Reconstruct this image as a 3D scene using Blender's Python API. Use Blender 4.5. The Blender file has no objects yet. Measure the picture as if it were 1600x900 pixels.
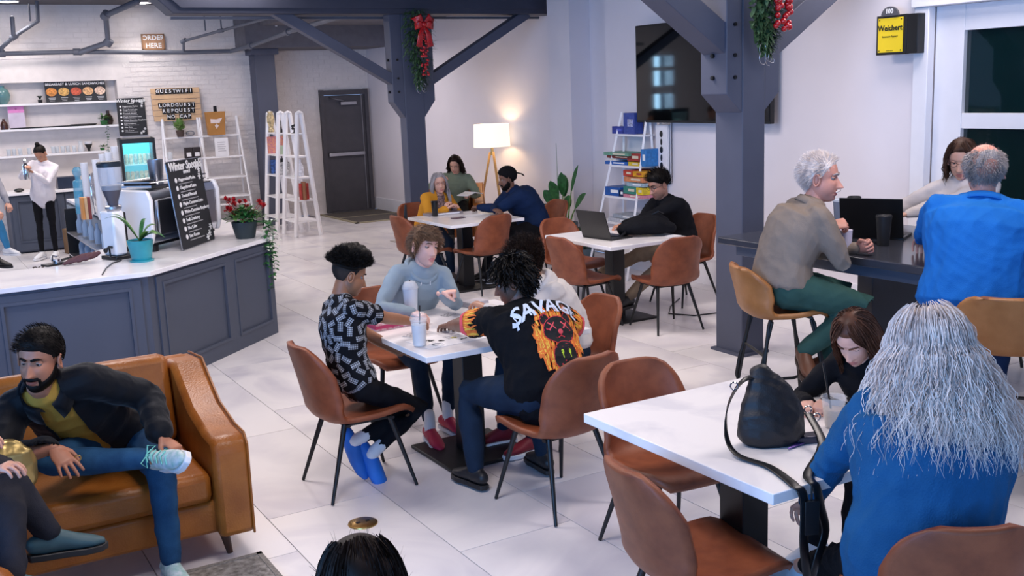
import bpy, bmesh, math, random, zlib
import numpy as np
from mathutils import Vector, Matrix, noise
from mathutils.bvhtree import BVHTree

# ------------------------------------------------------------------ camera
# Building axes: +X runs along the bar wall, +Y runs along the long white wall, z up; floor z = 0.
F_PX, PITCH, ROLL, CAM_H, TH = 1647.2, .1879, -.0391, 2.12, -1.0426
_u = np.array([math.cos(TH), math.sin(TH)]); _v = np.array([-_u[1], _u[0]])
_cp, _sp, _cr, _sr = math.cos(PITCH), math.sin(PITCH), math.cos(ROLL), math.sin(ROLL)
_M = np.array([[_v[0], _v[1], 0], [-_u[0], -_u[1], 0], [0, 0, 1]])
_fw = np.array([0, _cp, -_sp]); _up = np.array([0, _sp, _cp]); _rt = np.array([1., 0, 0])
RT = _M @ (_cr*_rt+_sr*_up); UP = _M @ (-_sr*_rt+_cr*_up); FW = _M @ _fw
CC = np.array([0, 0, CAM_H])
def _ray(x, y): return RT*(x-800)/F_PX-UP*(y-450)/F_PX+FW
def atz(x, y, z): d = _ray(x, y); return Vector(CC+d*(z-CAM_H)/d[2])      # point of a sight line at a height
def atx(x, y, X): d = _ray(x, y); return Vector(CC+d*X/d[0])              # ... on a wall X = const
def aty(x, y, Y): d = _ray(x, y); return Vector(CC+d*Y/d[1])              # ... on a wall Y = const
def near(x, y, px, py):                                                   # ... closest to a floor position
    d = _ray(x, y); return Vector(CC+d*((px*d[0]+py*d[1])/(d[0]**2+d[1]**2)))
S = bpy.context.scene
COL = S.collection
cam = bpy.data.cameras.new('camera'); cam.sensor_width = 36; cam.lens = 36*F_PX/1600
cam.clip_start = .05; cam.clip_end = 200
camo = bpy.data.objects.new('camera', cam); COL.objects.link(camo)
camo.matrix_world = Matrix(((RT[0], UP[0], -FW[0], 0), (RT[1], UP[1], -FW[1], 0), (RT[2], UP[2], -FW[2], CAM_H), (0, 0, 0, 1)))
S.camera = camo
# ------------------------------------------------------------------ world, lights, exposure
S.view_settings.view_transform = 'Standard'; S.view_settings.look = 'None'
S.view_settings.gamma = 1; S.view_settings.use_curve_mapping = False
S.view_settings.exposure = 0.04
W = bpy.data.worlds.new('daylight'); S.world = W; W.use_nodes = True
bg = W.node_tree.nodes['Background']; bg.inputs[0].default_value = (.36, .56, 1, 1); bg.inputs[1].default_value = .8
def area(name, loc, size, power, color, rot=(0, 0, 0), sy=None, spread=math.pi):
    l = bpy.data.lights.new(name, 'AREA'); l.energy = power; l.color = color; l.size = size; l.spread = spread
    if sy: l.shape = 'RECTANGLE'; l.size_y = sy
    o = bpy.data.objects.new(name, l); o.location = loc; o.rotation_euler = rot; COL.objects.link(o); return o
# added area lights without fixtures under the ceiling, tall windows to the left of the room
for lx, ly, pw in ((1.2, 3.2, 60), (4.6, 3.2, 62), (1.6, 6.8, 70), (4.6, 7.2, 70), (.6, 11.2, 85), (3.4, 12.0, 80), (2.6, 15.2, 60), (6.6, 5.4, 30), (6.3, 15.6, 26), (.6, 15.2, 50)):
    area('ceiling_fill_light', (lx, ly, 3.5 if (lx, ly) != (6.3, 15.6) else 2.9), 1.0, pw, (1, .89, .87))
area('window_daylight', (-4.2, 1.2, 2.0), 2.4, 460, (.17, .46, 1), (0, math.radians(-90), math.radians(32)), 6.5)
area('back_window_daylight', (.28, 17.95, 1.84), .52, 60, (.4, .72, 1), (math.radians(-90), 0, 0), 1.6)
area('rear_fill_light', (2.5, -3.0, 2.2), 6.5, 70, (.5, .68, 1), (math.radians(90), 0, 0), 2.4)  # unseen broad bluish area light behind the camera

# ------------------------------------------------------------------ materials
MATS = {}
def srgb(c):
    if isinstance(c, str): c = [int(c[i:i+2], 16)/255 for i in (0, 2, 4)]
    return tuple((x/12.92 if x <= .04045 else ((x+.055)/1.055)**2.4) for x in c[:3])+(1,)
def mat(name, col, rough=.5, metal=0, var=.06, vscale=8, bump=0, bscale=60, emit=None, estr=1, trans=0, alpha=1, coat=0, col2=None, stretch=None, ior=None, sheen=0):
    if name in MATS: return MATS[name]
    m = bpy.data.materials.new(name); m.use_nodes = True; nt = m.node_tree; N = nt.nodes; L = nt.links
    b = N['Principled BSDF']; c = srgb(col)
    b.inputs['Roughness'].default_value = rough; b.inputs['Metallic'].default_value = metal
    tc = N.new('ShaderNodeTexCoord'); mp = N.new('ShaderNodeMapping'); L.new(tc.outputs['Object'], mp.inputs[0])
    if stretch: mp.inputs['Scale'].default_value = stretch
    if var or col2:
        n = N.new('ShaderNodeTexNoise'); n.inputs['Scale'].default_value = vscale; n.inputs['Detail'].default_value = 5
        L.new(mp.outputs[0], n.inputs['Vector'])
        r = N.new('ShaderNodeValToRGB'); L.new(n.outputs[0], r.inputs[0])
        r.color_ramp.elements[0].position = .32; r.color_ramp.elements[1].position = .68
        c2 = srgb(col2) if col2 else tuple(x*(1-var*2) for x in c[:3])+(1,)
        r.color_ramp.elements[0].color = c2; r.color_ramp.elements[1].color = c if col2 else tuple(min(1, x*(1+var)) for x in c[:3])+(1,)
        L.new(r.outputs[0], b.inputs['Base Color'])
    else: b.inputs['Base Color'].default_value = c
    if bump:
        n2 = N.new('ShaderNodeTexNoise'); n2.inputs['Scale'].default_value = bscale; n2.inputs['Detail'].default_value = 4
        L.new(mp.outputs[0], n2.inputs['Vector']); bp = N.new('ShaderNodeBump'); bp.inputs['Strength'].default_value = bump
        bp.inputs['Distance'].default_value = .01; L.new(n2.outputs[0], bp.inputs['Height']); L.new(bp.outputs[0], b.inputs['Normal'])
    if emit: b.inputs['Emission Color'].default_value = srgb(emit); b.inputs['Emission Strength'].default_value = estr
    if trans: b.inputs['Transmission Weight'].default_value = trans
    if ior: b.inputs['IOR'].default_value = ior
    if alpha < 1: b.inputs['Alpha'].default_value = alpha
    if coat: b.inputs['Coat Weight'].default_value = coat; b.inputs['Coat Roughness'].default_value = .15
    if name.startswith(('fabric_', 'hair_', 'puffer')): b.inputs['Specular IOR Level'].default_value = .15
    if sheen: b.inputs['Sheen Weight'].default_value = sheen
    MATS[name] = m; return m
def marble(name, base, vein, amt=.5, rough=.3, scale=1.2, rnd=True):
    m = bpy.data.materials.new(name); m.use_nodes = True; nt = m.node_tree; N = nt.nodes; L = nt.links; b = N['Principled BSDF']
    g = N.new('ShaderNodeNewGeometry'); n = N.new('ShaderNodeTexNoise'); n.inputs['Scale'].default_value = scale; n.inputs['Detail'].default_value = 9
    n.inputs['Distortion'].default_value = 1.3; n.noise_dimensions = '4D'; L.new(g.outputs['Position'], n.inputs['Vector'])
    oi = N.new('ShaderNodeObjectInfo'); mu = N.new('ShaderNodeMath'); mu.operation = 'MULTIPLY'; mu.inputs[1].default_value = 40
    L.new(oi.outputs['Random'], mu.inputs[0]); L.new(mu.outputs[0], n.inputs['W'])
    r = N.new('ShaderNodeValToRGB'); e = r.color_ramp.elements; e[0].position = .36; e[0].color = srgb(vein); e[1].position = .36+amt*.4; e[1].color = srgb(base)
    L.new(n.outputs[0], r.inputs[0]); L.new(r.outputs[0], b.inputs['Base Color']); b.inputs['Roughness'].default_value = rough
    MATS[name] = m; return m
M = dict(
 floor=marble('floor_tile', 'ece8e8', 'd3cfd6', .5, .27, 1.1), grout=mat('grout', '8f8b90', .8),
 table=marble('table_marble', 'f4f1f1', 'e3e1e5', .3, .22, 2.2),
 counter=marble('counter_quartz', 'f3f2f4', 'e4e3ea', .4, .25, 2.2),
 wall=mat('wall_paint', 'e6e0e4', .75, var=.015, vscale=1.5), brick=mat('painted_brick', 'e3dcd9', .75, var=.03, vscale=5, bump=.7, bscale=30),
 mortar=mat('painted_mortar', 'e0d9d6', .85, var=.03), trim=mat('white_trim', 'efeef3', .45, var=.01),
 steel=mat('grey_painted_steel', '4e5263', .55, var=.04, vscale=3), beam=mat('dark_grey_beam', '363a4a', .55, var=.05, vscale=3),
 duct=mat('grey_pipe', '5c606c', .5, var=.04), ceil=mat('ceiling_dark', '53525a', .85, var=.04), black=mat('black_metal', '0c0d10', .45, var=.1),
 cab=mat('bar_cabinet_grey', '474e5e', .5, var=.03, vscale=2), leather=mat('cognac_leather', '8f4d2e', .5, var=.12, vscale=14, bump=.15, bscale=300, col2='783c22'),
 stool=mat('tan_leather', 'a9713f', .45, var=.1, vscale=10, bump=.12, bscale=300, col2='96602f'),
 sofa=mat('caramel_sofa_leather', 'a86425', .36, var=.1, vscale=7, bump=.2, bscale=120, col2='8c4d17'),
 wood=mat('oak', 'c79a55', .5, var=.15, vscale=6, stretch=(1, 1, .15)), darkwood=mat('walnut_leg', '4a2a1b', .4, var=.2),
 door=mat('dark_door', '4c4a50', .5, var=.05), white=mat('white_paint', 'f1eff1', .45, var=.01), chrome=mat('chrome', 'd7d9de', .12, 1, 0), steelb=mat('brushed_steel', 'b4b5bb', .3, 1, .05),
 glass=mat('clear_plastic', 'ffffff', .08, var=0, trans=.0, alpha=.2), glass2=mat('frosted_plastic', 'f1f4fa', .25, var=0, alpha=.62),
 blackp=mat('black_plastic', '0e0f12', .35, var=.05), navy=mat('blue_box', '24489b', .5), brass=mat('brass', 'c9a363', .3, 1, .05),
 screen=mat('tv_glass', '020305', .04, var=0), paper=mat('paper', 'ecebee', .7, var=.02),
 leaf=mat('leaf_green', '2f6b36', .45, var=.25, vscale=20), leaf2=mat('leaf_light', '6d9b4e', .45, var=.25, vscale=20), fir=mat('fir_green', '3b5a36', .6, var=.3, vscale=30), soil=mat('soil', '3a2c22', .9),
 teal=mat('teal_glaze', '2f9aa6', .3, var=.12, vscale=5), greyp=mat('grey_planter', '56646b', .6), red=mat('red', 'b5121f', .4, var=.15, vscale=30), berry=mat('berry_red', 'b9141c', .15, coat=.6, var=0), silver=mat('silver_wire', 'bdbdc4', .3, 1, 0),
)
# ------------------------------------------------------------------ mesh collector
class G:
    def __init__(s): s.v = []; s.f = []; s.m = []
    def add(s, vs, fs, mi=0):
        o = len(s.v); s.v += [tuple(p) for p in vs]; s.f += [tuple(i+o for i in f) for f in fs]; s.m += [mi]*len(fs); return s
    def box(s, x0, x1, y0, y1, z0, z1, mi=0, rz=0, c=None):
        vs = [(x, y, z) for z in (z0, z1) for x, y in ((x0, y0), (x1, y0), (x1, y1), (x0, y1))]
        if rz:
            cx, cy = c or ((x0+x1)/2, (y0+y1)/2); ca, sa = math.cos(rz), math.sin(rz)
            vs = [(cx+(x-cx)*ca-(y-cy)*sa, cy+(x-cx)*sa+(y-cy)*ca, z) for x, y, z in vs]
        return s.add(vs, [(3, 2, 1, 0), (4, 5, 6, 7), (0, 1, 5, 4), (1, 2, 6, 5), (2, 3, 7, 6), (3, 0, 4, 7)], mi)
    def prism(s, pts, z0, z1, mi=0):
        n = len(pts); vs = [(x, y, z0) for x, y in pts]+[(x, y, z1) for x, y in pts]
        return s.add(vs, [tuple(range(n))[::-1], tuple(range(n, 2*n))]+[(i, (i+1) % n, n+(i+1) % n, n+i) for i in range(n)], mi)
    def prismT(s, pts, M4, d, mi=0):            # 2D outline in the xz plane of a frame, thickness d along its y
        n = len(pts); vs = [M4 @ Vector((x, 0, z)) for x, z in pts]+[M4 @ Vector((x, d, z)) for x, z in pts]
        return s.add(vs, [tuple(range(n)), tuple(range(n, 2*n))[::-1]]+[((i+1) % n, i, n+i, n+(i+1) % n) for i in range(n)], mi)
    def tube(s, pts, rad, seg=8, mi=0, ell=None, side=None, dome=True, closed=False):
        P = [Vector(p) for p in pts]; n = len(P)
        R = [rad]*n if not hasattr(rad, '__len__') else list(rad)
        R = [(r, r) if not hasattr(r, '__len__') else r for r in R]
        tn = []
        for i in range(n):
            if closed: t = P[(i+1) % n]-P[i-1]
            else: t = P[min(i+1, n-1)]-P[max(i-1, 0)]
            tn.append(t.normalized() if t.length > 1e-9 else Vector((0, 0, 1)))
        a = Vector(side[0] if hasattr(side[0], '__len__') else side) if side is not None else (Vector((0, 0, 1)) if abs(tn[0].z) < .9 else Vector((1, 0, 0)))
        rings = []
        def ring(c, t, ra, rb, a):
            a = (a-t*a.dot(t)); a = a.normalized() if a.length > 1e-6 else t.orthogonal().normalized()
            b = t.cross(a)
            return [c+a*(ra*math.cos(q))+b*(rb*math.sin(q)) for q in (2*math.pi*k/seg for k in range(seg))], a
        if dome and not closed:
            for q in (80, 50, 25):
                q = math.radians(q); r, a2 = ring(P[0]-tn[0]*(math.sin(q)*min(R[0])), tn[0], R[0][0]*math.cos(q), R[0][1]*math.cos(q), a); rings.append(r)
        for i in range(n):
            if side is not None and hasattr(side[0], '__len__'): a = Vector(side[i])
            r, a2 = ring(P[i], tn[i], R[i][0], R[i][1], a); rings.append(r)
            if side is None: a = a2
        if dome and not closed:
            for q in (25, 50, 80):
                q = math.radians(q); r, a2 = ring(P[-1]+tn[-1]*(math.sin(q)*min(R[-1])), tn[-1], R[-1][0]*math.cos(q), R[-1][1]*math.cos(q), a); rings.append(r)
        vs = [p for r in rings for p in r]; m = len(rings); fs = []
        for i in range(m if closed else m-1):
            j = (i+1) % m
            for k in range(seg):
                l = (k+1) % seg; fs.append((i*seg+k, i*seg+l, j*seg+l, j*seg+k))
        if not closed: fs += [tuple(range(seg))[::-1], tuple((m-1)*seg+k for k in range(seg))]
        return s.add(vs, fs, mi)
    def cyl(s, p0, p1, r0, r1=None, seg=16, mi=0): return s.tube([p0, p1], [r0, r0 if r1 is None else r1], seg, mi, dome=False)
    def lathe(s, prof, c=(0, 0, 0), seg=24, mi=0, sx=1, sy=1):
        vs = [(c[0]+r*sx*math.cos(2*math.pi*k/seg), c[1]+r*sy*math.sin(2*math.pi*k/seg), c[2]+z) for r, z in prof for k in range(seg)]
        fs = [(i*seg+k, i*seg+(k+1) % seg, (i+1)*seg+(k+1) % seg, (i+1)*seg+k) for i in range(len(prof)-1) for k in range(seg)]
        fs += [tuple(range(seg))[::-1], tuple((len(prof)-1)*seg+k for k in range(seg))]
        return s.add(vs, fs, mi)
    def ball(s, c, r, seg=10, mi=0):
        r = (r, r, r) if not hasattr(r, '__len__') else r; rg = max(4, seg//2+1)
        vs = [(c[0], c[1], c[2]-r[2])]+[(c[0]+r[0]*math.sin(math.pi*i/rg)*math.cos(2*math.pi*k/seg), c[1]+r[1]*math.sin(math.pi*i/rg)*math.sin(2*math.pi*k/seg), c[2]-r[2]*math.cos(math.pi*i/rg)) for i in range(1, rg) for k in range(seg)]+[(c[0], c[1], c[2]+r[2])]
        fs = [(0, 1+(k+1) % seg, 1+k) for k in range(seg)]
        fs += [(1+i*seg+k, 1+i*seg+(k+1) % seg, 1+(i+1)*seg+(k+1) % seg, 1+(i+1)*seg+k) for i in range(rg-2) for k in range(seg)]
        e = len(vs)-1; fs += [(e, 1+(rg-2)*seg+k, 1+(rg-2)*seg+(k+1) % seg) for k in range(seg)]
        return s.add(vs, fs, mi)
    def xf(s, M4): s.v = [tuple(M4 @ Vector(p)) for p in s.v]; return s
    def mesh(s, name, mats, smooth=35):
        me = bpy.data.meshes.new(name); me.from_pydata(s.v, [], s.f)
        for m in (mats if isinstance(mats, (list, tuple)) else [mats]): me.materials.append(m)
        if len(set(s.m)) > 1 or (s.m and s.m[0]): me.polygons.foreach_set('material_index', s.m)
        if smooth:
            me.shade_smooth()
            if smooth < 180: me.set_sharp_from_angle(angle=math.radians(smooth))
        me.update(); return me
def link(name, me, parent=None, loc=None, rz=0):
    o = bpy.data.objects.new(name, me); COL.objects.link(o)
    if parent: o.parent = parent
    if loc is not None: o.location = loc
    if rz: o.rotation_euler.z = rz
    return o
def part(name, g, m, parent=None, bevel=0, smooth=35, label=None, loc=None, rz=0):
    o = link(name, g.mesh(name, m, smooth), parent, loc, rz)
    if bevel:
        b = o.modifiers.new('bevel', 'BEVEL'); b.width = bevel; b.segments = 2; b.limit_method = 'ANGLE'; b.angle_limit = math.radians(40)
    if label: o['label'] = label
    return o
def tag(o, label, cat, group=None):
    o['label'] = label; o['category'] = cat
    if group: o['group'] = group
    return o
def thing(name, label, cat, loc=(0, 0, 0), rz=0, group=None):
    return tag(link(name, None, None, loc, rz), label, cat, group)
def single(name, g, m, label, cat, loc=(0, 0, 0), rz=0, group=None, bevel=0, smooth=35):
    return tag(part(name, g, m, None, bevel, smooth, None, loc, rz), label, cat, group)
def struct(name, g, m, bevel=0, smooth=35):
    o = part(name, g, m, None, bevel, smooth); o['kind'] = 'structure'; return o
def dup(o, parent=None):
    c = o.copy(); COL.objects.link(c)
    if parent: c.parent = parent
    for ch in list(o.children): dup(ch, c)
    return c
def rounded(w, h, r, n=5):
    pts = []
    for cx, cy, a in ((w/2-r, h/2-r, 0), (-w/2+r, h/2-r, 90), (-w/2+r, -h/2+r, 180), (w/2-r, -h/2+r, 270)):
        for k in range(n+1): q = math.radians(a+90*k/n); pts.append((cx+r*math.cos(q), cy+r*math.sin(q)))
    return pts
def text_mesh(txt, size=.1, depth=.002, align='CENTER', bold=False, shear=0, spacing=1):
    c = bpy.data.curves.new('text', 'FONT'); c.body = txt; c.size = size; c.extrude = depth; c.align_x = align; c.align_y = 'CENTER'
    c.resolution_u = 2; c.shear = shear; c.space_character = spacing
    if bold: c.offset = size*.02
    o = bpy.data.objects.new('t', c); COL.objects.link(o); dg = bpy.context.evaluated_depsgraph_get()
    me = bpy.data.meshes.new_from_object(o.evaluated_get(dg)); bpy.data.objects.remove(o); bpy.data.curves.remove(c); return me
def text(txt, size, loc, M4, m, parent, name='lettering', **k):
    me = text_mesh(txt, size, **k); me.materials.clear(); me.materials.append(m); me.transform(M4)
    return link(name, me, parent, loc)
def frame(o, x, z):            # a 4x4 with local x along x, local z... written text (x right, y up) -> plane spanned by x and z
    x = Vector(x).normalized(); z = Vector(z).normalized(); n = x.cross(z)
    return Matrix(((x.x, z.x, n.x, o[0]), (x.y, z.y, n.y, o[1]), (x.z, z.z, n.z, o[2]), (0, 0, 0, 1)))
PI = math.pi
rng = random.Random(7)
# ================================================================== SETTING
g = G(); g.box(-8, 7.75, -6, 18.2, -.2, -.006); floor = struct('floor', g, M['grout'])
TW, TL = .625, 1.37
tile_me = {}
def in_view(x, y, m=1.2):
    q = np.array([x, y, 0])-CC; w = q@FW
    if w < .5: return False
    px, py = 800+F_PX*(q@RT)/w, 450-F_PX*(q@UP)/w
    k = m*F_PX/w
    return -k < px < 1600+k and py < 900+k
g = G(); a = .0022; g.box(-TW/2+a, TW/2-a, -TL/2+a, TL/2-a, -.005, 0)
tme = g.mesh('tile', M['floor'], 0)
for r in range(-8, 11):
    x = 2.07+TW*(r+.5)
    for k in range(-8, 12):
        y = 5.04-.457*(1 if r == -1 else 0)+.457*r+(.457 if r >= 0 else .0)+TL*(k+.5)
        y = 5.04+.457*((r+1) % 3)+TL*(k+.5)
        if in_view(x, y, 1.9) and y < 17.7 and x < 7.6:
            link('tile', tme, floor, (x, y, 0))
# long white wall
g = G(); g.box(7.75, 7.95, 10.2, 18.3, 0, 3.6); struct('wall_right', g, M['wall'])
g = G(); g.box(7.45, 7.76, 11.12, 11.62, 0, 3.6); struct('trim_1', g, M['wall'])
g = G()
g.box(7.3, 7.6, 5.72, 10.16, 0, 3.6); g.box(7.3, 7.6, -2, 2.6, 0, 3.6); g.box(7.3, 7.6, 2.6, 5.72, 0, .55); g.box(7.3, 7.6, 2.6, 5.72, 2.62, 3.6); g.box(7.6, 7.75, 10.1, 10.3, 0, 3.6)
struct('wall_side', g, M['wall'])
g = G(); g.box(7.28, 7.3, -2, 10.16, 0, .26); g.box(7.272, 7.3, -2, 10.16, .26, .285); struct('baseboard_side', g, M['trim'])
g = G(); g.box(7.735, 7.75, 11.62, 18.2, 0, .22); struct('baseboard_right', g, M['trim'])
# back wall with a recessed niche and a window
WY = 17.5
NX0, NX1, NZ0, NZ1 = 1.25, 3.24, .85, 2.47
WX0, WX1, WZ0, WZ1 = 0.0, .56, 1.0, 2.68
g = G()
g.box(-8, WX0, WY, WY+.3, 0, 3.6); g.box(WX0, WX1, WY, WY+.3, 0, WZ0); g.box(WX0, WX1, WY, WY+.3, WZ1, 3.6)
g.box(WX1, NX0, WY, WY+.3, 0, 3.6); g.box(NX0, NX1, WY, WY+.3, 0, NZ0); g.box(NX0, NX1, WY, WY+.3, NZ1, 3.6); g.box(NX0, NX1, WY+.22, WY+.3, NZ0, NZ1)
g.box(NX1, 5.68, WY, WY+.3, 0, 3.6)
wall_back = struct('wall_back', g, M['mortar'])
def bricks(par, x0, x1, z0, z1, Y, skip=()):
    g = G(); r = random.Random(5); row = 0; z = z0
    while z < z1:
        x = x0-(row % 2)*.11
        while x < x1:
            a, b = max(x, x0)+.004, min(x+.212, x1)-.004; zz = z+.068
            if b-a > .03 and not any(b > s[0] and a < s[1] and zz > s[2] and z < s[3] for s in skip):
                d = .004+r.random()*.007; j = r.uniform(-.003, .003)
                g.box(a, b, Y-d, Y, z+.004+j, zz+j)
            x += .22
        z += .076; row += 1
    o = part('bricks', g, M['brick'], par, 0, 0); o['kind'] = 'stuff'; return o
bricks(wall_back, .6, 5.68, 0, 3.6, WY, [(NX0-.06, NX1+.05, NZ0-.2, NZ1+.28)])
g = G(); g.box(5.68, 6.82, 18.2, 18.4, 0, 3.3); g.box(6.82, 7.66, 18.2, 18.4, 2.18, 3.3); g.box(7.66, 7.75, 18.2, 18.4, 0, 3.3); g.box(5.68, 5.72, 17.5, 18.2, 0, 3.3)
wall_door = struct('wall_door', g, M['mortar'])
bricks(wall_door, 5.72, 7.75, 0, 3.3, 18.2, [(6.8, 7.68, 0, 2.2)])
# window in the back wall
g = G()
for x0, x1, z0, z1 in ((WX0-.05, WX0+.03, WZ0-.05, WZ1+.05), (WX1-.03, WX1+.05, WZ0-.05, WZ1+.05), (WX0, WX1, WZ0-.05, WZ0+.04), (WX0, WX1, WZ1-.04, WZ1+.05), (WX0, WX1, 1.87, 2.04), (WX0, WX1, 2.34, 2.42)):
    g.box(x0, x1, WY-.02, WY+.06, z0, z1)
w1 = struct('window_1', g, M['trim']); g = G(); g.box(WX0, WX1, WY+.02, WY+.03, WZ0, WZ1)
part('pane', g, mat('window_glass', 'cfe6ff', .05, var=0, alpha=.15), w1)
# panelled office window in the side wall: casing, frame, two rows of panes
g = G()
g.box(7.24, 7.32, 5.70, 5.84, .45, 2.62); g.box(7.24, 7.32, 2.5, 2.64, .45, 2.62); g.box(7.22, 7.32, 2.48, 5.86, 2.62, 2.74); g.box(7.2, 7.32, 2.46, 5.88, 2.72, 2.78); g.box(7.2, 7.32, 2.48, 5.86, .40, .47)
struct('trim_2', g, M['trim'], .006)
g = G()
for y0, y1 in ((5.44, 5.70), (4.0, 4.12), (2.62, 2.74)): g.box(7.33, 7.42, y0, y1, .5, 2.62)
for z0, z1 in ((.47, .62), (1.665, 1.785), (2.42, 2.62)): g.box(7.336, 7.414, 2.74, 5.44, z0, z1)
w2 = struct('window_2', g, M['trim'], .004)
og = mat('office_glass', '0c2a2c', .03, var=0, alpha=.42, coat=.3)
for y0, y1 in ((4.12, 5.44), (2.74, 4.0)):
    for z0, z1 in ((.62, 1.665), (1.785, 2.42)):
        g = G(); g.box(7.37, 7.376, y0, y1, z0, z1); part('pane', g, og, w2)
g = G(); g.box(10.2, 10.3, 2, 8, 0, 3.3); g.box(7.6, 10.3, 5.9, 6.0, 0, 3.3); g.box(7.6, 10.3, 2, 8, 3.25, 3.3); g.box(7.6, 10.3, 2, 2.1, 0, 3.3); g.box(7.6, 10.3, 2, 8, 0, .02)
struct('wall_office', g, mat('office_wall', '35494c', .8))
g = G(); g.box(-.18, .18, -.01, .01, -.2, .2)
single('picture', g, mat('office_picture', 'a59a3c', .6), 'small yellow-green picture hanging in the dark office behind the glass', 'picture', (8.95, 5.88, 2.35))
# ceiling
g = G(); g.box(-8, 8, -6, 17.8, 3.6, 3.75); struct('ceiling', g, M['ceil'])
g = G(); g.box(5.15, 7.75, 16.9, 18.3, 2.9, 3.6); g.box(5.4, 7.75, 13.2, 16.95, 3.24, 3.6); struct('ceiling_soffit', g, mat('soffit_grey', '6b6a72', .85))
# corner pillar
g = G(); g.box(5.36, 5.70, 17.2, 17.52, 0, 2.87); g.box(5.30, 5.76, 17.15, 17.5, 2.8, 2.9); struct('trim_3', g, M['steel'], .01)
# steel door
g = G(); g.box(6.78, 6.85, 18.12, 18.24, 0, 2.2); g.box(7.63, 7.70, 18.12, 18.24, 0, 2.2); g.box(6.85, 7.63, 18.10, 18.24, -.005, .02); g.box(6.85, 7.63, 18.125, 18.235, 2.105, 2.195)
d1 = struct('door_1', g, M['door'])
g = G(); g.box(6.85, 7.63, 18.17, 18.21, .02, 2.1); leaf = part('door_leaf', g, M['door'], d1)
g = G(); g.box(6.87, 7.56, 18.09, 18.14, 1.02, 1.08); g.box(6.9, 6.94, 18.1, 18.17, 1.02, 1.08); g.box(7.5, 7.56, 18.1, 18.17, 1.02, 1.08); part('push_bar', g, M['steelb'], leaf, .004)
g = G(); g.box(7.15, 7.45, 18.08, 18.17, 1.93, 1.98); g.tube([(7.2, 18.1, 2.0), (7.0, 18.0, 2.04), (6.95, 18.12, 2.06)], .012, 6); part('door_closer', g, M['steelb'], leaf)
g = G(); g.box(7.57, 7.58, 18.155, 18.17, .02, 2.1); part('edge_strip', g, M['steelb'], leaf)
# ------------------------------------------------------------------ timber frame: beams, columns, braces
def brace(p0, p1, Y, w, h, par):
    a = Vector((p0[0], Y, p0[1])); b = Vector((p1[0], Y, p1[1])); d = (b-a).normalized(); n = Vector((-d.z, 0, d.x))*h/2; yy = Vector((0, w/2, 0))
    g = G(); g.add([a-n-yy, b-n-yy, b+n-yy, a+n-yy, a-n+yy, b-n+yy, b+n+yy, a+n+yy], [(0, 1, 2, 3), (7, 6, 5, 4), (1, 0, 4, 5), (2, 1, 5, 6), (3, 2, 6, 7), (0, 3, 7, 4)])
    return part('brace', g, M['steel'], par, .006)
def column(label, x0, x1, y0, y1, cap, zc0, zc1, ztop, bl, br, bh):
    t = thing('column', label, 'column', ((x0+x1)/2, (y0+y1)/2, 0), 0, 'posts with knee braces')
    cx, cy = (x0+x1)/2, (y0+y1)/2; hx, hy = (x1-x0)/2, (y1-y0)/2
    g = G(); g.box(-hx, hx, -hy, hy, 0, ztop); part('post', g, M['steel'], t, .008)
    g = G(); g.box(-hx-.03, hx+.03, -hy-.03, hy+.03, 0, .02); part('base_plate', g, M['steel'], t)
    for s in (-1, 1):
        g = G(); o = [(s*hx, zc0), (s*(hx+cap), zc1), (s*(hx+cap), ztop), (s*hx, ztop)]
        if s > 0: o = o[::-1]
        g.prismT([(a, b) for a, b in o], Matrix.Translation((0, -hy*.96, 0)), hy*1.92); part('side_plate', g, M['steel'], t, .006)
    for k, z in enumerate((zc1+.12, zc1+.28, zc1+.5)):
        g = G(); g.cyl((-hx-cap-.02, 0, z), (-hx-cap, 0, z), .016, .016, 8); g.cyl((hx+cap, 0, z), (hx+cap+.02, 0, z), .016, .016, 8); g.cyl((-hx-cap/2, -hy*.96-.015, z), (-hx-cap/2, -hy*.9, z), .014, .014, 8); part('bolt', g, M['black'], t)
    for (p0, p1) in (bl, br):
        b = brace((p0[0]-cx, p0[1]), (p1[0]-cx, p1[1]), 0, 2*hy*.8, bh, t)
    return t
column('far grey post by the seated women, under the thick cross beam with a bow garland', 5.53, 5.79, 11.88, 12.06, .15, 1.80, 2.0, 3.05, ((5.45, 2.24), (4.0, 3.08)), ((5.9, 2.24), (7.35, 3.05)), .12)
column('near grey post beside the dark counter table, in front of the television', 5.52, 5.745, 5.96, 6.26, .15, 1.87, 2.01, 3.6, ((5.5, 2.33), (3.9, 3.42)), ((5.8, 2.33), (7.3, 3.3)), .19)
g = G(); o = [(2.66, 3.5), (2.66, 3.2), (2.84, 3.03), (7.74, 3.03), (7.74, 3.5)]
g.prismT(o, Matrix.Translation((0, 11.8, 0)), .34); bt = struct('trim_4', g, M['beam'], .01)
g = G(); o = [(2.8, 3.48), (2.8, 3.2), (2.92, 3.09), (7.7, 3.09), (7.7, 3.48)]
g.prismT(o, Matrix.Translation((0, 11.78, 0)), .03); part('face_plate', g, M['beam'], bt, .004)
g = G(); g.box(2.9, 7.7, 12.2, 12.24, 3.0, 3.03); part('light_edge', g, M['duct'], bt)
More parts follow.
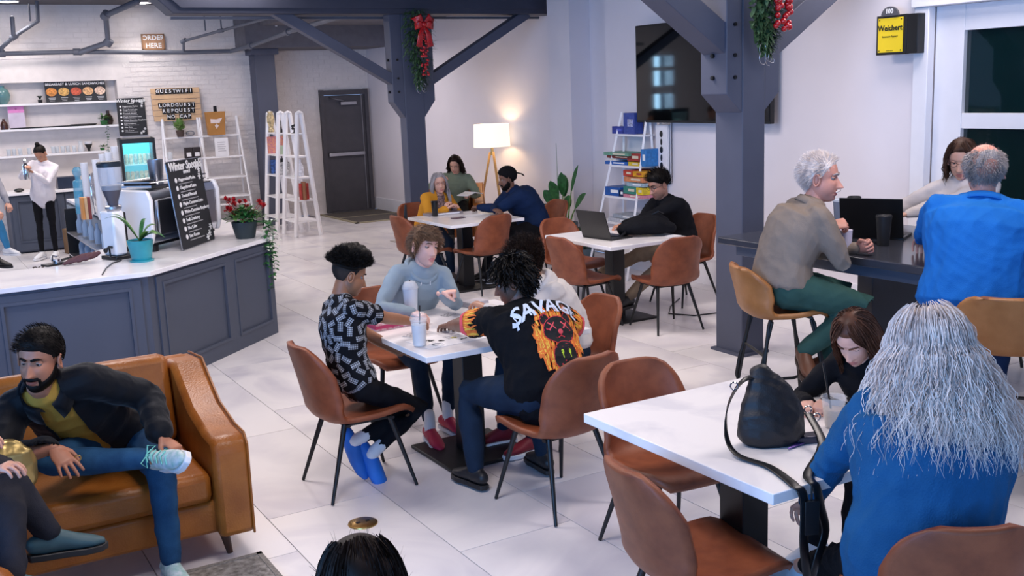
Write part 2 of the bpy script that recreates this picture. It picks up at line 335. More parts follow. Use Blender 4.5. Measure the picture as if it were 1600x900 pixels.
# sprinkler pipes: one connected run with its branches
PT = thing('sprinkler_pipe', 'grey sprinkler pipework running along the back brick wall under the ceiling', 'pipe', (0, 0, 0))
def pipe(nm, pts, r, rings=()):
    g = G(); P = [aty(a, b, c) for a, b, c in pts]; g.tube(P, r, 10)
    o = part(nm, g, M['duct'], PT)
    for i in rings:
        g = G(); d = (P[min(i+1, len(P)-1)]-P[i-1]).normalized(); g.cyl(P[i]-d*.05, P[i]+d*.05, r*1.5, r*1.5, 12); part('coupling', g, M['duct'], o)
pipe('main_pipe', [(-60, 87, 17.1), (2, 84, 17.1), (120, 81, 17.1), (287, 82, 17.1), (360, 80, 17.0), (392, 72, 16.6), (450, 50, 15), (490, 38, 13.4), (540, 24, 12.6)], .034, (1, 2, 5, 6))
pipe('drop_pipe', [(57, -12, 16.9), (59, 33, 16.9), (22, 57, 17.0), (3, 74, 17.05), (2, 84, 17.1)], .03, (2,))
pipe('drop_pipe', [(215, 2, 16.2), (165, 24, 16.8), (169, 66, 17.0), (125, 82, 17.08)], .045, (1, 2))
pipe('branch_pipe', [(287, 82, 17.1), (287, 64, 17.0), (345, 48, 16.4), (420, 28, 15.2), (470, 16, 14)], .022, (1, 2))
for x, y0, y1, l in ((20, 28, 57, 'short hanger rod at the far left above the bent pipe'), (46, 6, 35, 'thin ceiling rod beside the bent pipe at the far left'), (345, 24, 48, 'short hanger rod holding the thin branch pipe'), (320, 26, 50, 'thin ceiling rod left of the branch pipe hanger')):
    g = G(); g.tube([aty(x-1, y0, 16.7), aty(x+1, y1-3, 16.7)], .012 if x != 20 else .03, 6); single('pipe_hanger', g, M['duct'], l, 'hanger')
# recessed downlights
em = mat('downlight_glow', 'ffffff', .5, var=0, emit='fff4ee', estr=25)
for i, (q, z, l) in enumerate((((12, 1), 3.6, 'round downlight at the top left corner'), ((221, 3), 3.6, 'round downlight over the bar near the elbowed pipe'), ((427, 41), 3.24, 'round downlight over the far passage to the dark door'))):
    c = atz(q[0], q[1], z); t = thing('ceiling_light', l, 'light', (c.x, c.y, z))
    g = G(); g.lathe([(.12, 0), (.14, -.02), (.15, -.012), (.15, 0)], seg=20); part('rim', g, M['white'], t)
    g = G(); g.lathe([(.115, -.008), (.05, -.025)], seg=20); part('lens', g, em, t)
    l = bpy.data.lights.new('downlight', 'SPOT'); l.energy = 40; l.spot_size = math.radians(110); l.spot_blend = .6; l.shadow_soft_size = .08; l.color = (1, .93, .88)
    o = bpy.data.objects.new('downlight', l); COL.objects.link(o); o.parent = t; o.location = (0, 0, -.06)
# dark mats inside the door
for i, (x0, x1, l) in enumerate(((6.62, 7.7, 'grey door mat in front of the dark steel door, edged with a pale strip'),)):
    g = G(); g.box(x0, x1, 16.35, 17.15, 0, .012); g.box(x0, x1, 17.2, 18.0, 0, .012)
    t = single('door_mat', g, mat('mat_grey', '5b5550', .95, var=.2, vscale=60), l, 'mat')
    g = G(); g.box(x0-.06, x1, 16.28, 16.35, 0, .016); g.box(x0-.06, x0, 16.28, 18.0, 0, .016); g.box(x0, x1, 17.15, 17.2, 0, .014); part('edging', g, mat('mat_edge', 'a39a80', .6), t)
g = G(); c = atz(605, 376, 0); g.box(c.x, c.x+.5, c.y-.9, c.y-.1, 0, .01); single('floor_mat', g, mat('mat_pale', 'a5a09c', .95), 'small grey mat lying behind the blond boy by the far table', 'mat')
# ================================================================== FURNITURE
def shell_mesh(wseat, wback, seatd, zs, zb, tilt, th, mats, wrap=.10, nu=17, nv=25, ybk=-.21):
    """Moulded bucket shell facing +y: profile from the front lip over the seat up the back."""
    prof = []
    for i in range(nv):
        t = i/(nv-1)
        if t < .42: q = t/.42; y = seatd*.55*(1-q)+ybk*.75*q; z = zs+.012*math.cos(q*PI)-.012-.02*math.sin(q*PI)*.8; z -= .03*max(0, .18-q)**2*30
        elif t < .58: q = (t-.42)/.16; a = q*PI/2; y = ybk*.75-.085*math.sin(a); z = zs-.022+.085*(1-math.cos(a))
        else: q = (t-.58)/.42; q = 1-max(0, 1-q)**1.35; y = ybk*.75-.085-tilt*q; z = zs+.063+(zb-zs-.063)*q
        prof.append((t, y, z))
    top = []; 
    for (t, y, z) in prof:
        if t < .5: w = wseat/2*(.93+.07*min(1, t/.2)); w *= math.sqrt(max(.02, 1-max(0, (.10-t)/.10)**2*.35))
        else:
            q = max(0, (z-zs)/(zb-zs)); w = wseat/2+(wback/2-wseat/2)*q; w *= max(.0, 1-max(0, (q-.55)/.45)**2.8*.93)**.42
            w = max(w, .1)
        row = []
        for k in range(nu):
            s = -1+2*k/(nu-1); x = w*s; e = abs(s)**2.4
            up = (1-min(1, max(0, (t-.35)/.3))); wr = min(1, max(0, (t-.3)/.3))*(1-.8*max(0, (t-.75)/.25))
            row.append(Vector((x*(1-.06*e*wr), y+wrap*e*wr, z+.035*e*(up*min(1, t/.1)))))
        top.append(row)
    g = G(); idx = []
    nrm = [[None]*nu for _ in range(nv)]
    for i in range(nv):
        for k in range(nu):
            a = top[min(i+1, nv-1)][k]-top[max(i-1, 0)][k]; b = top[i][min(k+1, nu-1)]-top[i][max(k-1, 0)]
            n = a.cross(b); nrm[i][k] = n.normalized() if n.length > 1e-9 else Vector((0, 0, 1))
    if nrm[3][nu//2].z < 0: nrm = [[-n for n in r] for r in nrm]
    vs = [p for r in top for p in r]+[top[i][k]-nrm[i][k]*th for i in range(nv) for k in range(nu)]
    N = nu*nv; fs = []; mi = []
    for i in range(nv-1):
        for k in range(nu-1):
            a = i*nu+k; fs.append((a, a+1, a+nu+1, a+nu)); fs.append((N+a, N+a+nu, N+a+nu+1, N+a+1))
    bd = [(0, k) for k in range(nu)]+[(i, nu-1) for i in range(1, nv)]+[(nv-1, k) for k in range(nu-2, -1, -1)]+[(i, 0) for i in range(nv-2, 0, -1)]
    for j in range(len(bd)):
        a = bd[j][0]*nu+bd[j][1]; b = bd[(j+1) % len(bd)][0]*nu+bd[(j+1) % len(bd)][1]; fs.append((b, a, N+a, N+b))
    g.add(vs, fs); return g
def make_chair():
    t = link('dining_chair', None)
    g = shell_mesh(.47, .45, .50, .45, .84, .075, .028, None); part('seat_shell', g, M['leather'], t, 0, 180)
    g = G(); g.box(-.17, .17, -.13, -.10, .385, .40); g.box(-.17, .17, .12, .15, .385, .40); g.box(-.15, -.12, -.13, .15, .385, .40); g.box(.12, .15, -.13, .15, .385, .40); part('under_frame', g, M['black'], t)
    for sx, sy in ((-1, 1), (1, 1), (-1, -1), (1, -1)):
        g = G(); g.cyl((sx*.15, sy*.13, .40), (sx*.225, sy*.235-(.02 if sy < 0 else 0), .004), .0155, .009, 12); lg = part('leg', g, M['black'], t)
    return t
chair0 = make_chair(); used = [0]
def chair(x, y, heading, label, grp=None):
    o = chair0 if not used[0] else dup(chair0); used[0] = 1
    o.location = (x, y, 0); o.rotation_euler.z = math.radians(heading-90); tag(o, label, 'chair', grp); return o
CG = 'brown leather shell chairs'
chair(2.04, 5.24, 0, 'brown shell chair under the boy in the patterned shirt, nearest the sofa', CG)
chair(2.72, 6.2, 268, 'brown shell chair behind the blond boy in grey hoodie', CG)
chair(3.42, 5.22, 182, 'brown shell chair under the boy in the white hoodie', CG)
chair(2.78, 4.38, 97, 'brown shell chair under the boy in the flame print shirt', CG)
chair(2.88, 3.58, 266, 'empty brown shell chair tucked behind the near marble table, just right of the flame shirt', CG)
chair(2.34, 2.74, -8, 'large empty brown shell chair in the foreground under the near marble table', CG)
chair(2.70, 2.05, 60, 'brown shell chair of the grey haired woman, back at the bottom right corner', CG)
chair(5.70, 7.12, 82, 'empty brown shell chair seen from behind at the laptop table', CG)
chair(5.20, 7.62, 4, 'empty brown shell chair left of the laptop table, behind the white hoodie', CG)
chair(5.62, 8.42, 272, 'empty brown shell chair behind the laptop table, next to the plant', CG)
chair(6.52, 7.86, 184, 'brown shell chair under the man with the laptop', CG)
chair(4.86, 10.2, 4, 'brown shell chair left of the far table, a black umbrella on its back', CG)
chair(5.24, 10.92, 272, 'brown shell chair under the woman in the yellow cardigan', CG)
chair(5.32, 9.72, 100, 'empty brown shell chair at the far table, backing onto the camera', CG)
chair(6.28, 10.1, 184, 'brown shell chair under the man in the navy jacket', CG)
# ------------------------------------------------------------------ tables
def table(x0, x1, y0, y1, px, py, label, th=.032, lx=None):
    cx, cy = (x0+x1)/2, (y0+y1)/2
    t = thing('cafe_table', label, 'table', (cx, cy, 0), 0, 'white marble tables on black pedestals')
    g = G(); g.box(x0-cx, x1-cx, y0-cy, y1-cy, .76-th, .76); part('tabletop', g, M['table'], t, .003)
    g = G(); g.box(px-cx-.065, px-cx+.065, py-cy-.065, py-cy+.065, .02, .73); part('pedestal', g, M['black'], t, .004)
    g = G(); g.box(px-cx-.27, px-cx+.27, py-cy-.27, py-cy+.27, 0, .022); part('base_plate', g, M['black'], t, .006)
    g = G(); g.box(px-cx-.2, px-cx+.2, py-cy-.2, py-cy+.2, .72, .73); part('mounting_plate', g, M['black'], t)
table(2.39, 3.33, 2.43, 3.54, 2.66, 2.86, 'near white marble table in the foreground holding the black bag', .04)
table(2.28, 3.32, 4.82, 5.92, 2.78, 5.32, 'white marble table the four boys sit around')
table(5.17, 6.04, 7.18, 8.22, 5.6, 7.72, 'white marble table with the laptop and black backpack')
table(4.86, 5.74, 9.52, 10.55, 5.28, 10.02, 'far white marble table of the woman in yellow and the man in navy')
# bar-height dark table beside the post
t = thing('bar_table', 'long dark grey bar table beside the near post, under the open laptop', 'table', (0, 0, 0))
ct = mat('dark_counter_top', '3b3d46', .18, var=.04)
g = G(); g.box(4.89, 6.2, 2.2, 5.53, 1.0, 1.05); part('tabletop', g, ct, t, .008)
g = G(); g.box(4.98, 6.1, 2.3, 5.44, .92, 1.0); part('apron', g, M['cab'], t, .004)
for y0, y1 in ((4.4, 4.52), (2.5, 2.62)):
    g = G(); g.box(5.15, 5.95, y0, y1, 0, .92); part('leg_panel', g, mat('dark_panel', '2f3038', .5), t, .004)
# bar stools
def make_stool():
    t = link('bar_stool', None)
    g = shell_mesh(.46, .44, .44, .76, 1.03, .05, .03, None, wrap=.12, ybk=-.2); part('seat_shell', g, M['stool'], t, 0, 180)
    for sx in (-1, 1):
        for sy in (-1, 1):
            g = G(); g.tube([(sx*.10, sy*.08, .725), (sx*.155, sy*.125, .715), (sx*.165, sy*.14, .68), (sx*.235, sy*.235, .004)], .0115, 8); part('leg', g, M['black'], t)
    for sx in (-1, 1):
        g = G(); x = sx*.2; g.tube([(sx*.165, -.12, .70), (sx*.19, -.20, .40), (sx*.197, -.215, .30), (sx*.2, -.20, .255), (sx*.2, -.16, .245), (sx*.2, .16, .245), (sx*.2, .205, .26), (sx*.197, .22, .31), (sx*.19, .2, .40), (sx*.165, .12, .70)], .0105, 8); part('side_loop', g, M['black'], t)
    g = G(); g.cyl((-.2, .19, .25), (.2, .19, .25), .0105, .0105, 8); part('foot_rail', g, M['black'], t)
    g = G(); g.cyl((-.19, -.165, .5), (.19, -.165, .5), .009, .009, 8); part('rear_rail', g, M['black'], t)
    return t
st = make_stool()
for i, (x, y, h, l) in enumerate(((4.54, 4.56, -24, 'tan bar stool with black tube frame under the man in the tan shirt'), (4.80, 3.26, 35, 'tan bar stool under the man in the bright blue shirt, at the right edge'), (6.6, 4.72, 180, 'tan bar stool across the dark table under the person in cream'))):
    o = st if i == 0 else dup(st); o.location = (x, y, 0); o.rotation_euler.z = math.radians(h-90); tag(o, l, 'stool', 'tan bar stools')
# ------------------------------------------------------------------ sofa
def sofa(label, loc, rz, wid, dep, left=True, right=True, name='sofa'):
    t = thing(name, label, 'sofa' if wid > 1.2 else 'armchair', loc, rz)
    hw = wid/2; aw = .17; m = M['sofa']
    g = G(); g.box(-hw+.02, hw-.02, 0.03, dep-.05, .14, .30); part('base', g, m, t, .02)
    n = 2 if wid > 1.2 else 1; iw = (wid-2*aw)/n
    for k in range(n):
        x0 = -hw+aw+k*iw
        g = G(); g.box(x0+.004, x0+iw-.004, 0.0, dep-.2, .30, .445); part('seat_cushion', g, m, t, .035)
        g = G(); a = [(0, .44), (.16, .43), (.22, .86), (.1, .87)]
        g.prismT([(p[0], p[1]) for p in a][::-1], Matrix.Translation((x0+.006, dep-.34, 0)) @ Matrix.Rotation(PI/2, 4, 'Z') @ Matrix.Scale(-1, 4, (0, 1, 0)), iw-.012)
        g.f = [tuple(f) for f in g.f]; part('back_cushion', g, m, t, .04)
    g = G(); g.prismT([(0, .15), (.12, .15), (.2, .80), (.08, .82)][::-1], Matrix.Translation((-hw+.03, dep-.17, 0)) @ Matrix.Rotation(PI/2, 4, 'Z') @ Matrix.Scale(-1, 4, (0, 1, 0)), wid-.06); part('back_frame', g, m, t, .03)
    for s in (-1, 1):
        prof = [(-.04, .13), (-.04, .56), (.0, .605), (.14, .61), (.38, .66), (.56, .76), (.66, .825), (dep+.02, .80), (dep-.06, .13)]
        g = G(); g.prismT(prof[::-1], Matrix.Translation((s*hw-(aw if s > 0 else 0), 0, 0)) @ Matrix.Rotation(PI/2, 4, 'Z') @ Matrix.Scale(-1, 4, (0, 1, 0)), aw)
        a = part('armrest', g, m, t, .03)
        g = G(); p = [(s*hw-(.012 if s > 0 else -.012), y+.002*s, z+.004) for y, z in prof[:8]]; g.tube(p, .006, 6); part('piping', g, M['darkwood'] if 0 else m, a)
        for y in (.12, dep-.12):
            g = G(); g.cyl((s*(hw-.12), y, .14), (s*(hw-.10), y-(.02 if y < .3 else -.02), 0), .028, .014, 12); part('leg', g, M['darkwood'], t)
    return t
sofa('caramel leather sofa the bearded man sits on', (.27, 4.66, 0), 0, 2.0, .92)
sofa('caramel leather armchair at the bottom left corner, under the person in dark trousers', (.16, 4.02, 0), PI/2, .8, .8, name='armchair')
sofa('tan armchair by the floor lamp, under the woman in the green jumper', (6.55, 12.62, 0), math.radians(-28), .78, .8, name='armchair')
# ------------------------------------------------------------------ bar
CH = .89
outer = [(-2.2, 7.97), (1.57, 7.97), (2.92, 9.22), (2.92, 15.1), (2.0, 15.1), (2.0, 10.15), (1.15, 9.1), (.95, 8.82), (-2.2, 8.82)]
g = G(); g.prism(outer, CH-.035, CH); t = single('bar_counter', g, M['counter'], 'white quartz worktop of the angled coffee bar', 'counter', bevel=.003)
ins = [(-2.15, 8.01), (1.555, 8.01), (2.885, 9.24), (2.885, 15.05), (2.04, 15.05), (2.04, 10.17), (1.17, 9.08), (.97, 8.78), (-2.15, 8.78)]
g = G(); g.prism(ins, 0, CH-.036); bc = single('bar_cabinet', g, M['cab'], 'blue-grey panelled base of the coffee bar', 'cabinet')
def panel_frame(a, b, z0, z1, par, name='front_panel'):
    a = Vector((a[0], a[1], 0)); b = Vector((b[0], b[1], 0)); d = (b-a).normalized(); n = Vector((d.y, -d.x, 0)); L = (b-a).length
    g = G()
    def bx(s0, s1, za, zb, th):
        v = []
        for z in (za, zb):
            for s, o in ((s0, 0), (s1, 0), (s1, th), (s0, th)): p = a+d*s+n*o; v.append((p.x, p.y, z))
        g.add(v, [(0, 1, 2, 3), (7, 6, 5, 4), (1, 0, 4, 5), (2, 1, 5, 6), (3, 2, 6, 7), (0, 3, 7, 4)])
    bx(0, L, z1-.0, z1+.001, .001)
    for w, th in ((.0, .016),):
        bx(0, .07, z0, z1, th); bx(L-.07, L, z0, z1, th); bx(.07, L-.07, z0, z0+.12, th); bx(.07, L-.07, z1-.05, z1, th)
    for w, th in ((.07, .024),):
        bx(w, w+.022, z0+.12, z1-.05, th); bx(L-w-.022, L-w, z0+.12, z1-.05, th); bx(w+.022, L-w-.022, z0+.12, z0+.142, th); bx(w+.022, L-w-.022, z1-.072, z1-.05, th)
    return part(name, g, M['cab'], par, .002)
for a, b in (((.48, 8.01), (1.50, 8.01)), ((-.54, 8.01), (.48, 8.01)), ((-1.56, 8.01), (-.54, 8.01))): panel_frame(a, b, 0, .83, bc)
P0, P1 = Vector((1.575, 8.03)), Vector((2.885, 9.24))
for q0, q1 in ((.03, .60), (.60, .995)): panel_frame(P0.lerp(P1, q0), P0.lerp(P1, q1), 0, .83, bc)
# open shelving under the inner side of the long run
g = G(); g.box(1.98, 2.04, 10.3, 15.0, .05, .82); part('shelf_front', g, mat('shelf_steel', '7d8896', .4), bc)
# barista's back counter
t = thing('back_cabinet', 'dark blue-grey cabinet with white top behind the barista', 'cabinet', (0, 0, 0))
g = G(); g.box(1.45, 2.95, 16.85, 17.48, .02, .855); part('body', g, M['cab'], t)
g = G(); g.box(1.4, 3.0, 16.8, 17.49, .855, .89); part('worktop', g, M['counter'], t, .003)
for x0, x1 in ((1.48, 2.2), (2.22, 2.92)): panel_frame((x0, 16.85), (x1, 16.85), .04, .83, t, 'door')
# niche shelves
for i, z in enumerate((2.16, 1.79, 1.40)):
    g = G(); g.box(NX0+.002, NX1-.002, WY-.04, WY+.21, z-.03, z); single('wall_shelf', g, M['white'], ('top white shelf in the wall niche, under the menu board', 'middle white shelf in the wall niche, with the trailing plant', 'lowest white shelf in the wall niche, with glasses')[i], 'shelf', group='niche shelves')
# ================================================================== PEOPLE
def V(*a): return Vector(a)
def remesh(g, voxel, smooth=4, name='m', fac=.5):
    me = g.mesh(name, [], 0); o = bpy.data.objects.new(name, me); COL.objects.link(o)
    r = o.modifiers.new('r', 'REMESH'); r.mode = 'VOXEL'; r.voxel_size = voxel; r.use_smooth_shade = True
    if smooth: s = o.modifiers.new('s', 'SMOOTH'); s.iterations = smooth; s.factor = fac
    dg = bpy.context.evaluated_depsgraph_get(); m2 = bpy.data.meshes.new_from_object(o.evaluated_get(dg))
    bpy.data.objects.remove(o); bpy.data.meshes.remove(me); m2.shade_smooth(); return m2
def arrays(me):
    v = np.empty(len(me.vertices)*3, 'f4'); me.vertices.foreach_get('co', v); return v.reshape(-1, 3)
def wrinkle(me, amp, scale, seed=0, joints=()):
    """cloth folds: ridged noise, deeper next to the bent joints"""
    v = arrays(me).astype(float); n = np.empty(len(v)*3, 'f4'); me.vertices.foreach_get('normal', n); n = n.reshape(-1, 3)
    k = np.full(len(v), .6)
    for j, r in joints: k = np.maximum(k, 1.5*np.exp(-(np.linalg.norm(v-np.array(j), axis=1)/r)**2))
    rr = np.random.default_rng(seed); d = np.zeros(len(v)); w = 0
    for i in range(9):
        q = rr.normal(size=3); q /= np.linalg.norm(q); q2 = rr.normal(size=3)*.6
        f = scale*(.7+rr.random()*1.6); ph = rr.random()*6.28
        s = np.sin(v @ (q*f)+ph+1.7*np.sin(v @ (q2*f*.45)+ph*2)); a = 1/(1+i*.25); d += a*(1-2*np.abs(s)**.7); w += a
    v += n*((d/w*amp*k)[:, None]); me.vertices.foreach_set('co', v.astype('f4').ravel()); me.update()
def join_meshes(name, parts, mats):
    """parts: (verts Nx3, faces list, material index array)"""
    vs = []; fs = []; mi = []; o = 0
    for v, f, m in parts:
        vs.append(np.asarray(v, float)); fs += [tuple(i+o for i in q) for q in f]; mi += list(m); o += len(v)
    me = bpy.data.meshes.new(name); me.from_pydata(np.vstack(vs).tolist(), [], fs)
    for m in mats: me.materials.append(m)
    me.polygons.foreach_set('material_index', mi); me.shade_smooth(); me.update(); return me
def mesh_part(me, mi=0): return arrays(me), [tuple(p.vertices) for p in me.polygons], [mi]*len(me.polygons)
# ------------------------------------------------------------------ head
def g1(x, s): return np.exp(-(x/s)**2)
def head_surface(d, nose=1, jaw=1, chin=1, lipf=1):
    """radius-based skull for unit directions d (N,3); local frame x right, y forward, z up, metres"""
    R = []
    for c, r in (((0, -.014, .034), (.0745, .094, .086)), ((0, .018, -.030), (.061*jaw, .069, .082)), ((0, .040, -.072), (.036*jaw, .043, .040))):
        c = np.array(c); r = np.array(r); a = ((d/r)**2).sum(1); b = -2*((d*c)/r**2).sum(1); q = ((c/r)**2).sum()-1
        disc = np.maximum(b*b-4*a*q, 0); R.append(np.where(b*b-4*a*q > 0, (-b+np.sqrt(disc))/(2*a), 0))
    R = np.array(R); k = 55; rad = np.log(np.exp(R*k*5).sum(0))/(k*5)
    p = d*rad[:, None]; x, z = p[:, 0].copy(), p[:, 2].copy(); fr = np.clip(d[:, 1]*2.2, 0, 1); ax = np.abs(x)
    t = np.clip((.022-z)/.056, 0, 1)
    pr = np.where(z > -.034, t**1.25*.025, .025*g1(z+.034, .0065))*nose
    y = pr*g1(x, .0075+.0055*t)+.009*nose*g1(ax-.0115, .006)*g1(z+.034, .009)
    y += -.0105*g1(ax-.031, .0155)*g1(z-.011, .0115)+.0045*g1(ax-.026, .02)*g1(z-.034, .008)+.004*g1(ax-.042, .016)*g1(z+.018, .018)
    y += lipf*.0075*g1(x, .021)*(g1(z+.0585, .0055)*.9+g1(z+.0705, .006))-.003*g1(x, .024)*g1(z+.0645, .0025)
    y += -.003*g1(x, .02)*g1(z+.083, .006)+.007*chin*g1(x, .02)*g1(z+.1, .014)
    p[:, 1] += y*fr; return p
def head_grid(nu, nv):
    t = np.arange(nu)*2*PI/nu; az = t-.62*np.sin(t)                  # denser towards the face
    ph = np.linspace(0, PI, nv+1)[1:-1]; ph = ph+.12*np.sin(2*ph)*0
    A, P = np.meshgrid(az, ph); d = np.stack([np.sin(A)*np.sin(P), np.cos(A)*np.sin(P), np.cos(P)], -1).reshape(-1, 3)
    d = np.vstack([d, [[0, 0, 1], [0, 0, -1]]]); m = nv-1; fs = []
    for i in range(m-1):
        for k in range(nu): fs.append((i*nu+k, i*nu+(k+1) % nu, (i+1)*nu+(k+1) % nu, (i+1)*nu+k))
    for k in range(nu): fs.append((m*nu, (k+1) % nu, k)); fs.append((m*nu+1, (m-1)*nu+k, (m-1)*nu+(k+1) % nu))
    return d, fs
HAIRLINE = dict(full=[(-.12, -.085), (-.045, -.07), (-.028, -.03), (-.015, .024), (.008, .026), (.016, .006), (.035, .045), (.06, .076), (.10, .084)],
                fade=[(-.12, -.04), (-.03, .0), (.0, .03), (.04, .05), (.062, .062), (.10, .066)],
                bald=[(-.12, -.085), (-.03, -.06), (-.01, -.02), (.005, .02), (.02, .2)],
                bangs=[(-.12, -.085), (-.03, -.07), (-.005, -.03), (.02, -.01), (.045, .035), (.06, .045), (.10, .04)],
                afro=[(-.12, .030), (-.03, .034), (.0, .040), (.04, .052), (.062, .062), (.10, .066)],
                high=[(-.12, .055), (-.03, .062), (.0, .066), (.04, .070), (.062, .072), (.10, .072)],
                scalp=[(-.12, -.05), (-.03, -.02), (.0, .01), (.04, .04), (.062, .06), (.10, .068)])
def hair_mask(p, kind, soft=.012):
    hl = HAIRLINE[kind]; z0 = np.interp(p[:, 1], [a for a, b in hl], [b for a, b in hl])
    m = np.clip((p[:, 2]-z0)/soft, 0, 1)
    if kind == 'bald': m = np.minimum(m, np.clip((.092-p[:, 2]-.25*p[:, 1])/.03, 0, 1))
    return m
def strands(name, roots, paths_fn, rad, m, par, seed=1, sides=3):
    """every strand is a thin tapering tube; all strands of one head are one mesh"""
    vs = []; fs = []; o = 0
    for i, r in enumerate(roots):
        P = paths_fn(i, r)
        n = len(P); P = np.asarray(P); T = np.gradient(P, axis=0); T /= np.linalg.norm(T, axis=1)[:, None]+1e-9
        a = np.cross(T, [0.31, .9, .3]); a /= np.linalg.norm(a, axis=1)[:, None]+1e-9; b = np.cross(T, a)
        rr = rad*(1-np.linspace(0, 1, n)**2*.75)
        q = i*2.4; w = (a*math.cos(q)+b*math.sin(q))*(rr*1.15)[:, None]          # thin flat hairs, each turned its own way
        vs.append(P-w); vs.append(P+w)
        for j in range(n-1): fs.append((o+j, o+n+j, o+n+j+1, o+j+1))
        o += n*2
    me = bpy.data.meshes.new(name); me.from_pydata(np.vstack(vs).tolist(), [], fs); me.materials.append(m); me.shade_smooth(); me.update()
    o = link(name, me, par); o['kind'] = 'stuff'; return o
# ------------------------------------------------------------------ hands
def hand_geo(wr, d, n, side, s, curl=.5, thumb=.5, spread=.12, grip=None):
    """wr wrist, d towards fingertips, n back-of-hand normal, side=+1 right / -1 left"""
    g = G(); d = d.normalized(); n = (n-d*n.dot(d)).normalized(); a = d.cross(n)*side*1.0      # a: towards the little finger... thumb is -a
    L = .088*s
    g.tube([wr-d*.02*s, wr+d*.012*s, wr+d*.045*s, wr+d*L], [(.024*s, .017*s), (.030*s, .0165*s), (.040*s, .0155*s), (.041*s, .012*s)], 12, side=a)
    fl = (.074, .083, .078, .060); cur = curl if hasattr(curl, '__len__') else [curl]*4
    for k in range(4):
        off = (-.030+.0203*k)*s; b = wr+d*(L-.006*s-abs(k-1.2)*.003*s)+a*off; dd = (d+a*(k-1.5)*spread).normalized(); P = [b-dd*.02*s, b]; ang = 0
        for j, fr in enumerate((.46, .30, .24)):
            ang += cur[k]*(1.15, 1.35, .9)[j]; v = dd*math.cos(ang)-n*math.sin(ang); P.append(P[-1]+v*fl[k]*fr*s)
        r0 = (.0088, .0092, .0088, .0078)[k]*s; g.tube(P, [r0*1.05, r0*1.05, r0, r0*.92, r0*.8], 8)
    b = wr+d*.022*s-a*.026*s; t1 = (d*.62-a*.62-n*(.25+.35*thumb)).normalized(); t2 = (d*(.85)-a*(.35-.55*thumb)-n*(.25+.55*thumb)).normalized(); t3 = (d*.9+a*(.2*thumb)-n*(.3+.6*thumb)).normalized()
    g.tube([b-t1*.012*s, b+t1*.035*s, b+t1*.035*s+t2*.03*s, b+t1*.035*s+t2*.03*s+t3*.022*s], [.0135*s, .0115*s, .0098*s, .0082*s], 8)
    return g
def ik(a, b, l1, l2, pole):
    d = b-a; L = d.length
    if L > (l1+l2)*.998: b = a+d.normalized()*(l1+l2)*.998; d = b-a; L = d.length
    L = max(L, abs(l1-l2)+.02); x = (l1*l1-l2*l2+L*L)/(2*L); h = math.sqrt(max(l1*l1-x*x, 0)); u = d.normalized(); p = (pole-u*pole.dot(u))
    p = p.normalized() if p.length > 1e-6 else u.orthogonal().normalized(); return a+u*x+p*h, b
SKIN = {}
def skin(name, col):
    if name in SKIN: return SKIN[name]
    m = mat('skin_'+name, col, .48, var=.05, vscale=18); b = m.node_tree.nodes['Principled BSDF']
    b.inputs['Subsurface Weight'].default_value = .12; b.inputs['Subsurface Radius'].default_value = (.02, .008, .005); b.inputs['Subsurface Scale'].default_value = .3
    lc = [int(col[i:i+2], 16) for i in (0, 2, 4)]; lip = '%02x%02x%02x' % (min(255, int(lc[0]*.88)), int(lc[1]*.72), int(lc[2]*.76))
    SKIN[name] = (m, mat('lips_'+name, lip, .4, var=0)); return SKIN[name]
EYEW = mat('eye_white', '8d8784', .25, var=0); IRIS = mat('iris', '1d130e', .15, var=0)
def hairmat(name, col, col2=None, rough=.5):
    return mat('hair_'+name, col, rough, var=.2, vscale=25, col2=col2, stretch=(1, 1, .25))
def fabric(name, col, rough=.85, bump=.25, bscale=250, **k): return mat('fabric_'+name, col, rough, bump=bump, bscale=bscale, **k)
BODY = {}
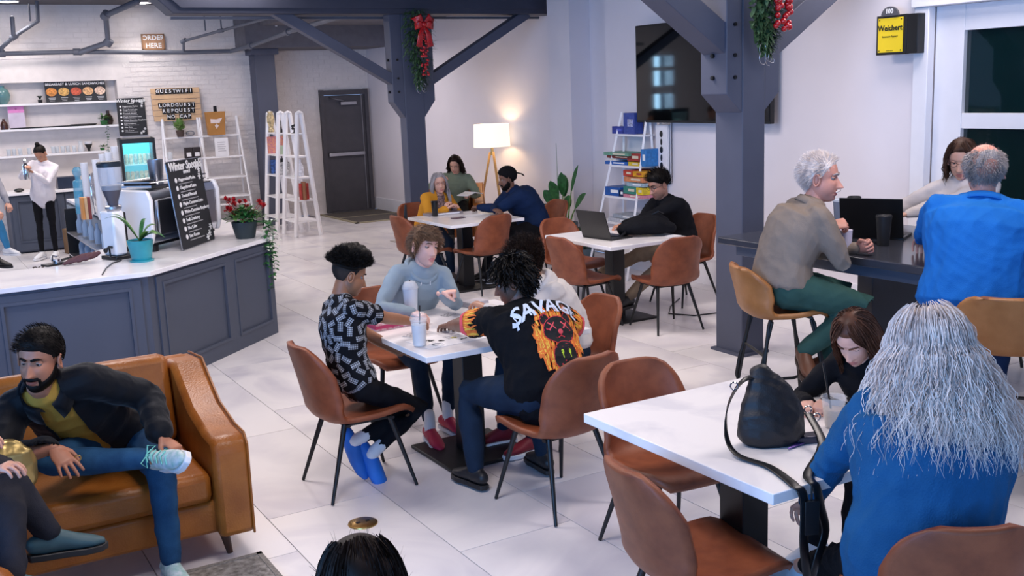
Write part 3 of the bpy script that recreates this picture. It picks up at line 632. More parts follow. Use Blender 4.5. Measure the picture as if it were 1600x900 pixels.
def person(label, P, face, s=1., lean=10, side=0, twist=0, slouch=.0, head=(0, 0, 0), hpos=None, headfwd=.04, skinm=('light', 'd9a78c'),
           hands=(None, None), elbows=(None, None), feet=(None, None), knees=(None, None), toes=(None, None), handopt=({}, {}), hdir=(None, None), hnrm=(None, None),
           top=None, topm=None, sleeve=1.0, topb=1.0, trouser=None, pantb=1.0, shoem=None, shin_end=1.0, bulk=1.0, hemdrop=.0, hires=True, lowleg=True, far=False, legs_hidden=False, headscale=1., facep={}, ups=(None, None), collar=None, undershirt=None, name='person'):
    """P pelvis centre, face heading in degrees (0=+X, 90=+Y); index 0 = left, 1 = right; all targets in world coordinates"""
    hd = math.radians(face); F = V(math.cos(hd), math.sin(hd), 0); Rr = V(math.sin(hd), -math.cos(hd), 0); Z = V(0, 0, 1)
    P = Vector(P); t = thing(name, label, 'person', (P.x, P.y, 0)); T0 = -V(P.x, P.y, 0)
    S1 = (Z*math.cos(math.radians(lean))+F*math.sin(math.radians(lean))+Rr*math.tan(math.radians(side))).normalized()
    S0 = (Z*math.cos(math.radians(lean-25*slouch))+F*math.sin(math.radians(lean-25*slouch))+Rr*math.tan(math.radians(side*.5))).normalized()
    S2 = (Z*math.cos(math.radians(lean+30*slouch))+F*math.sin(math.radians(lean+30*slouch))+Rr*math.tan(math.radians(side))).normalized()
    tw = math.radians(twist)
    yaw, pit, rol = [math.radians(a) for a in head]; yaw += hd
    hf = V(math.cos(yaw)*math.cos(pit), math.sin(yaw)*math.cos(pit), math.sin(pit)); hr = V(math.sin(yaw), -math.cos(yaw), 0); hu = hr.cross(hf)
    hr2 = hr*math.cos(rol)+hu*math.sin(rol); hu = hr2.cross(hf); hr = hr2
    if hpos is not None:
        hc = Vector(hpos); neck = hc-(hu*.4+Z*.6).normalized()*.135*s*(.6+.4*headscale)-F*(.030+.02*slouch)*s
        L = (neck-P).length; k = L/(.495*s)
        if not .86 < k < 1.14: print('SPINE', name, label[:40], round(k, 2))
        ax = (neck-P).normalized(); bow = (F-ax*F.dot(ax)).normalized()*-1
        def sp(t_): return P+(neck-P)*t_+bow*(.075*slouch*s*math.sin(PI*t_**.8))
        waist, chest = sp(.33), sp(.68); S0 = (sp(.3)-P).normalized(); S1 = (chest-waist).normalized(); S2 = (neck-sp(.8)).normalized()
        R2 = (Rr*math.cos(tw)+F*math.sin(tw)); R2 = (R2-S2*R2.dot(S2)).normalized(); F2 = S2.cross(R2).normalized()
    else:
        waist = P+S0*.16*s; chest = waist+S1*.17*s; neck = chest+S2*.165*s
        R2 = (Rr*math.cos(tw)+F*math.sin(tw)); R2 = (R2-S2*R2.dot(S2)).normalized(); F2 = S2.cross(R2).normalized()
        hc = neck+(S2*.6+Z*.4).normalized()*.165*s+F2*headfwd
    sh = [neck-S2*.05*s-R2*.165*s*bulk**.5, neck-S2*.05*s+R2*.165*s*bulk**.5]
    hips = [P-Rr*.09*s*bulk**.5, P+Rr*.09*s*bulk**.5]
    W_, E_, K_, A_ = [None]*2, [None]*2, [None]*2, [None]*2
    for i, sg in ((0, -1), (1, 1)):
        tg = Vector(hands[i]) if hands[i] is not None else sh[i]+F*.12*s-Z*.45*s
        po = Vector(elbows[i]) if elbows[i] is not None else (Rr*sg*.6-Z*1.0-F*.3)
        E_[i], W_[i] = ik(sh[i], tg, .285*s, .25*s, po)
        fg = Vector(feet[i]) if feet[i] is not None else hips[i]+F*.42*s-Z*.4*s
        po = Vector(knees[i]) if knees[i] is not None else (F+Z*.8+Rr*sg*.15)
        K_[i], A_[i] = ik(hips[i], fg, .42*s, .40*s, po)
    b2 = bulk; h = skin(*skinm)
    def torso(g, k, low=0, neckr=True, extra=0):
        pts = [P-S0*(.015+low)*s, P+S0*.03*s, P+S0*.09*s, waist, waist+S1*.09*s, chest, chest+S2*.075*s, neck-S2*.035*s, neck-S2*.005*s]
        ra = [(.135, .078), (.165, .118), (.160, .112), (.148, .108), (.158, .115), (.170, .120), (.172, .108), (.125, .078), (.07, .06)]
        sides = [Rr, Rr, Rr, Rr, (Rr+R2)/2, R2, R2, R2, R2]
        if extra: pts = pts[:-1]; ra = ra[:-1]; sides = sides[:-1]; ra[-1] = (.105, .074)
        g.tube(pts, [((a*(b2 if j < 8 else 1)*k+extra)*s, (b*(b2**1.2 if j < 7 else 1)*k+extra)*s) for j, (a, b) in enumerate(ra)], 20, side=[tuple(q) for q in sides])
        g.tube([sh[0], neck-S2*.035*s, sh[1]], [(.052*k*b2**.5+extra)*s, (.055*k+extra)*s, (.052*k*b2**.5+extra)*s], 12)
    # --- skin body: trunk, neck, arms, legs as one remeshed surface
    g = G(); torso(g, .86); nb = hc-hu*.045*s-hf*.018*s
    g.tube([neck-S2*.04*s, neck+S2*.03*s, nb], [.062*s, .054*s, .052*s], 14)
    for i in (0, 1):
        ak = .85 if sleeve >= 1 else 1.06*b2**.5; lk = .72 if trouser is not None else 1
        g.tube([sh[i], (sh[i]+E_[i])/2, E_[i], E_[i].lerp(W_[i], .35), W_[i]], [.044*s*ak, .042*s*ak, .036*s*ak, .036*s*ak, .0245*s], 12)
        g.tube([hips[i], hips[i].lerp(K_[i], .4), K_[i], K_[i].lerp(A_[i], .3), A_[i]], [.08*s*lk, .073*s*lk, .052*s*lk, .052*s*lk, .033*s], 12)
        fd = Vector(toes[i]).normalized() if toes[i] is not None else (F+Rr*(.12 if i else -.12)).normalized()
        A = A_[i]; g.tube([A-fd*.01*s, A+fd*.03*s-Z*.015*s], [.026*s, .022*s], 10)
    vox = .016 if far else .0105
    bm_ = remesh(g, vox, 3); parts = [mesh_part(bm_)]
    # hands
    for i, sg in ((0, -1), (1, 1)):
        fa = (W_[i]-E_[i]).normalized(); dd = Vector(hdir[i]) if hdir[i] is not None else fa; nn = Vector(hnrm[i]) if hnrm[i] is not None else Z
        hg = hand_geo(W_[i], dd, nn, sg, s*(.95 if s > .9 else 1.0), **handopt[i]); hm = remesh(hg, .0042 if hires and not far else .0065, 2, fac=.35); parts.append(mesh_part(hm)); bpy.data.meshes.remove(hm)
    # head
    hs = headscale*(.5+.5*s) if s > .8 else headscale*(.62+.38*s)
    nu, nv = (64, 44) if far else (112, 84)
    d, fs = head_grid(nu, nv); hp = head_surface(d, **facep)
    Mh = np.array([hr, hf, hu]).T*hs; hcn = np.array(hc)
    def toW(p): return np.asarray(p) @ Mh.T+hcn
    cen = np.array([hp[list(f)].mean(0) for f in fs])
    lm = ((np.abs(cen[:, 0]) < .0235-.9*np.abs(cen[:, 2]+.0645)) & (cen[:, 2] > -.0775) & (cen[:, 2] < -.0525) & (cen[:, 1] > .05)).astype(int)
    parts.append((toW(hp), fs, lm))
    for sg in (-1, 1):       # ears
        e = G(); ring = [(sg*(.0755+.006*math.sin(q)**2+.007*(math.cos(q) < 0)), -.006-.015*math.cos(q), .002+.029*math.sin(q)-.004) for q in (2*PI*k/14 for k in range(14))]
        e.tube(ring, .0048, 6, closed=True); e.ball((sg*.0755, -.006, -.001), (.0065, .012, .024), 8); e.ball((sg*.077, .002, -.027), (.005, .007, .008), 6)
        parts.append((toW(e.v), e.f, [0]*len(e.f)))
    me = join_meshes('body', parts, [h[0], h[1]]); me.transform(Matrix.Translation(T0)); body = link('body', me, t); bpy.data.meshes.remove(bm_)
    # eyes
    for sg in (-1, 1):
        e = G(); yb = .0605; cx = sg*.0305
        e.ball((cx, yb, .0115), .0125, 12, 0); e.ball((cx-.001*sg, yb+.0068, .0105), (.0070, .0066, .0070), 10, 1)
        o = e.xf(Matrix.Translation(T0) @ Matrix.Translation(hc) @ Matrix([list(r)+[0] for r in Mh]+[[0, 0, 0, 1]])); part('eye', e, [EYEW, IRIS], t, 0, 180)
        e = G(); 
        for a_, b_, c_ in ((.0138, .5, 1),):      # lids: partial shell over the eyeball
            nU, nV = 12, 6; vs = [];
            for iu in range(nU+1):
                for iv in range(nV+1):
                    th = -1.45+2.9*iu/nU; ph = .16+iv/nV*1.2; vs.append((cx+.0139*math.sin(th)*math.cos(ph)*1.1, yb+.0139*math.cos(th)*math.cos(ph), .0115+.0139*math.sin(ph)))
            e.add(vs, [(iu*(nV+1)+iv, (iu+1)*(nV+1)+iv, (iu+1)*(nV+1)+iv+1, iu*(nV+1)+iv+1) for iu in range(nU) for iv in range(nV)])
        e.xf(Matrix.Translation(T0) @ Matrix.Translation(hc) @ Matrix([list(r)+[0] for r in Mh]+[[0, 0, 0, 1]])); part('eyelid', e, h[0], t, 0, 180)
    J = [(tuple(E_[0]), .11), (tuple(E_[1]), .11), (tuple(waist), .15), (tuple(sh[0]), .10), (tuple(sh[1]), .10)]
    KJ = [(tuple(K_[0]), .13), (tuple(K_[1]), .13), (tuple(hips[0]), .13), (tuple(hips[1]), .13)]
    cv = .015 if far else .0095
    out = dict(root=t, T0=T0, hc=hc, hr=hr, hf=hf, hu=hu, hs=hs, Mh=Mh, sh=sh, E=E_, W=W_, K=K_, A=A_, neck=neck, S2=S2, F2=F2, R2=R2, P=P, toW=toW, s=s, F=F, R=Rr, body=body)
    if top is not None:
        g = G(); torso(g, 1.0*topb, hemdrop, extra=.008)
        for i in (0, 1):
            if sleeve >= 1: g.tube([sh[i], sh[i].lerp(E_[i], .5), E_[i], E_[i].lerp(W_[i], .5), E_[i].lerp(W_[i], .97 if sleeve > 1 or sleeve == 1 else sleeve)], [(.056*topb*b2**.5+.004)*s, (.056*topb*b2**.5)*s, .05*topb*s, .046*topb*s, .036*topb**.7*s], 14, dome=True)
            else: g.tube([sh[i], sh[i].lerp(E_[i], sleeve*.5), sh[i].lerp(E_[i], sleeve)], [(.056*topb*b2**.5+.004)*s, (.062*topb*b2**.5)*s, (.066*topb*b2**.5)*s], 14, dome=False)
        tm = remesh(g, cv, 3); wrinkle(tm, .017*s, 24, zlib.crc32(label.encode()) % 1000, J); tm.materials.append(topm); tm.transform(Matrix.Translation(T0)); out['top'] = link(top, tm, t)
    if trouser is not None:
        g = G(); g.tube([P+S0*.09*s, P+S0*.02*s, P-S0*.015*s], [(.162*b2*s, .118*b2*s), (.174*b2*s, .126*b2*s), (.14*b2*s, .082*b2*s)], 18, side=Rr)
        for i in (0, 1):
            e = K_[i].lerp(A_[i], shin_end*.96)
            g.tube([hips[i], hips[i].lerp(K_[i], .4), K_[i], K_[i].lerp(A_[i], .35), e], [.094*pantb*s*b2**.5, .084*pantb*s*b2**.5, .064*pantb*s, .061*pantb*s, .046*pantb*s], 14)
        tm = remesh(g, cv*1.1, 3); wrinkle(tm, .015*s, 22, zlib.crc32(label.encode()) % 777, KJ); tm.materials.append(trouser); tm.transform(Matrix.Translation(T0)); out['trousers'] = link('trousers', tm, t)
    if shoem is not None:
        for i in (0, 1):
            fd = Vector(toes[i]).normalized() if toes[i] is not None else (F+Rr*(.12 if i else -.12)).normalized()
            out.setdefault('shoes', []).append(shoe(t, A_[i]+T0, fd, s, *shoem, up=ups[i]))
    return out
def shoe(par, A, fd, s, um, sm, up=None):
    sd = fd.cross(V(0, 0, 1) if up is None else Vector(up)) if abs(fd.z) < .9 or up else V(1, 0, 0); sd.normalize(); up = sd.cross(fd).normalized()
    g = G(); g.tube([A-fd*.055*s-up*.035*s, A-fd*.02*s-up*.03*s, A+fd*.04*s-up*.032*s, A+fd*.10*s-up*.046*s, A+fd*.155*s-up*.055*s, A+fd*.19*s-up*.060*s], [(.033*s, .036*s), (.038*s, .046*s), (.040*s, .042*s), (.046*s, .030*s), (.042*s, .022*s), (.025*s, .014*s)], 14, side=sd)
    g.tube([A-up*.045*s, A-fd*.003*s+up*.02*s], [.04*s, .037*s], 12, dome=False)
    me = remesh(g, .008, 2); me.materials.append(um); o = link('shoe', me, par)
    g = G(); out = [(-.085, .0), (-.075, .026), (-.03, .034), (.06, .038), (.12, .05), (.18, .04), (.212, .012), (.212, -.012), (.18, -.04), (.12, -.05), (.06, -.038), (-.03, -.034), (-.075, -.026)]
    vs = [A+fd*(x*s)+sd*(y*s)-up*(.094*s) for x, y in out]+[A+fd*(x*s)+sd*(y*s)-up*(.068*s) for x, y in out]; n = len(out)
    g.add(vs, [tuple(range(n)), tuple(range(n, 2*n))[::-1]]+[((i+1) % n, i, n+i, n+(i+1) % n) for i in range(n)]); part('sole', g, sm, o, .004)
    return o
# ------------------------------------------------------------------ hair builders
def hair_cap(p, kind, thick, m, noise_amp=.0, nscale=60, name='hair', shape=None, res=(96, 64), seed=0, soft=.012):
    d, fs = head_grid(*res); hp = head_surface(d); msk = hair_mask(hp, kind, soft)
    rad = np.linalg.norm(hp, axis=1); th = np.full(len(hp), float(thick)) if not callable(thick) else thick(hp)
    rr = np.random.default_rng(seed); ns = np.zeros(len(hp))
    for i in range(8):
        q = rr.normal(size=3); q *= nscale*(.6+rr.random())/np.linalg.norm(q); ns += np.sin(hp @ q+rr.random()*6.28)
    off = -.004+msk**.6*(th+ns/3*noise_amp)
    q = d*(rad+off)[:, None]
    if shape: q = shape(q, hp, msk)
    keep = [f for f in fs if max(msk[list(f)]) > 0.0]
    g = G(); g.v = [tuple(a) for a in p['toW'](q)+np.array(p['T0'])]; g.f = keep; g.m = [0]*len(keep)
    return part(name, g, m, p['root'], 0, 180)
def scalp_roots(kind, n, seed=0, thick=0., minz=None):
    r = np.random.default_rng(seed); out = []
    while len(out) < n:
        d = r.normal(size=(n*2, 3)); d /= np.linalg.norm(d, axis=1)[:, None]; hp = head_surface(d); k = hair_mask(hp, kind) > .5
        for a, b in zip(hp[k], d[k]): out.append((a+b*thick, b))
    return out[:n]
def tufts(p, kind, n, length, flow, m, rad=.0011, thick=.004, curl=0, seed=0, npt=5, grav=0., name='strands', par=None, lenf=None):
    """short hairs standing off / combed along flow(local position, outward dir)"""
    rr = np.random.default_rng(seed); roots = scalp_roots(kind, n, seed, thick)
    def path(i, r):
        a, dr = r; f = np.array(flow(a, dr), float); f /= np.linalg.norm(f)+1e-9; L = length*(.6+.6*rr.random())*(lenf(a) if lenf else 1); P = []; ph = rr.random(3)*6.28; q = a.copy(); v = f+rr.normal(size=3)*.15
        for j in range(npt):
            P.append(q.copy()+(curl*np.sin(ph+j*1.9) if curl else 0)); q = q+v/np.linalg.norm(v)*L/(npt-1); v = v+np.array([0, -0, -grav])*.3
        P = np.array(P)
        return p['toW'](P)+np.array(p['T0'])
    return strands(name, roots, path, rad, m, par or p['root'])
def brows(p, m, w=.004, dz=0.):
    for sg in (-1, 1):
        g = G(); pts = [(sg*x, y, z+dz) for x, y, z in ((.012, .0845, .029), (.024, .083, .034), (.036, .077, .034), (.046, .066, .028))]
        g.tube(pts, [(w*.8, .0035), (w, .004), (w*.8, .003), (w*.3, .002)], 6, side=(0, 0, 1)); g.v = [tuple(a) for a in p['toW'](g.v)+np.array(p['T0'])]; part('eyebrow', g, m, p['root'], 0, 180)
def beard(p, m, low=-.13, high=-.035, thick=.005, mous=True, chinonly=False):
    d, fs = head_grid(112, 84); hp = head_surface(d); x, y, z = hp.T
    ax = np.abs(x); up = np.interp(y, [-.02, .02, .06, .09], [-.0, -.02, -.058, -.085])
    k = np.clip((up-z)/.008, 0, 1)*np.clip((z-low)/.01, 0, 1)*np.clip((y+.012)/.01, 0, 1)
    if chinonly: k *= np.clip((.04-ax)/.008, 0, 1)
    lips = (ax < .022) & (z > -.079) & (z < -.055)
    if mous: k = np.maximum(k, np.clip((.030-ax)/.005, 0, 1)*np.clip((z+.056)/.002, 0, 1)*np.clip((-.043-z)/.002, 0, 1)*(y > .05)); k = np.maximum(k, np.clip(1-np.abs(ax-.030)/.006, 0, 1)*((z < -.05) & (z > -.09))*(y > .05))
    k[lips] = 0
    q = d*(np.linalg.norm(hp, axis=1)+np.where(k > 0, k*thick, -.003))[:, None]
    g = G(); g.v = [tuple(a) for a in p['toW'](q)+np.array(p['T0'])]; g.f = [f for f in fs if max(k[list(f)]) > 0]; g.m = [0]*len(g.f); return part('beard', g, m, p['root'], 0, 180)
def glasses(p, m):
    g = G()
    for sg in (-1, 1):
        g.tube([(sg*.032+.019*math.cos(q)*1.15, .092-.012*abs(.3*math.cos(q)), .010+.0165*math.sin(q)) for q in (2*PI*k/16 for k in range(16))], .0016, 5, closed=True)
        g.tube([(sg*.053, .09, .013), (sg*.072, .06, .013), (sg*.079, -.005, .013)], .0015, 5)
    g.tube([(-.011, .094, .013), (0, .097, .015), (.011, .094, .013)], .0015, 5)
    g.v = [tuple(a) for a in p['toW'](g.v)+np.array(p['T0'])]; return part('glasses', g, m, p['root'], 0, 180)
def neckring(p, m, r=.075, th=.014, name='collar', tilt=.0, up=0.0):
    c = p['neck']+p['T0']+p['S2']*(.0+up); g = G(); s = p['s']; X = p['R2']; Y = p['F2']
    g.tube([c+X*(r*s*math.cos(q))+Y*(r*.9*s*math.sin(q)+.006)-p['S2']*(.022*s*max(0, math.sin(q))) for q in (2*PI*k/20 for k in range(20))], th*s, 8, closed=True)
    return part(name, g, m, p['root'], 0, 180)
def hood(p, m):
    c = p['neck']+p['T0']; g = G(); s = p['s']; X = p['R2']; Y = p['F2']; U = p['S2']
    g.tube([c+X*(.104*s*math.cos(q))+Y*(s*(.094*math.sin(q)-.004))+U*(s*(.006-.062*max(0, math.sin(q)))) for q in (2*PI*j/24 for j in range(24))], [(.024*s, .022*s)]*24, 8, closed=True)
    g.tube([c+X*(x*s)-Y*((.085-.9*x*x*4)*s)-U*(.03*s) for x in (-.10, -.05, 0, .05, .10)], [(.028*s, .02*s), (.048*s, .036*s), (.055*s, .042*s), (.048*s, .036*s), (.028*s, .02*s)], 12, side=tuple(U))
    me = remesh(g, .008, 4); wrinkle(me, .006, 40, 3); me.materials.append(m)
    o = link('hood', me, p['root'])
    for sg in (-1, 1):
        g = G(); b = c+X*(.03*sg*s)+Y*(.10*s)-U*(.045*s); g.tube([b, b+Y*.012-U*.04+X*sg*.006, b+Y*.012-U*.12+X*sg*.004], .0032, 6); part('drawstring', g, WHT2, o)
    return o
WHT2 = mat('cord_white', 'e6e6ea', .7, var=0)
def surf(o):
    me = o.data; return BVHTree.FromPolygons([tuple(v.co) for v in me.vertices], [tuple(q.vertices) for q in me.polygons])
def project(polys, o, origin, x, z, name, mats, par, off=.0025, cell=.012):
    """lay flat 2-D print (list of (outline, material index), metres) on a cloth surface"""
    bv = surf(o); x = Vector(x).normalized(); z = Vector(z).normalized(); n = x.cross(z).normalized(); bm = bmesh.new()
    up_ = 0
    for li, (pts, mi) in enumerate(polys):
        up_ += mi > 1
        vs = [bm.verts.new((a, b, (.0045+up_*.00025) if mi > 1 and len(polys) > 40 and mi != 4 else li*.00002)) for a, b in pts]
        try: f = bm.faces.new(vs); f.material_index = mi
        except ValueError: pass
    xs = [v.co.x for v in bm.verts]; ys = [v.co.y for v in bm.verts]
    bmesh.ops.triangulate(bm, faces=bm.faces[:])
    for ax, lo, hi in ((0, min(xs), max(xs)), (1, min(ys), max(ys))):
        k = lo+cell
        while k < hi:
            co = (k, 0, 0) if ax == 0 else (0, k, 0); no = (1, 0, 0) if ax == 0 else (0, 1, 0)
            bmesh.ops.bisect_plane(bm, geom=bm.verts[:]+bm.edges[:]+bm.faces[:], plane_co=co, plane_no=no); k += cell
    origin = Vector(origin)
    bad = []
    for v in bm.verts:
        a = origin+x*v.co.x+z*v.co.y; hit = bv.ray_cast(a+n*.35, -n, .8); dz = v.co.z
        if hit[0] is None: bad.append(v); continue
        v.co = hit[0]+n*(off+dz)
    bmesh.ops.delete(bm, geom=bad, context='VERTS')
    me = bpy.data.meshes.new(name); bm.to_mesh(me); bm.free()
    for m in mats: me.materials.append(m)
    me.update(); return link(name, me, par)
def longhair(p, n, kind, m, length, spread, seed=1, wave=.01, rad=.0016, npt=12, base=.012, width=1., flare=.6, faceclear=1.95, lift=.0, back=0., crown=(0, -.01), layer=.012):
    """hair combed down from the crown over the skull, then falling and widening"""
    rr = np.random.default_rng(seed); roots = scalp_roots(kind, n, seed, 0)
    ex, ey, ez, c0 = .079*width+base, .097*width+base, .118+base, np.array([0, -.008, .008])
    def path(i, r):
        a, d = r; L = length*(.78+.3*rr.random()); lay = layer*rr.random()-.004; az = math.atan2(a[0]-crown[0], -(a[1]-crown[1]))   # 0 = back
        pol = math.acos(max(-1, min(1, (a[2]-.008)/.118))); st = L/npt; P = []; ph = rr.random()*6.28; wv = wave*(.5+rr.random()); T = spread*rr.random()**.6; z = .01; azt = az
        lim = faceclear
        for j in range(npt+1):
            if pol < 1.50:
                f = pol/1.5
                if abs(az) > lim: azt = az+(math.copysign(lim, az)-az)*f**1.5
                q = c0+np.array([math.sin(azt)*math.sin(pol)*(ex+lay), -math.cos(azt)*math.sin(pol)*(ey+lay), math.cos(pol)*(ez+lift+lay)]); pol += st/.105; z = q[2]
            else:
                if abs(azt) > lim: azt = math.copysign(lim, azt)
                z -= st*.97; k = min(1, max(0, (.02-z)/(length*.85))); rx = ex+lay+T*k**flare; ry = ey+lay+T*k**flare*.55
                q = c0+np.array([math.sin(azt)*rx, -math.cos(azt)*ry-back*k, 0]); q[2] = z
            w = wv*min(1, j/5)
            P.append(q+np.array([math.sin(ph+j*1.25), math.cos(ph*2+j*1.05), .4*math.sin(ph+j)])*w)
        return p['toW'](np.array(P))+np.array(p['T0'])
    return strands('hair_strands', roots, path, rad, m, p['root'])
def atd(x, y, dep): return Vector(CC+_ray(x, y)*dep)
BLK = hairmat('black', '15110f', rough=.55); DKB = hairmat('dark_brown', '2c1d17', '1a110d'); BRN = hairmat('brown', '5b4134', '3f2a20'); SND = hairmat('sandy', '8a6c54', '5f4636')
GRY = hairmat('grey', 'b9b2b2', '8d8684'); SLV = hairmat('silver', 'eee3dc', 'c6b9b4'); FUZ = hairmat('shaved', '39302c', rough=.9)
DEN = fabric('denim', '2c5578', bump=.3, bscale=400, var=.12, vscale=12, col2='1f3f5f'); DEN2 = fabric('dark_denim', '1c2a3c', var=.1, vscale=10); BLKF = fabric('black', '131419', var=.1); DKG = fabric('dark_grey', '2c2c33', var=.12)
WHT = mat('shoe_white', 'e6e7ea', .6, bump=.1); BLS = mat('shoe_black', '17171a', .5); SOLE = mat('sole_white', 'e9e9ec', .6)
def shirtcollar(p, m, r=.076, h=.045, nm='collar'):
    c = p['neck']+p['T0']; s = p['s']; X, Y, U = p['R2'], p['F2'], p['S2']; g = G(); vs = []; n = 22
    for k in range(n+1):
        q = PI*.5+.30+(2*PI-.60)*k/n; fx, fy = math.cos(q), math.sin(q); e = max(0, fy)**2
        b = c+X*(r*fx*s)+Y*(r*.88*fy*s+.004)-U*(.030*s*max(0, fy)+.012)
        vs += [b-U*.01, b+U*(h*.75*s)*(1-.25*e), b+(X*fx+Y*fy)*(.016*s)+U*(h*.62*s)*(1-.3*e), b+(X*fx+Y*fy)*(.030+.018*e)*s-U*(.004+.022*e)*s]
    g.add(vs, [(i*4+j, (i+1)*4+j, (i+1)*4+j+1, i*4+j+1) for i in range(n) for j in range(3)])
    o = part(nm, g, m, p['root'], 0, 180); so = o.modifiers.new('s', 'SOLIDIFY'); so.thickness = .004; return o
# ---- boy in the patterned shirt
p = person('boy with a high dark afro in a black shirt with grey block print', (2.06, 5.24, .55), 0, .93, lean=9, side=-2, slouch=.5, hpos=near(546, 430, 2.17, 5.27), head=(-12, -22, 0), skinm=('brown', '9c6a4c'), headscale=1.0,
    hands=((2.42, 5.40, .63), atz(650, 503, .83)), elbows=((-.5, .6, -1), (.2, -.5, -1)), feet=(atz(556, 688, .24), atz(582, 708, .16)), knees=((1, .05, .35), (1, -.05, .35)), toes=((.25, -.25, -.75), (.30, -.35, -.8)),
    hdir=((1, -.2, .1), (1, .15, -.15)), hnrm=((0, 0, 1), (0, -.3, 1)), handopt=(dict(curl=.6), dict(curl=.45)), top='shirt', topm=BLKF, sleeve=.72, topb=1.04, trouser=BLKF, pantb=.9, shin_end=.88, shoem=None)
boyA = p
for i in (0, 1):
    fd = (V(.25, -.25, -.75) if i == 0 else V(.30, -.35, -.8)).normalized(); A = p['A'][i]+p['T0']; sd = fd.cross(V(0, 0, 1)).normalized(); up = sd.cross(fd)
    g = G(); g.tube([A-fd*.06-up*.03, A+fd*.03-up*.035, A+fd*.10-up*.045, A+fd*.17-up*.05, A+fd*.205-up*.05], [(.042, .035), (.048, .05), (.055, .045), (.052, .034), (.03, .02)], 14, side=sd)
    me = remesh(g, .009, 3); me.materials.append(mat('blue_foam', '1f6fd0', .55)); link('shoe', me, p['root'])
    kd = (p['K'][i]-p['A'][i]).normalized(); g = G(); g.tube([A-kd*.01, A+kd*.07], [.037, .036], 12); part('sock', g, WHT, p['root'])
def afro_shape(q, hp, m):
    z = hp[:, 2]; k = np.clip((z-.055)/.04, 0, 1); r = np.linalg.norm(q[:, :2], axis=1)+1e-6; q = q.copy()
    q[:, :2] *= (1+.05*m+.07*k)[:, None]; q[:, 2] += k*.055; q[:, 1] += .012*k; return q
hair_cap(p, 'afro', .014, BLK, .005, 150, shape=afro_shape, seed=3, soft=.006)
tufts(p, 'afro', 5200, .034, lambda a, d: d+np.array([0, .1, .5])*(a[2] > .08), BLK, rad=.0013, thick=.026, curl=.006, seed=4, npt=5)
tufts(p, 'afro', 2500, .02, lambda a, d: np.array([d[0]*1.6, d[1]*1.6, .4]), BLK, rad=.0012, thick=.02, curl=.003, seed=5, npt=7)
hair_cap(p, 'full', .0062, FUZ, 0, name='shaved_sides'); brows(p, BLK); neckring(p, BLKF, .066, .012)
# block print on the shirt: striped slabs turned every way
def block_print(o, n, seed, mats, par, size=.05):
    me = o.data; r = random.Random(seed); v = arrays(me); nn = np.empty(len(v)*3, 'f4'); me.vertices.foreach_get('normal', nn); nn = nn.reshape(-1, 3); bv = surf(o); g = G(); done = []
    for _ in range(n*14):
        i = r.randrange(len(v)); c = v[i]
        if any((c[0]-q[0])**2+(c[1]-q[1])**2+(c[2]-q[2])**2 < (size*.72)**2 for q in done): continue
        done.append(c)
        nv = Vector(nn[i]).normalized(); a = nv.orthogonal().normalized(); an = r.uniform(0, 6.28); b = nv.cross(a); x = a*math.cos(an)+b*math.sin(an); y = nv.cross(x); w, h = size*.44, size*.25
        for k in range(3):
            y0, y1 = -h+k*2*h/3+.0012, -h+(k+1)*2*h/3-.0012
            seg = 5; x0 = -w
            for j in range(seg):
                x0 = -w+2*w*j/seg+.0008; x1 = -w+2*w*(j+1)/seg-.0016; vs = []
                for (px_, py_) in ((x0, y0), (x1, y0), (x1, y1), (x0, y1)):
                    q = Vector(c)+x*px_+y*py_; hit = bv.ray_cast(q+nv*.03, -nv, .06)
                    if hit[0] is None: break
                    vs.append(hit[0]+hit[1]*.0018)
                if len(vs) == 4: g.add(vs, [(0, 1, 2, 3)], k % len(mats))
        if len(done) >= n: break
    o2 = part('shirt_print', g, mats, par, 0, 0); o2['kind'] = 'stuff'; return o2
block_print(p['top'], 430, 2, [mat('print_grey', '8d9097', .8), mat('print_pale', 'b3b7be', .8)], p['root'], .060)
# ---- blond boy
HG = fabric('grey_hoodie', '8fa0ad', var=.05)
p = person('smiling boy with sandy fringe in a grey hoodie, fist held out over the table', (2.74, 6.10, .60), -80, .96, lean=18, twist=-14, hpos=near(664, 386, 2.84, 5.86), head=(0, -4, 8), skinm=('fair', 'e3b3a4'),
    hands=(atz(690, 458, .93), atz(644, 488, .83)), elbows=((.7, .1, -1), (-1, .3, -.6)), feet=(atz(700, 652, .1), atz(672, 670, .1)), toes=((.2, -1, -.1), (-.1, -1, -.1)), hdir=((.8, -.5, .1), (.5, -.8, -.2)), handopt=(dict(curl=1.25, thumb=1), dict(curl=.5)),
    top='hoodie', topm=HG, topb=1.12, trouser=DEN2, pantb=.95, shin_end=.86, shoem=(mat('red_clog', 'b3193c', .5), mat('clog_sole', 'd9dbe0', .6)), headscale=1.04, facep=dict(nose=.8, jaw=.96))
blond = p
hair_cap(p, 'bangs', .011, SND, .003, 90, seed=2)
tufts(p, 'bangs', 3600, .040, lambda a, d: np.array([-.35+d[0]*.5, .75 if a[1] > -.02 else -.4, -.25 if a[2] < .09 else .05])+d*.35, SND, rad=.0010, thick=.008, seed=6, grav=.6)
brows(p, SND); hood(p, HG); neckring(p, BLKF, .07, .012, 'tee_neck')
for i in (0, 1):
    A = p['A'][i]+p['T0']; g = G(); g.tube([A-V(0, 0, .01), A+V(0, 0, .09)], [.036, .034], 12); part('sock', g, WHT, p['root'])
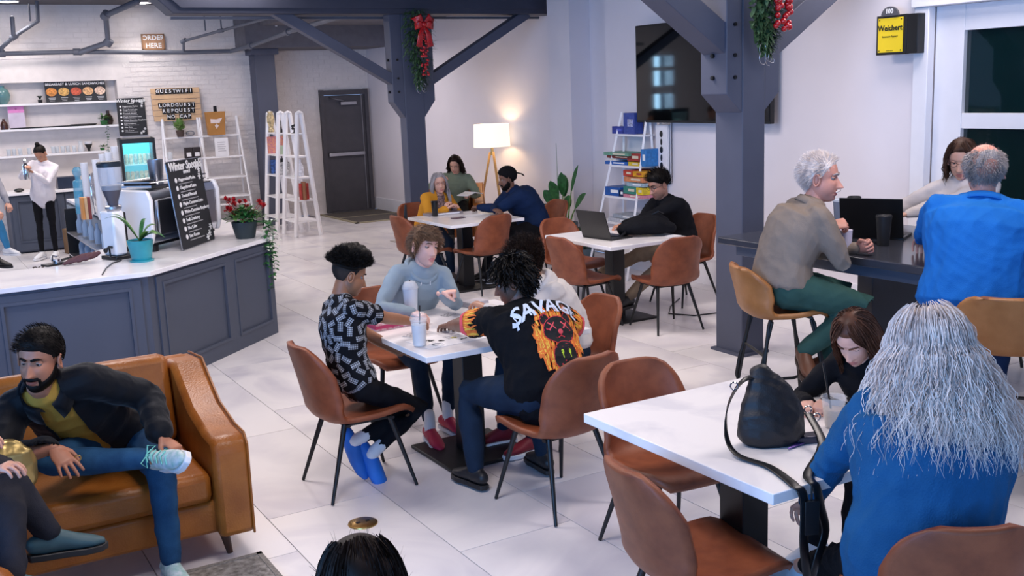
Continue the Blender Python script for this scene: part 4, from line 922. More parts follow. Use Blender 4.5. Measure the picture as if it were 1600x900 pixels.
# ---- boy in the white hoodie
HW = fabric('cream_hoodie', 'd9d3cf', var=.04)
p = person('boy with curly dark hair in a cream white hoodie, head bowed over the table', (3.42, 5.2, .56), 176, .98, lean=16, slouch=.8, hpos=near(822, 412, 3.16, 5.26), head=(-4, -28, 0), skinm=('tan', 'b98468'), hands=((2.98, 5.42, .83), (2.95, 5.2, .83)), elbows=((.3, -1, -.8), (.3, 1, -.8)),
    feet=((3.05, 5.06, .1), (3.0, 5.3, .1)), top='hoodie', topm=HW, topb=1.14, trouser=DEN2, shoem=(mat('maroon_shoe', '7d1426', .6), SOLE))
hair_cap(p, 'full', .022, DKB, .008, 70, seed=5)
tufts(p, 'full', 2600, .04, lambda a, d: d+np.array([0, .3, .2]), DKB, rad=.0012, thick=.018, curl=.006, seed=7, npt=7, lenf=lambda a: .3+1.1*min(1, max(0, (a[2]-.0)/.06)))
brows(p, DKB); hood(p, HW)
# ---- boy in the flame print shirt
p = person('heavy set boy with dark locs in a black flame print shirt, back turned', (2.80, 4.46, .57), 90, 1.04, lean=16, side=-4, twist=6, slouch=.6, bulk=1.28, hpos=near(800, 440, 2.76, 4.78), head=(56, -20, 0), skinm=('deep', '75503f'),
    hands=((2.62, 5.22, .81), (3.12, 5.05, .80)), elbows=((-1, -.2, -.35), (1, -.4, -.6)), feet=((2.52, 4.78, .11), (2.94, 4.76, .11)), knees=((-.25, .9, .7), (.2, .9, .7)), top='shirt', topm=fabric('black_tee', '0f1014', var=.06), sleeve=.80, topb=1.1, hemdrop=.05, trouser=DEN2, pantb=1.12, shoem=(BLS, BLS), headscale=1.02)
flame = p
hair_cap(p, 'full', .012, BLK, .006, 110, seed=8)
def locf(a, d): return d*np.array([.8, .8, .3])+np.array([0, .25, -.35 if a[2] < .08 else .0])
tufts(p, 'full', 1500, .06, locf, BLK, rad=.0045, thick=.008, curl=.004, seed=9, npt=7, grav=1.2)
brows(p, BLK); neckring(p, MATS['fabric_black_tee'], .068, .012)
FL = [mat('flame_orange', 'e8742a', .8, var=0), mat('flame_yellow', 'f3c545', .8, var=0), mat('print_red', 'cf2f3c', .8, var=0), mat('print_black', '0c0c10', .8, var=0), mat('print_white', 'cfd8ea', .8, var=0), mat('print_pink', 'e0525c', .8, var=0), mat('print_lime', 'c6e63a', .8, var=0)]
def tongue(r, x, y, h, w, lean=.0):
    L = []; R = []; ph = r.uniform(0, 6.28); n = 7
    for i in range(n):
        q = i/n; ww = w*(1-q)**.8*(.8+.2*math.cos(q*7+ph)); cx = x+lean*h*q+math.sin(q*5+ph)*w*.55*q; L.append((cx-ww, y+h*q)); R.append((cx+ww, y+h*q))
    return L+[(x+lean*h+math.sin(5+ph)*w*.5, y+h)]+R[::-1]
def flames(r, x0, x1, ybase, top, n, fr=lambda x: 1):
    out = []
    for i in range(n):
        x = r.uniform(x0, x1); h = top*r.uniform(.55, 1.1)*fr(x); y = ybase+r.uniform(-.01, .03)
        out.append((tongue(r, x, y, h, .011, r.uniform(-.15, .15)), 0))
        if i % 1 == 0: out.append((tongue(r, x+.001, y+.004, h*.75, .006, r.uniform(-.1, .1)), 1))
    return out
def circ(x, y, a, b, n=22): return [(x+a*math.cos(2*PI*k/n), y+b*math.sin(2*PI*k/n)) for k in range(n)]
def stroke(x0, y0, x1, y1, w): dx, dy = x1-x0, y1-y0; L = math.hypot(dx, dy); nx, ny = -dy/L*w, dx/L*w; return [(x0+nx, y0+ny), (x0-nx, y0-ny), (x1-nx*.5, y1-ny*.5), (x1+nx*.5, y1+ny*.5)]
r = random.Random(4); pr = []
for row, (yb, tp, nn, xa, xb) in enumerate(((.03, .10, 34, -.13, .13), (-.05, .10, 24, -.145, -.07), (-.05, .10, 20, .07, .145), (-.12, .10, 20, -.14, -.06), (-.12, .10, 20, .06, .14), (-.19, .10, 22, -.12, -.03), (-.19, .09, 22, .02, .12), (-.24, .08, 18, -.09, .09))): pr += flames(r, xa, xb, yb, tp, nn)
for s in (-1, 1): pr += [(circ(s*.072, .052, .030, .030), 2), (circ(s*.072, .052, .026, .026), 3)]
pr += [(circ(0, -.01, .098, .074), 2), (circ(0, -.01, .094, .070), 3)]
for s in (-1, 1):
    for a in (-1, 1): pr.append((stroke(s*.042-.02, .012-a*.02+0, s*.042+.02, .012+a*.02, .0045), 5))
pr += [(circ(0, -.022, .016, .012), 5), (stroke(-.02, -.05, .0, -.04, .003), 2), (stroke(.02, -.05, .0, -.04, .003), 2), (stroke(0, -.03, 0, -.045, .003), 2)]
pr += [(circ(0, -.150, .078, .082), 2), (circ(0, -.15, .075, .079), 3)]
for s in (-1, 1): pr += [(circ(s*.024, -.125, .008, .012), 6), (stroke(s*.024, -.125, s*.024, -.155, .0035), 6), (stroke(s*.035, -.185, s*.052, -.165, .004), 1)]
ctr = p['P']+(p['neck']-p['P'])*.44+p['T0']; bx = p['R2']*.85+p['R']*.15; project(pr, p['top'], ctr+p['R2']*.03, bx, p['S2'], 'flame_print', FL, p['root'])
tm_ = text_mesh('SAVAGE', .118, 0, bold=True, shear=.25, spacing=.92); tv = arrays(tm_); polys = []
for f in tm_.polygons:
    pts = [(float(tv[i][0]), float(tv[i][1])) for i in f.vertices]; pts = [(a, b*1.15-.035*(a/.2)**2+(.03 if int((a+.3)/.07) % 2 else 0)*0) for a, b in pts]; polys.append((pts, 4))
for k, x in enumerate((-.175, -.10, -.03, .04, .11, .175)): polys.append((tongue(r, x, -.09 if k == 0 else -.045, .09 if k == 0 else .05, .006), 4))
project(polys, p['top'], p['neck']+p['T0']-p['S2']*.125+p['R2']*.0, bx, p['S2'], 'shirt_lettering', FL, p['root'], off=.014)
sl = []; r = random.Random(9); sl += flames(r, -.12, .12, -.06, .13, 60)
for sg, i in ((-1, 0), (1, 1)):
    a = p['sh'][i]+p['T0']; b = p['E'][i]+p['T0']; dd = (a-b).normalized(); n = (V(-.5, -.85, .35)).normalized() if i == 0 else V(.5, -.8, .3).normalized()
    x = n.cross(dd)*-1; x.normalize()
    base = [([(-.16, -.10), (.16, -.10), (.16, -.045), (-.16, -.045)], 5)]
    project(base+sl, p['top'], a.lerp(b, .50), x, dd, 'sleeve_flames', FL, p['root'])
# ---- man on the sofa
p = person('bearded man in a black puffer jacket and yellow shirt leaning forward on the sofa', (.76, 5.03, .57), -98, 1.03, lean=26, side=13, slouch=.3, hpos=near(62, 562, .45, 4.72), head=(-27, -8, 4), skinm=('warm', 'b4785c'),
    hands=(near(252, 684, .90, 4.55), near(84, 700, .45, 4.52)), elbows=((1, .1, -.6), (-1, .1, -.5)), feet=(near(268, 880, .88, 4.50), near(236, 716, .82, 4.50)), knees=((.05, -1, .8), (-1, -.5, .15)), toes=((.15, -1, -.1), (.15, -.8, .28)), ups=(None, (-.85, .05, .5)),
    hdir=((.5, -.7, -.4), (.35, -.75, -.55)), hnrm=((.2, .0, 1), (-.15, -.3, 1)), handopt=(dict(curl=.5), dict(curl=.18, spread=.16, thumb=.2)), top='shirt', topm=fabric('mustard', 'b8893a', var=.08), sleeve=.5, trouser=DEN, pantb=1.02, shoem=(mat('mesh_sneaker', 'cfd6d8', .7, var=.25, vscale=40, col2='8fb8b0'), SOLE), facep=dict(nose=1.1, jaw=1.06), headscale=1.03)
sm = p
hair_cap(p, 'full', .010, BLK, .002, 90, seed=11); hair_cap(p, 'scalp', .018, BLK, .002, 70, seed=12, name='hair_top', soft=.03)
tufts(p, 'scalp', 1500, .018, lambda a, d: np.array([.5, .6, .4])+d*.5, BLK, rad=.001, thick=.018, seed=3)
brows(p, BLK, .0065); beard(p, BLK, thick=.008)
# puffer jacket: quilted, open at the front
JK = mat('puffer_nylon', '0c0e14', .62, var=.05, bump=.25, bscale=30, sheen=.1)
def jacket(p, m, k, name='jacket', quilt=.0, openw=.0, low=.06, armk=1.25, v=.0095):
    s, g = p['s'], G(); P, S2, R, R2, F2 = p['P'], p['S2'], p['R'], p['R2'], p['F2']; up = (p['neck']-p['P']); N = 13
    pts = []; ra = []; sd = []
    prof = [(.165, .125), (.180, .135), (.180, .135), (.172, .130), (.172, .130), (.178, .132), (.184, .134), (.186, .132), (.182, .124), (.165, .108), (.13, .09), (.085, .075)]
    for j, (a, b) in enumerate(prof):
        q = j/(len(prof)-1); pts.append(P-up.normalized()*low*s+(p['neck']-(P-up.normalized()*low*s))*q-F2*.008); f = 1+(quilt*(1 if j % 2 else -1)); ra.append((a*k*f*s, b*k*f*s)); sd.append(tuple(R.lerp(R2, q)))
    g.tube(pts, ra, 22, side=sd)
    g.tube([p['sh'][0], p['neck']-S2*.03*s, p['sh'][1]], [.075*s*k, .075*s*k, .075*s*k], 12)
    for i in (0, 1):
        n = 12; q_ = [p['sh'][i].lerp(p['E'][i], j/6) for j in range(6)]+[p['E'][i].lerp(p['W'][i], j/6) for j in range(6)]; w = [.068-.0015*j for j in range(12)]
        g.tube(q_, [w[j]*s*armk*.92*(1+quilt*1.3*(1 if j % 2 else -1)) for j in range(12)], 14)
        g.tube([p['E'][i].lerp(p['W'][i], .80), p['E'][i].lerp(p['W'][i], .94)], [.042*s*armk*.9, .038*s*armk*.9], 12)
    me = remesh(g, v, 2); me.transform(Matrix.Translation(p['T0']))
    if openw:
        bm = bmesh.new(); bm.from_mesh(me); c = p['P']+p['T0']; U = up.normalized(); Fd = (F2-U*F2.dot(U)).normalized(); Rx = Fd.cross(U); pl = []
        for sg in (-1, 1):
            a = c+Rx*(sg*openw[0]+openw[1]); b = c+U*up.length+Rx*(sg*openw[2]+openw[1]); d = (b-a).normalized(); n = (d.cross(Fd)*sg).normalized()
            if n.dot(Rx)*sg < 0: n = -n
            pl.append((a, n)); bmesh.ops.bisect_plane(bm, geom=bm.verts[:]+bm.edges[:]+bm.faces[:], plane_co=a, plane_no=n)
        kill = [f for f in bm.faces if all((f.calc_center_median()-a).dot(n) < 0 for a, n in pl) and (f.calc_center_median()-c).dot(Fd) > .0 and f.normal.dot(Fd) > -.1]
        bmesh.ops.delete(bm, geom=kill, context='FACES'); bm.to_mesh(me); bm.free()
    wrinkle(me, .008, 30, 5, [(tuple(p['E'][i]+p['T0']), .12) for i in (0, 1)])
    me.materials.append(m); o = link(name, me, p['root'])
    if openw: so = o.modifiers.new('s', 'SOLIDIFY'); so.thickness = .012; so.offset = -1
    return o
jacket(p, JK, 1.06, quilt=.035, openw=(.045, .0, .085))
shirtcollar(p, JK, .092, .06)
g = G(); A = p['W'][1]+p['T0']; g.tube([A+V(.08, -.055, -.045)+V(.0115*math.cos(q), 0, .0115*math.sin(q)) for q in (2*PI*k/12 for k in range(12))], .003, 6, closed=True); part('ring', g, M['brass'], p['root'])
# laces on the crossed shoe
A = p['A'][1]+p['T0']; fd = V(.15, -.8, .28).normalized(); up = V(-.85, .05, .5); up = (up-fd*up.dot(fd)).normalized(); sd = fd.cross(up)
g = G()
for k in range(5): b = A+fd*(.03+.022*k)+up*(.022-.013*k); g.tube([b-sd*.028, b+up*.012, b+sd*.028+fd*.012], .0032, 5)
for sgn in (-1, 1): b = A+fd*.03+up*.03; g.tube([b, b+sd*sgn*.04+up*.012, b+sd*sgn*.05-up*.02, b+sd*sgn*.01], .003, 5); g.tube([b, b-sd*.02*sgn-up*.03, b-sd*.06-up*.08], .0028, 5)
part('laces', g, mat('lace_mint', '7fd0c0', .7), p['root'])
# ---- person at the lower left edge, only the legs in view
p = person('person in dark grey trousers with crossed legs, cut off by the left edge', atz(-125, 850, .56), -8, 1.0, lean=-6, headfwd=0, skinm=('light', 'cf9a84'), hands=(near(-40, 700, 0., 4.1), near(-20, 745, -.05, 3.9)), elbows=((0, 0, -1), (0, 0, -1)),
    feet=(near(20, 905, .3, 3.9), near(78, 834, .38, 4.15)), knees=((.6, 0, .9), (.6, 0, 1)), toes=((1, -.1, -.1), (1, .1, -.1)), top='blouse', topm=fabric('taupe', '6b5a50'), trouser=DKG, pantb=1.12, shoem=(mat('teal_shoe', '34545c', .5), BLS))
hair_cap(p, 'full', .02, BRN, .004)
# ---- heads at the lower edge
p = person('person with straight dark brown hair seen from above at the bottom edge', (.55, 1.50, .62), 75, 1.02, lean=4, hpos=near(566, 934, .66, 1.72), head=(0, -12, 0), hands=((.6, 1.9, .6), (.8, 1.8, .6)), feet=((.5, 2.0, .08), (.75, 1.95, .08)), top='jumper', topm=BLKF, trouser=DKG, shoem=(BLS, BLS), far=True, headscale=.93)
botp = p
hair_cap(p, 'full', .012, DKB, .002, 80, seed=2, res=(128, 90))
longhair(p, 3600, 'full', DKB, .30, .03, rad=.0013, wave=.0015, npt=11, base=.010, seed=4, faceclear=2.0, crown=(0, .03), layer=.008)
o = tufts(p, 'scalp', 60, .022, lambda a, d: d+np.array([0, .4, .5]), DKB, rad=.0003, thick=.012, seed=14); o['kind'] = 'stuff'
# ---- woman in the yellow cardigan
YC = fabric('ochre_cardigan', 'cf8f2d', var=.06)
p = person('woman with long grey hair and glasses in an ochre cardigan behind the far table', (5.27, 10.92, .56), -80, .97, lean=8, hpos=near(686, 287, 5.34, 10.74), head=(-22, 0, -4), skinm=('pale', 'd9a58e'), hands=(near(706, 322, 5.5, 10.42), near(700, 325, 5.38, 10.38)), elbows=((.8, .4, -.8), (-.8, .4, -.8)),
    feet=(near(706, 428, 5.4, 10.3), near(700, 440, 5.2, 10.2)), top='blouse', topm=fabric('floral', '3c2d33', var=.5, vscale=60, col2='b59a96'), trouser=DEN2, shoem=(mat('sandal', '5c4a42', .5), BLS), far=True)
hair_cap(p, 'full', .012, GRY, .002, res=(64, 44))
longhair(p, 900, 'full', GRY, .36, .03, rad=.003, wave=.006, npt=10, base=.008)
glasses(p, mat('glasses_red', '5b2430', .4)); 
def cardigan(p, m, k=1.08, openw=(.03, 0, .06), name='cardigan', v=.0125): return jacket(p, m, k*.94, name, 0, openw, .02, .98*k, v)
cardigan(p, YC)
# ---- woman in the green jumper
p = person('woman with wavy dark hair in a sage green jumper, in the armchair by the lamp', (6.70, 12.98, .60), -115, .98, lean=6, hpos=near(711, 258, 6.62, 12.8), head=(-18, -18, 0), skinm=('pale', 'd9a58e'), hands=(near(735, 304, 6.7, 12.5), near(688, 280, 6.35, 12.6)), elbows=((1, .3, -.7), (-.9, .3, -.6)),
    feet=((6.5, 12.15, .1), (6.25, 12.2, .1)), top='jumper', topm=fabric('sage', '7f8b78', var=.05), topb=1.14, trouser=BLKF, shoem=(BLS, BLS), far=True, bulk=1.12)
hair_cap(p, 'full', .024, DKB, .006, 60, res=(64, 44)); longhair(p, 600, 'full', DKB, .19, .03, rad=.0035, wave=.014, npt=8, base=.012); glasses(p, mat('glasses_dark', '2a1c1c', .4))
# ---- man in navy
NV = fabric('navy_jacket', '15284a', var=.08)
p = person('man in a navy jacket and backwards black cap with folded arms at the far table', (6.18, 10.06, .58), 176, 1.06, lean=20, slouch=.7, bulk=1.18, hpos=near(792, 280, 5.86, 10.14), head=(-10, -12, 0), skinm=('deep', '6a463a'), hands=((5.62, 10.30, .82), (5.62, 9.95, .82)), elbows=((-.3, -1, -.9), (-.3, 1, -.9)), hdir=((0, 1, 0), (0, -1, 0)),
    feet=((5.7, 9.95, .1), (5.6, 10.2, .1)), top='jacket', topm=NV, topb=1.2, trouser=BLKF, shoem=(BLS, SOLE), far=True)
beard(p, BLK, thick=.006); hair_cap(p, 'full', .008, BLK, .002, res=(64, 44))
CAPM = fabric('black_cap', '0e0e12')
hair_cap(p, 'scalp', .022, CAPM, 0, name='cap', res=(64, 44), shape=lambda q, hp, m: q+np.array([0, 0, .006])*m[:, None])
g = G(); g.tube([(0, -.088, .055), (0, -.13, .035), (0, -.175, .012), (.01, -.19, -.01)], [(.05, .012), (.055, .008), (.045, .006), (.03, .005)], 10, side=(1, 0, 0)); g.v = [tuple(a) for a in p['toW'](g.v)+np.array(p['T0'])]; part('cap_brim', g, CAPM, p['root'], 0, 180)
neckring(p, NV, .085, .022)
# ---- man with the laptop
p = person('man with short black hair and glasses in a black jumper typing at the laptop', (6.46, 7.84, .57), 184, 1.04, lean=11, slouch=.6, bulk=1.1, hpos=near(1029, 289, 6.24, 7.87), head=(-6, -24, 0), skinm=('warm2', 'c08a72'), hands=((5.86, 8.0, .80), (5.84, 7.74, .80)), elbows=((.4, -1, -.9), (.4, 1, -.9)),
    feet=(near(975, 470, 5.8, 7.6), near(930, 430, 5.7, 7.9)), top='jumper', topm=BLKF, topb=1.12, trouser=fabric('khaki', '8c7a66', var=.06), pantb=1.1, shoem=(BLS, BLS), far=True, headscale=1.1)
hair_cap(p, 'full', .007, BLK, .001, res=(64, 44)); hair_cap(p, 'scalp', .020, BLK, .003, name='hair_top', res=(64, 44), soft=.03); tufts(p, 'scalp', 900, .03, lambda a, d: d+np.array([.3, .5, .4]), BLK, rad=.0014, thick=.016); glasses(p, MATS['glasses_dark']); brows(p, BLK); neckring(p, BLKF, .07, .014)
# ---- old man in the tan shirt
TS = fabric('taupe_shirt', '8a7d72', var=.05, bump=.3)
p = person('grey haired man with a white moustache in a tan shirt at the dark table', (4.52, 4.55, .89), -24, 1.1, lean=8, slouch=.5, bulk=1.12, twist=0, hpos=near(1282, 279, 4.73, 4.43), head=(-32, -6, 0), skinm=('ruddy', 'cf9280'),
    hands=(near(1338, 388, 4.95, 4.38), near(1296, 353, 4.92, 4.28)), elbows=((.1, .9, -.9), (-.15, -.7, -1)), feet=(near(1290, 560, 4.7, 4.45), near(1256, 548, 4.6, 4.32)), knees=((1, -.2, .3), (1, -.75, .5)), toes=((1, -.6, -.1), (-.5, -.8, -.25)), hdir=((.4, -.9, .3), (.8, -.5, .15)), hnrm=((.8, .4, .2), (-.2, -.6, .8)), handopt=(dict(curl=.8, thumb=.8), dict(curl=.75, thumb=.9)),
    top='shirt', topm=TS, topb=1.16, hemdrop=.0, trouser=fabric('green_cargo', '33524c', var=.07, bump=.3), pantb=1.16, shoem=(mat('brown_boot', '5b3522', .5), mat('boot_sole', '3b2a22', .7)), facep=dict(nose=1.25, jaw=1.08), headscale=1.12)
old = p
hair_cap(p, 'full', .011, SLV, .003, 80, seed=3)
tufts(p, 'full', 3600, .024, lambda a, d: np.array([d[0]*.4-.2, -.35 if a[1] < .03 else .1, .15 if a[2] > .08 else -.35])+d*.45, SLV, rad=.0010, thick=.008, seed=6, grav=.2)
brows(p, GRY, .006); g = G(); g.tube([(-.026, .088, -.056), (-.01, .098, -.049), (0, .1, -.048), (.01, .098, -.049), (.026, .088, -.056)], [.003, .006, .0055, .006, .003], 8); g.v = [tuple(a) for a in p['toW'](g.v)+np.array(p['T0'])]; part('moustache', g, SLV, p['root'], 0, 180)
shirtcollar(p, TS, .078, .05)
# ---- man in bright blue
BS = fabric('bright_blue_shirt', '1a68b8', var=.05, bump=.3)
p = person('man with a bald crown and grey hair in a bright blue shirt, seen from behind', (4.74, 3.42, .89), 38, 1.12, lean=14, slouch=.4, bulk=1.28, hpos=near(1537, 268, 4.98, 3.58), head=(4, -6, 0), skinm=('ruddy', 'cf9280'), hands=((5.25, 4.15, 1.11), (5.45, 3.6, 1.11)), elbows=((-.9, .3, -.5), (.5, -1, -.6)), feet=((5.05, 3.75, .36), (5.1, 3.5, .36)),
    top='shirt', topm=BS, topb=1.14, trouser=fabric('dark_blue', '27395e'), pantb=1.1, shoem=(BLS, BLS), headscale=1.12)
hair_cap(p, 'bald', .005, GRY, .002, 80, seed=3)
tufts(p, 'bald', 3600, .022, lambda a, d: np.array([d[0]*.3, -.3, -.55])+d*.5, GRY, rad=.0010, thick=.004, seed=6, curl=.001)
tufts(p, 'scalp', 500, .02, lambda a, d: np.array([d[0]*.3, -.8, .1])+d*.2, GRY, rad=.0005, thick=.001, seed=16)
shirtcollar(p, BS, .078, .05)
# ---- person in cream
CRM = fabric('cream_blouse', 'd8cfcd', var=.05)
p = person('brown haired person in a cream top, half hidden behind the man in bright blue', (6.55, 4.70, .88), 188, 1.04, lean=16, hpos=near(1503, 250, 6.36, 4.72), head=(18, -20, 0), skinm=('pale', 'd9a58e'), hands=((5.98, 4.95, 1.12), (6.02, 5.15, 1.12)), elbows=((0, -1, -.8), (.2, 1, -.6)), feet=((6.25, 4.6, .36), (6.25, 4.8, .36)), top='blouse', topm=CRM, topb=1.15, trouser=DEN2, shoem=(BLS, BLS), far=True, bulk=1.1, headscale=1.1)
hair_cap(p, 'full', .018, BRN, .003, res=(64, 44)); longhair(p, 500, 'full', BRN, .2, .02, rad=.003, wave=.008, npt=8, base=.012); glasses(p, MATS['glasses_dark'])
# ---- girl
BRL = hairmat('long_brown', '6a4635', '4a2f24', rough=.4)
p = person('girl with long brown hair in a black top looking down at the near table', (3.62, 2.98, .54), 184, .86, lean=22, slouch=.6, hpos=near(1336, 528, 3.32, 2.98), head=(14, -40, 0), skinm=('fair2', 'e0ae9c'), hands=(atz(1290, 628, .80), atz(1262, 628, .80)), elbows=((0, -1, -.9), (.3, 1, -.55)), hdir=((-.8, -.3, -.1), (-.75, -.5, -.15)), handopt=(dict(curl=.7), dict(curl=.7)),
    feet=((3.3, 2.9, .1), (3.3, 3.1, .1)), top='jumper', topm=BLKF, topb=1.12, trouser=BLKF, shoem=(WHT, SOLE), headscale=1.06, facep=dict(nose=.75, jaw=.93))
girl = p
hair_cap(p, 'full', .010, BRL, .001, 60, seed=3)
longhair(p, 2600, 'full', BRL, .40, .022, rad=.0014, wave=.003, npt=14, base=.009, seed=8, faceclear=2.2); brows(p, BRL)
# ---- woman with the big grey hair
BD = fabric('blue_shirt', '1d5684', var=.06, bump=.35, bscale=180)
p = person('woman with very long frizzy silver hair in a blue shirt, seen from behind', (2.66, 2.06, .57), 55, 1.02, lean=8, bulk=1.2, slouch=.4, hpos=near(1452, 552, 2.82, 2.24), head=(4, -16, 0), skinm=('pale', 'd9a58e'), hands=((2.70, 2.58, .60), (3.08, 2.40, .82)), elbows=((-1, .35, -.35), (1, -.3, -.6)), hdir=((.3, .7, -.5), (.5, 1, 0)), handopt=(dict(curl=.6), dict(curl=.5)),
    feet=(near(1245, 885, 2.9, 2.85), (3.2, 2.6, .1)), knees=((.2, 1, .8), (.6, .9, .8)), toes=((-.2, 1, 0), (.5, 1, 0)), top='shirt', topm=BD, topb=1.24, hemdrop=.10, sleeve=1.3, trouser=fabric('black_leggings', '141418'), pantb=.92, shin_end=.8, shoem=(mat('pale_blue_shoe', 'b9cfdf', .6), SOLE), headscale=1.04)
gw = p
hair_cap(p, 'full', .022, SLV, .004, 60, seed=3)
U = np.array(p['S2']); 
longhair(p, 5600, 'full', SLV, .34, .155, rad=.0013, wave=.007, npt=17, base=.022, seed=12, width=1.1, flare=.7, layer=.03)
longhair(p, 1800, 'full', GRY, .32, .13, rad=.0018, wave=.006, npt=14, base=.010, seed=13, width=1.05, flare=.7)
# ---- barista and the two people at the left edge
WP = fabric('white_pullover', 'e3dde2', var=.03)
p = person('barista with a black hair bun in a white pullover and black leggings behind the bar', (1.82, 16.02, .86), -122, .94, lean=2, hpos=near(63, 240, 1.74, 15.9), head=(-6, -42, 0), skinm=('tan', 'b98468'), hands=(near(52, 270, 1.6, 15.7), near(40, 264, 1.52, 15.72)), elbows=((.9, .2, -1), (-.8, .3, -1)),
    feet=(near(88, 398, 1.9, 15.95), near(66, 398, 1.72, 15.98)), knees=((0, -1, .2), (0, -1, .2)), top='pullover', topm=WP, topb=1.12, hemdrop=.06, trouser=BLKF, pantb=.86, shoem=(WHT, SOLE), far=True)
hair_cap(p, 'full', .010, BLK, .001, res=(64, 44)); g = G(); g.ball((0, -.05, .135), .034, 12); g.v = [tuple(a) for a in p['toW'](g.v)+np.array(p['T0'])]; part('bun', g, BLK, p['root'], 0, 180); neckring(p, WP, .075, .02)
p = person('person in a grey hoodie and light jeans at the far left edge behind the bar', (1.0, 15.2, .88), -60, .98, lean=3, head=(-30, -20, 0), hands=(near(16, 325, 1.3, 14.9), near(-30, 300, .95, 14.9)), elbows=((.8, .2, -1), (-.8, .2, -1)), feet=(near(12, 388, 1.3, 15.0), near(-24, 385, 1.0, 15.1)), knees=((0, -1, .2), (0, -1, .2)),
    top='hoodie', topm=fabric('pale_grey', '9a9aa3'), topb=1.14, trouser=fabric('light_denim', '3f86b5'), pantb=.95, shoem=(WHT, SOLE), far=True)
hair_cap(p, 'full', .015, BRN, .002, res=(64, 44))
p = person('person in black at the extreme left edge in front of the grey hoodie', (.50, 13.05, .90), -60, 1.0, lean=2, head=(-30, -10, 0), hands=(near(2, 335, .8, 12.8), near(-60, 330, .5, 12.9)), elbows=((.8, .2, -1), (-.8, .2, -1)), feet=(near(-4, 405, .8, 13.0), near(-45, 410, .55, 13.0)), knees=((0, -1, .2), (0, -1, .2)),
    top='jacket', topm=BLKF, topb=1.1, trouser=BLKF, shoem=(BLS, BLS), far=True)
hair_cap(p, 'full', .012, BLK, .002, res=(64, 44))
# ================================================================== OBJECTS
def rectY(x0, y0, x1, y1, Y):
    a = aty(x0, (y0+y1)/2, Y); b = aty(x1, (y0+y1)/2, Y); c = aty((x0+x1)/2, y0, Y); d = aty((x0+x1)/2, y1, Y); return a.x, b.x, d.z, c.z
FY = lambda x, y, z: frame((x, y, z), (1, 0, 0), (0, 0, 1))
FX = lambda x, y, z: frame((x, y, z), (0, -1, 0), (0, 0, 1))
ORD = ('first', 'second', 'third', 'fourth', 'fifth', 'sixth', 'seventh', 'eighth', 'ninth', 'tenth', 'eleventh', 'twelfth')
INK = mat('ink_white', 'f2f2f2', .7, var=0); BLKB = mat('chalk_black', '24262b', .7, var=.05)
def leaf_geo(g, base, tip, w, droop=.1, mi=0, n=6, nrm=None, cup=.2):
    b, t = Vector(base), Vector(tip); d = t-b; L = d.length; u = d.normalized(); s = u.cross(V(0, 0, 1)); s = s.normalized() if s.length > .05 else V(1, 0, 0)
    if nrm is not None: s = u.cross(Vector(nrm)).normalized()
    o = len(g.v); vs = []
    for i in range(n+1):
        q = i/n; c = b+d*q+V(0, 0, 1)*(droop*L*(math.sin(PI*q))); ww = w*math.sin(PI*min(1, q*.93+.07))**.75*(1-.25*q); vs += [c-s*ww+V(0, 0, 1)*(ww*cup), c, c+s*ww+V(0, 0, 1)*(ww*cup)]
    g.add(vs, [(i*3+j, i*3+j+1, i*3+j+4, i*3+j+3) for i in range(n) for j in (0, 1)], mi)
def pot(g, r0, r1, h, c=(0, 0, 0), seg=24, lip=.0):
    g.lathe([(r0*.9, 0), (r0, .01), (r1, h-.01), (r1, h), (r1-.012, h), (r1-.018, h-.03)], c, seg)
def cup(name, label, loc, h, r, m, lidm=None, straw=None, fill=None, fillm=None, grp=None, rz=0, dome=False, rimr=None):
    t = thing(name, label, 'cup', loc, rz, grp); g = G(); rt = rimr or r*1.25
    g.lathe([(r*.9, 0), (r, .004), (rt, h), (rt+.002, h+.002), (rt-.002, h+.001), (r*.97, .008)], seg=24); part('cup_body', g, m, t)
    if fill: g = G(); k = r+(rt-r)*fill; g.lathe([(r*.93, .008), (k-.003, h*fill), (k-.01, h*fill+.001)], seg=20); part('drink', g, fillm, t)
    if lidm:
        g = G()
        if dome: g.lathe([(rt+.003, h-.004), (rt+.004, h+.004), (rt*.95, h+.02), (rt*.7, h+.038), (rt*.35, h+.044)], seg=24)
        else: g.lathe([(rt+.003, h-.004), (rt+.004, h+.006), (rt*.85, h+.010), (rt*.8, h+.004)], seg=24)
        part('lid', g, lidm, t)
    if straw: g = G(); g.cyl((.0, 0, .02), straw, .0042, .0042, 8); part('straw', g, M['blackp'], t)
    return t
# ---------------- back wall: signs, niche items
x0, x1, z0, z1 = rectY(221.5, 53, 257, 78, 17.45); t = thing('wall_sign', 'small square wooden sign reading ORDER HERE, high on the brick wall', 'sign', ((x0+x1)/2, 17.46, (z0+z1)/2)); w, h = x1-x0, z1-z0
g = G(); g.box(-w/2, w/2, -.02, .02, -h/2, h/2); part('board', g, mat('sign_wood', 'b48a6a', .6, var=.15), t)
g = G()
for a, b, c, d in ((-w/2, w/2, -h/2, -h/2+.02), (-w/2, w/2, h/2-.02, h/2), (-w/2, -w/2+.02, -h/2, h/2), (w/2-.02, w/2, -h/2, h/2)): g.box(a, b, -.03, -.015, c, d)
part('frame', g, mat('sign_frame', '9a7354', .6), t)
text('ORDER', .105, None, FY(0, -.021, .06), INK, t, bold=True); text('HERE', .105, None, FY(0, -.021, -.06), INK, t, bold=True)
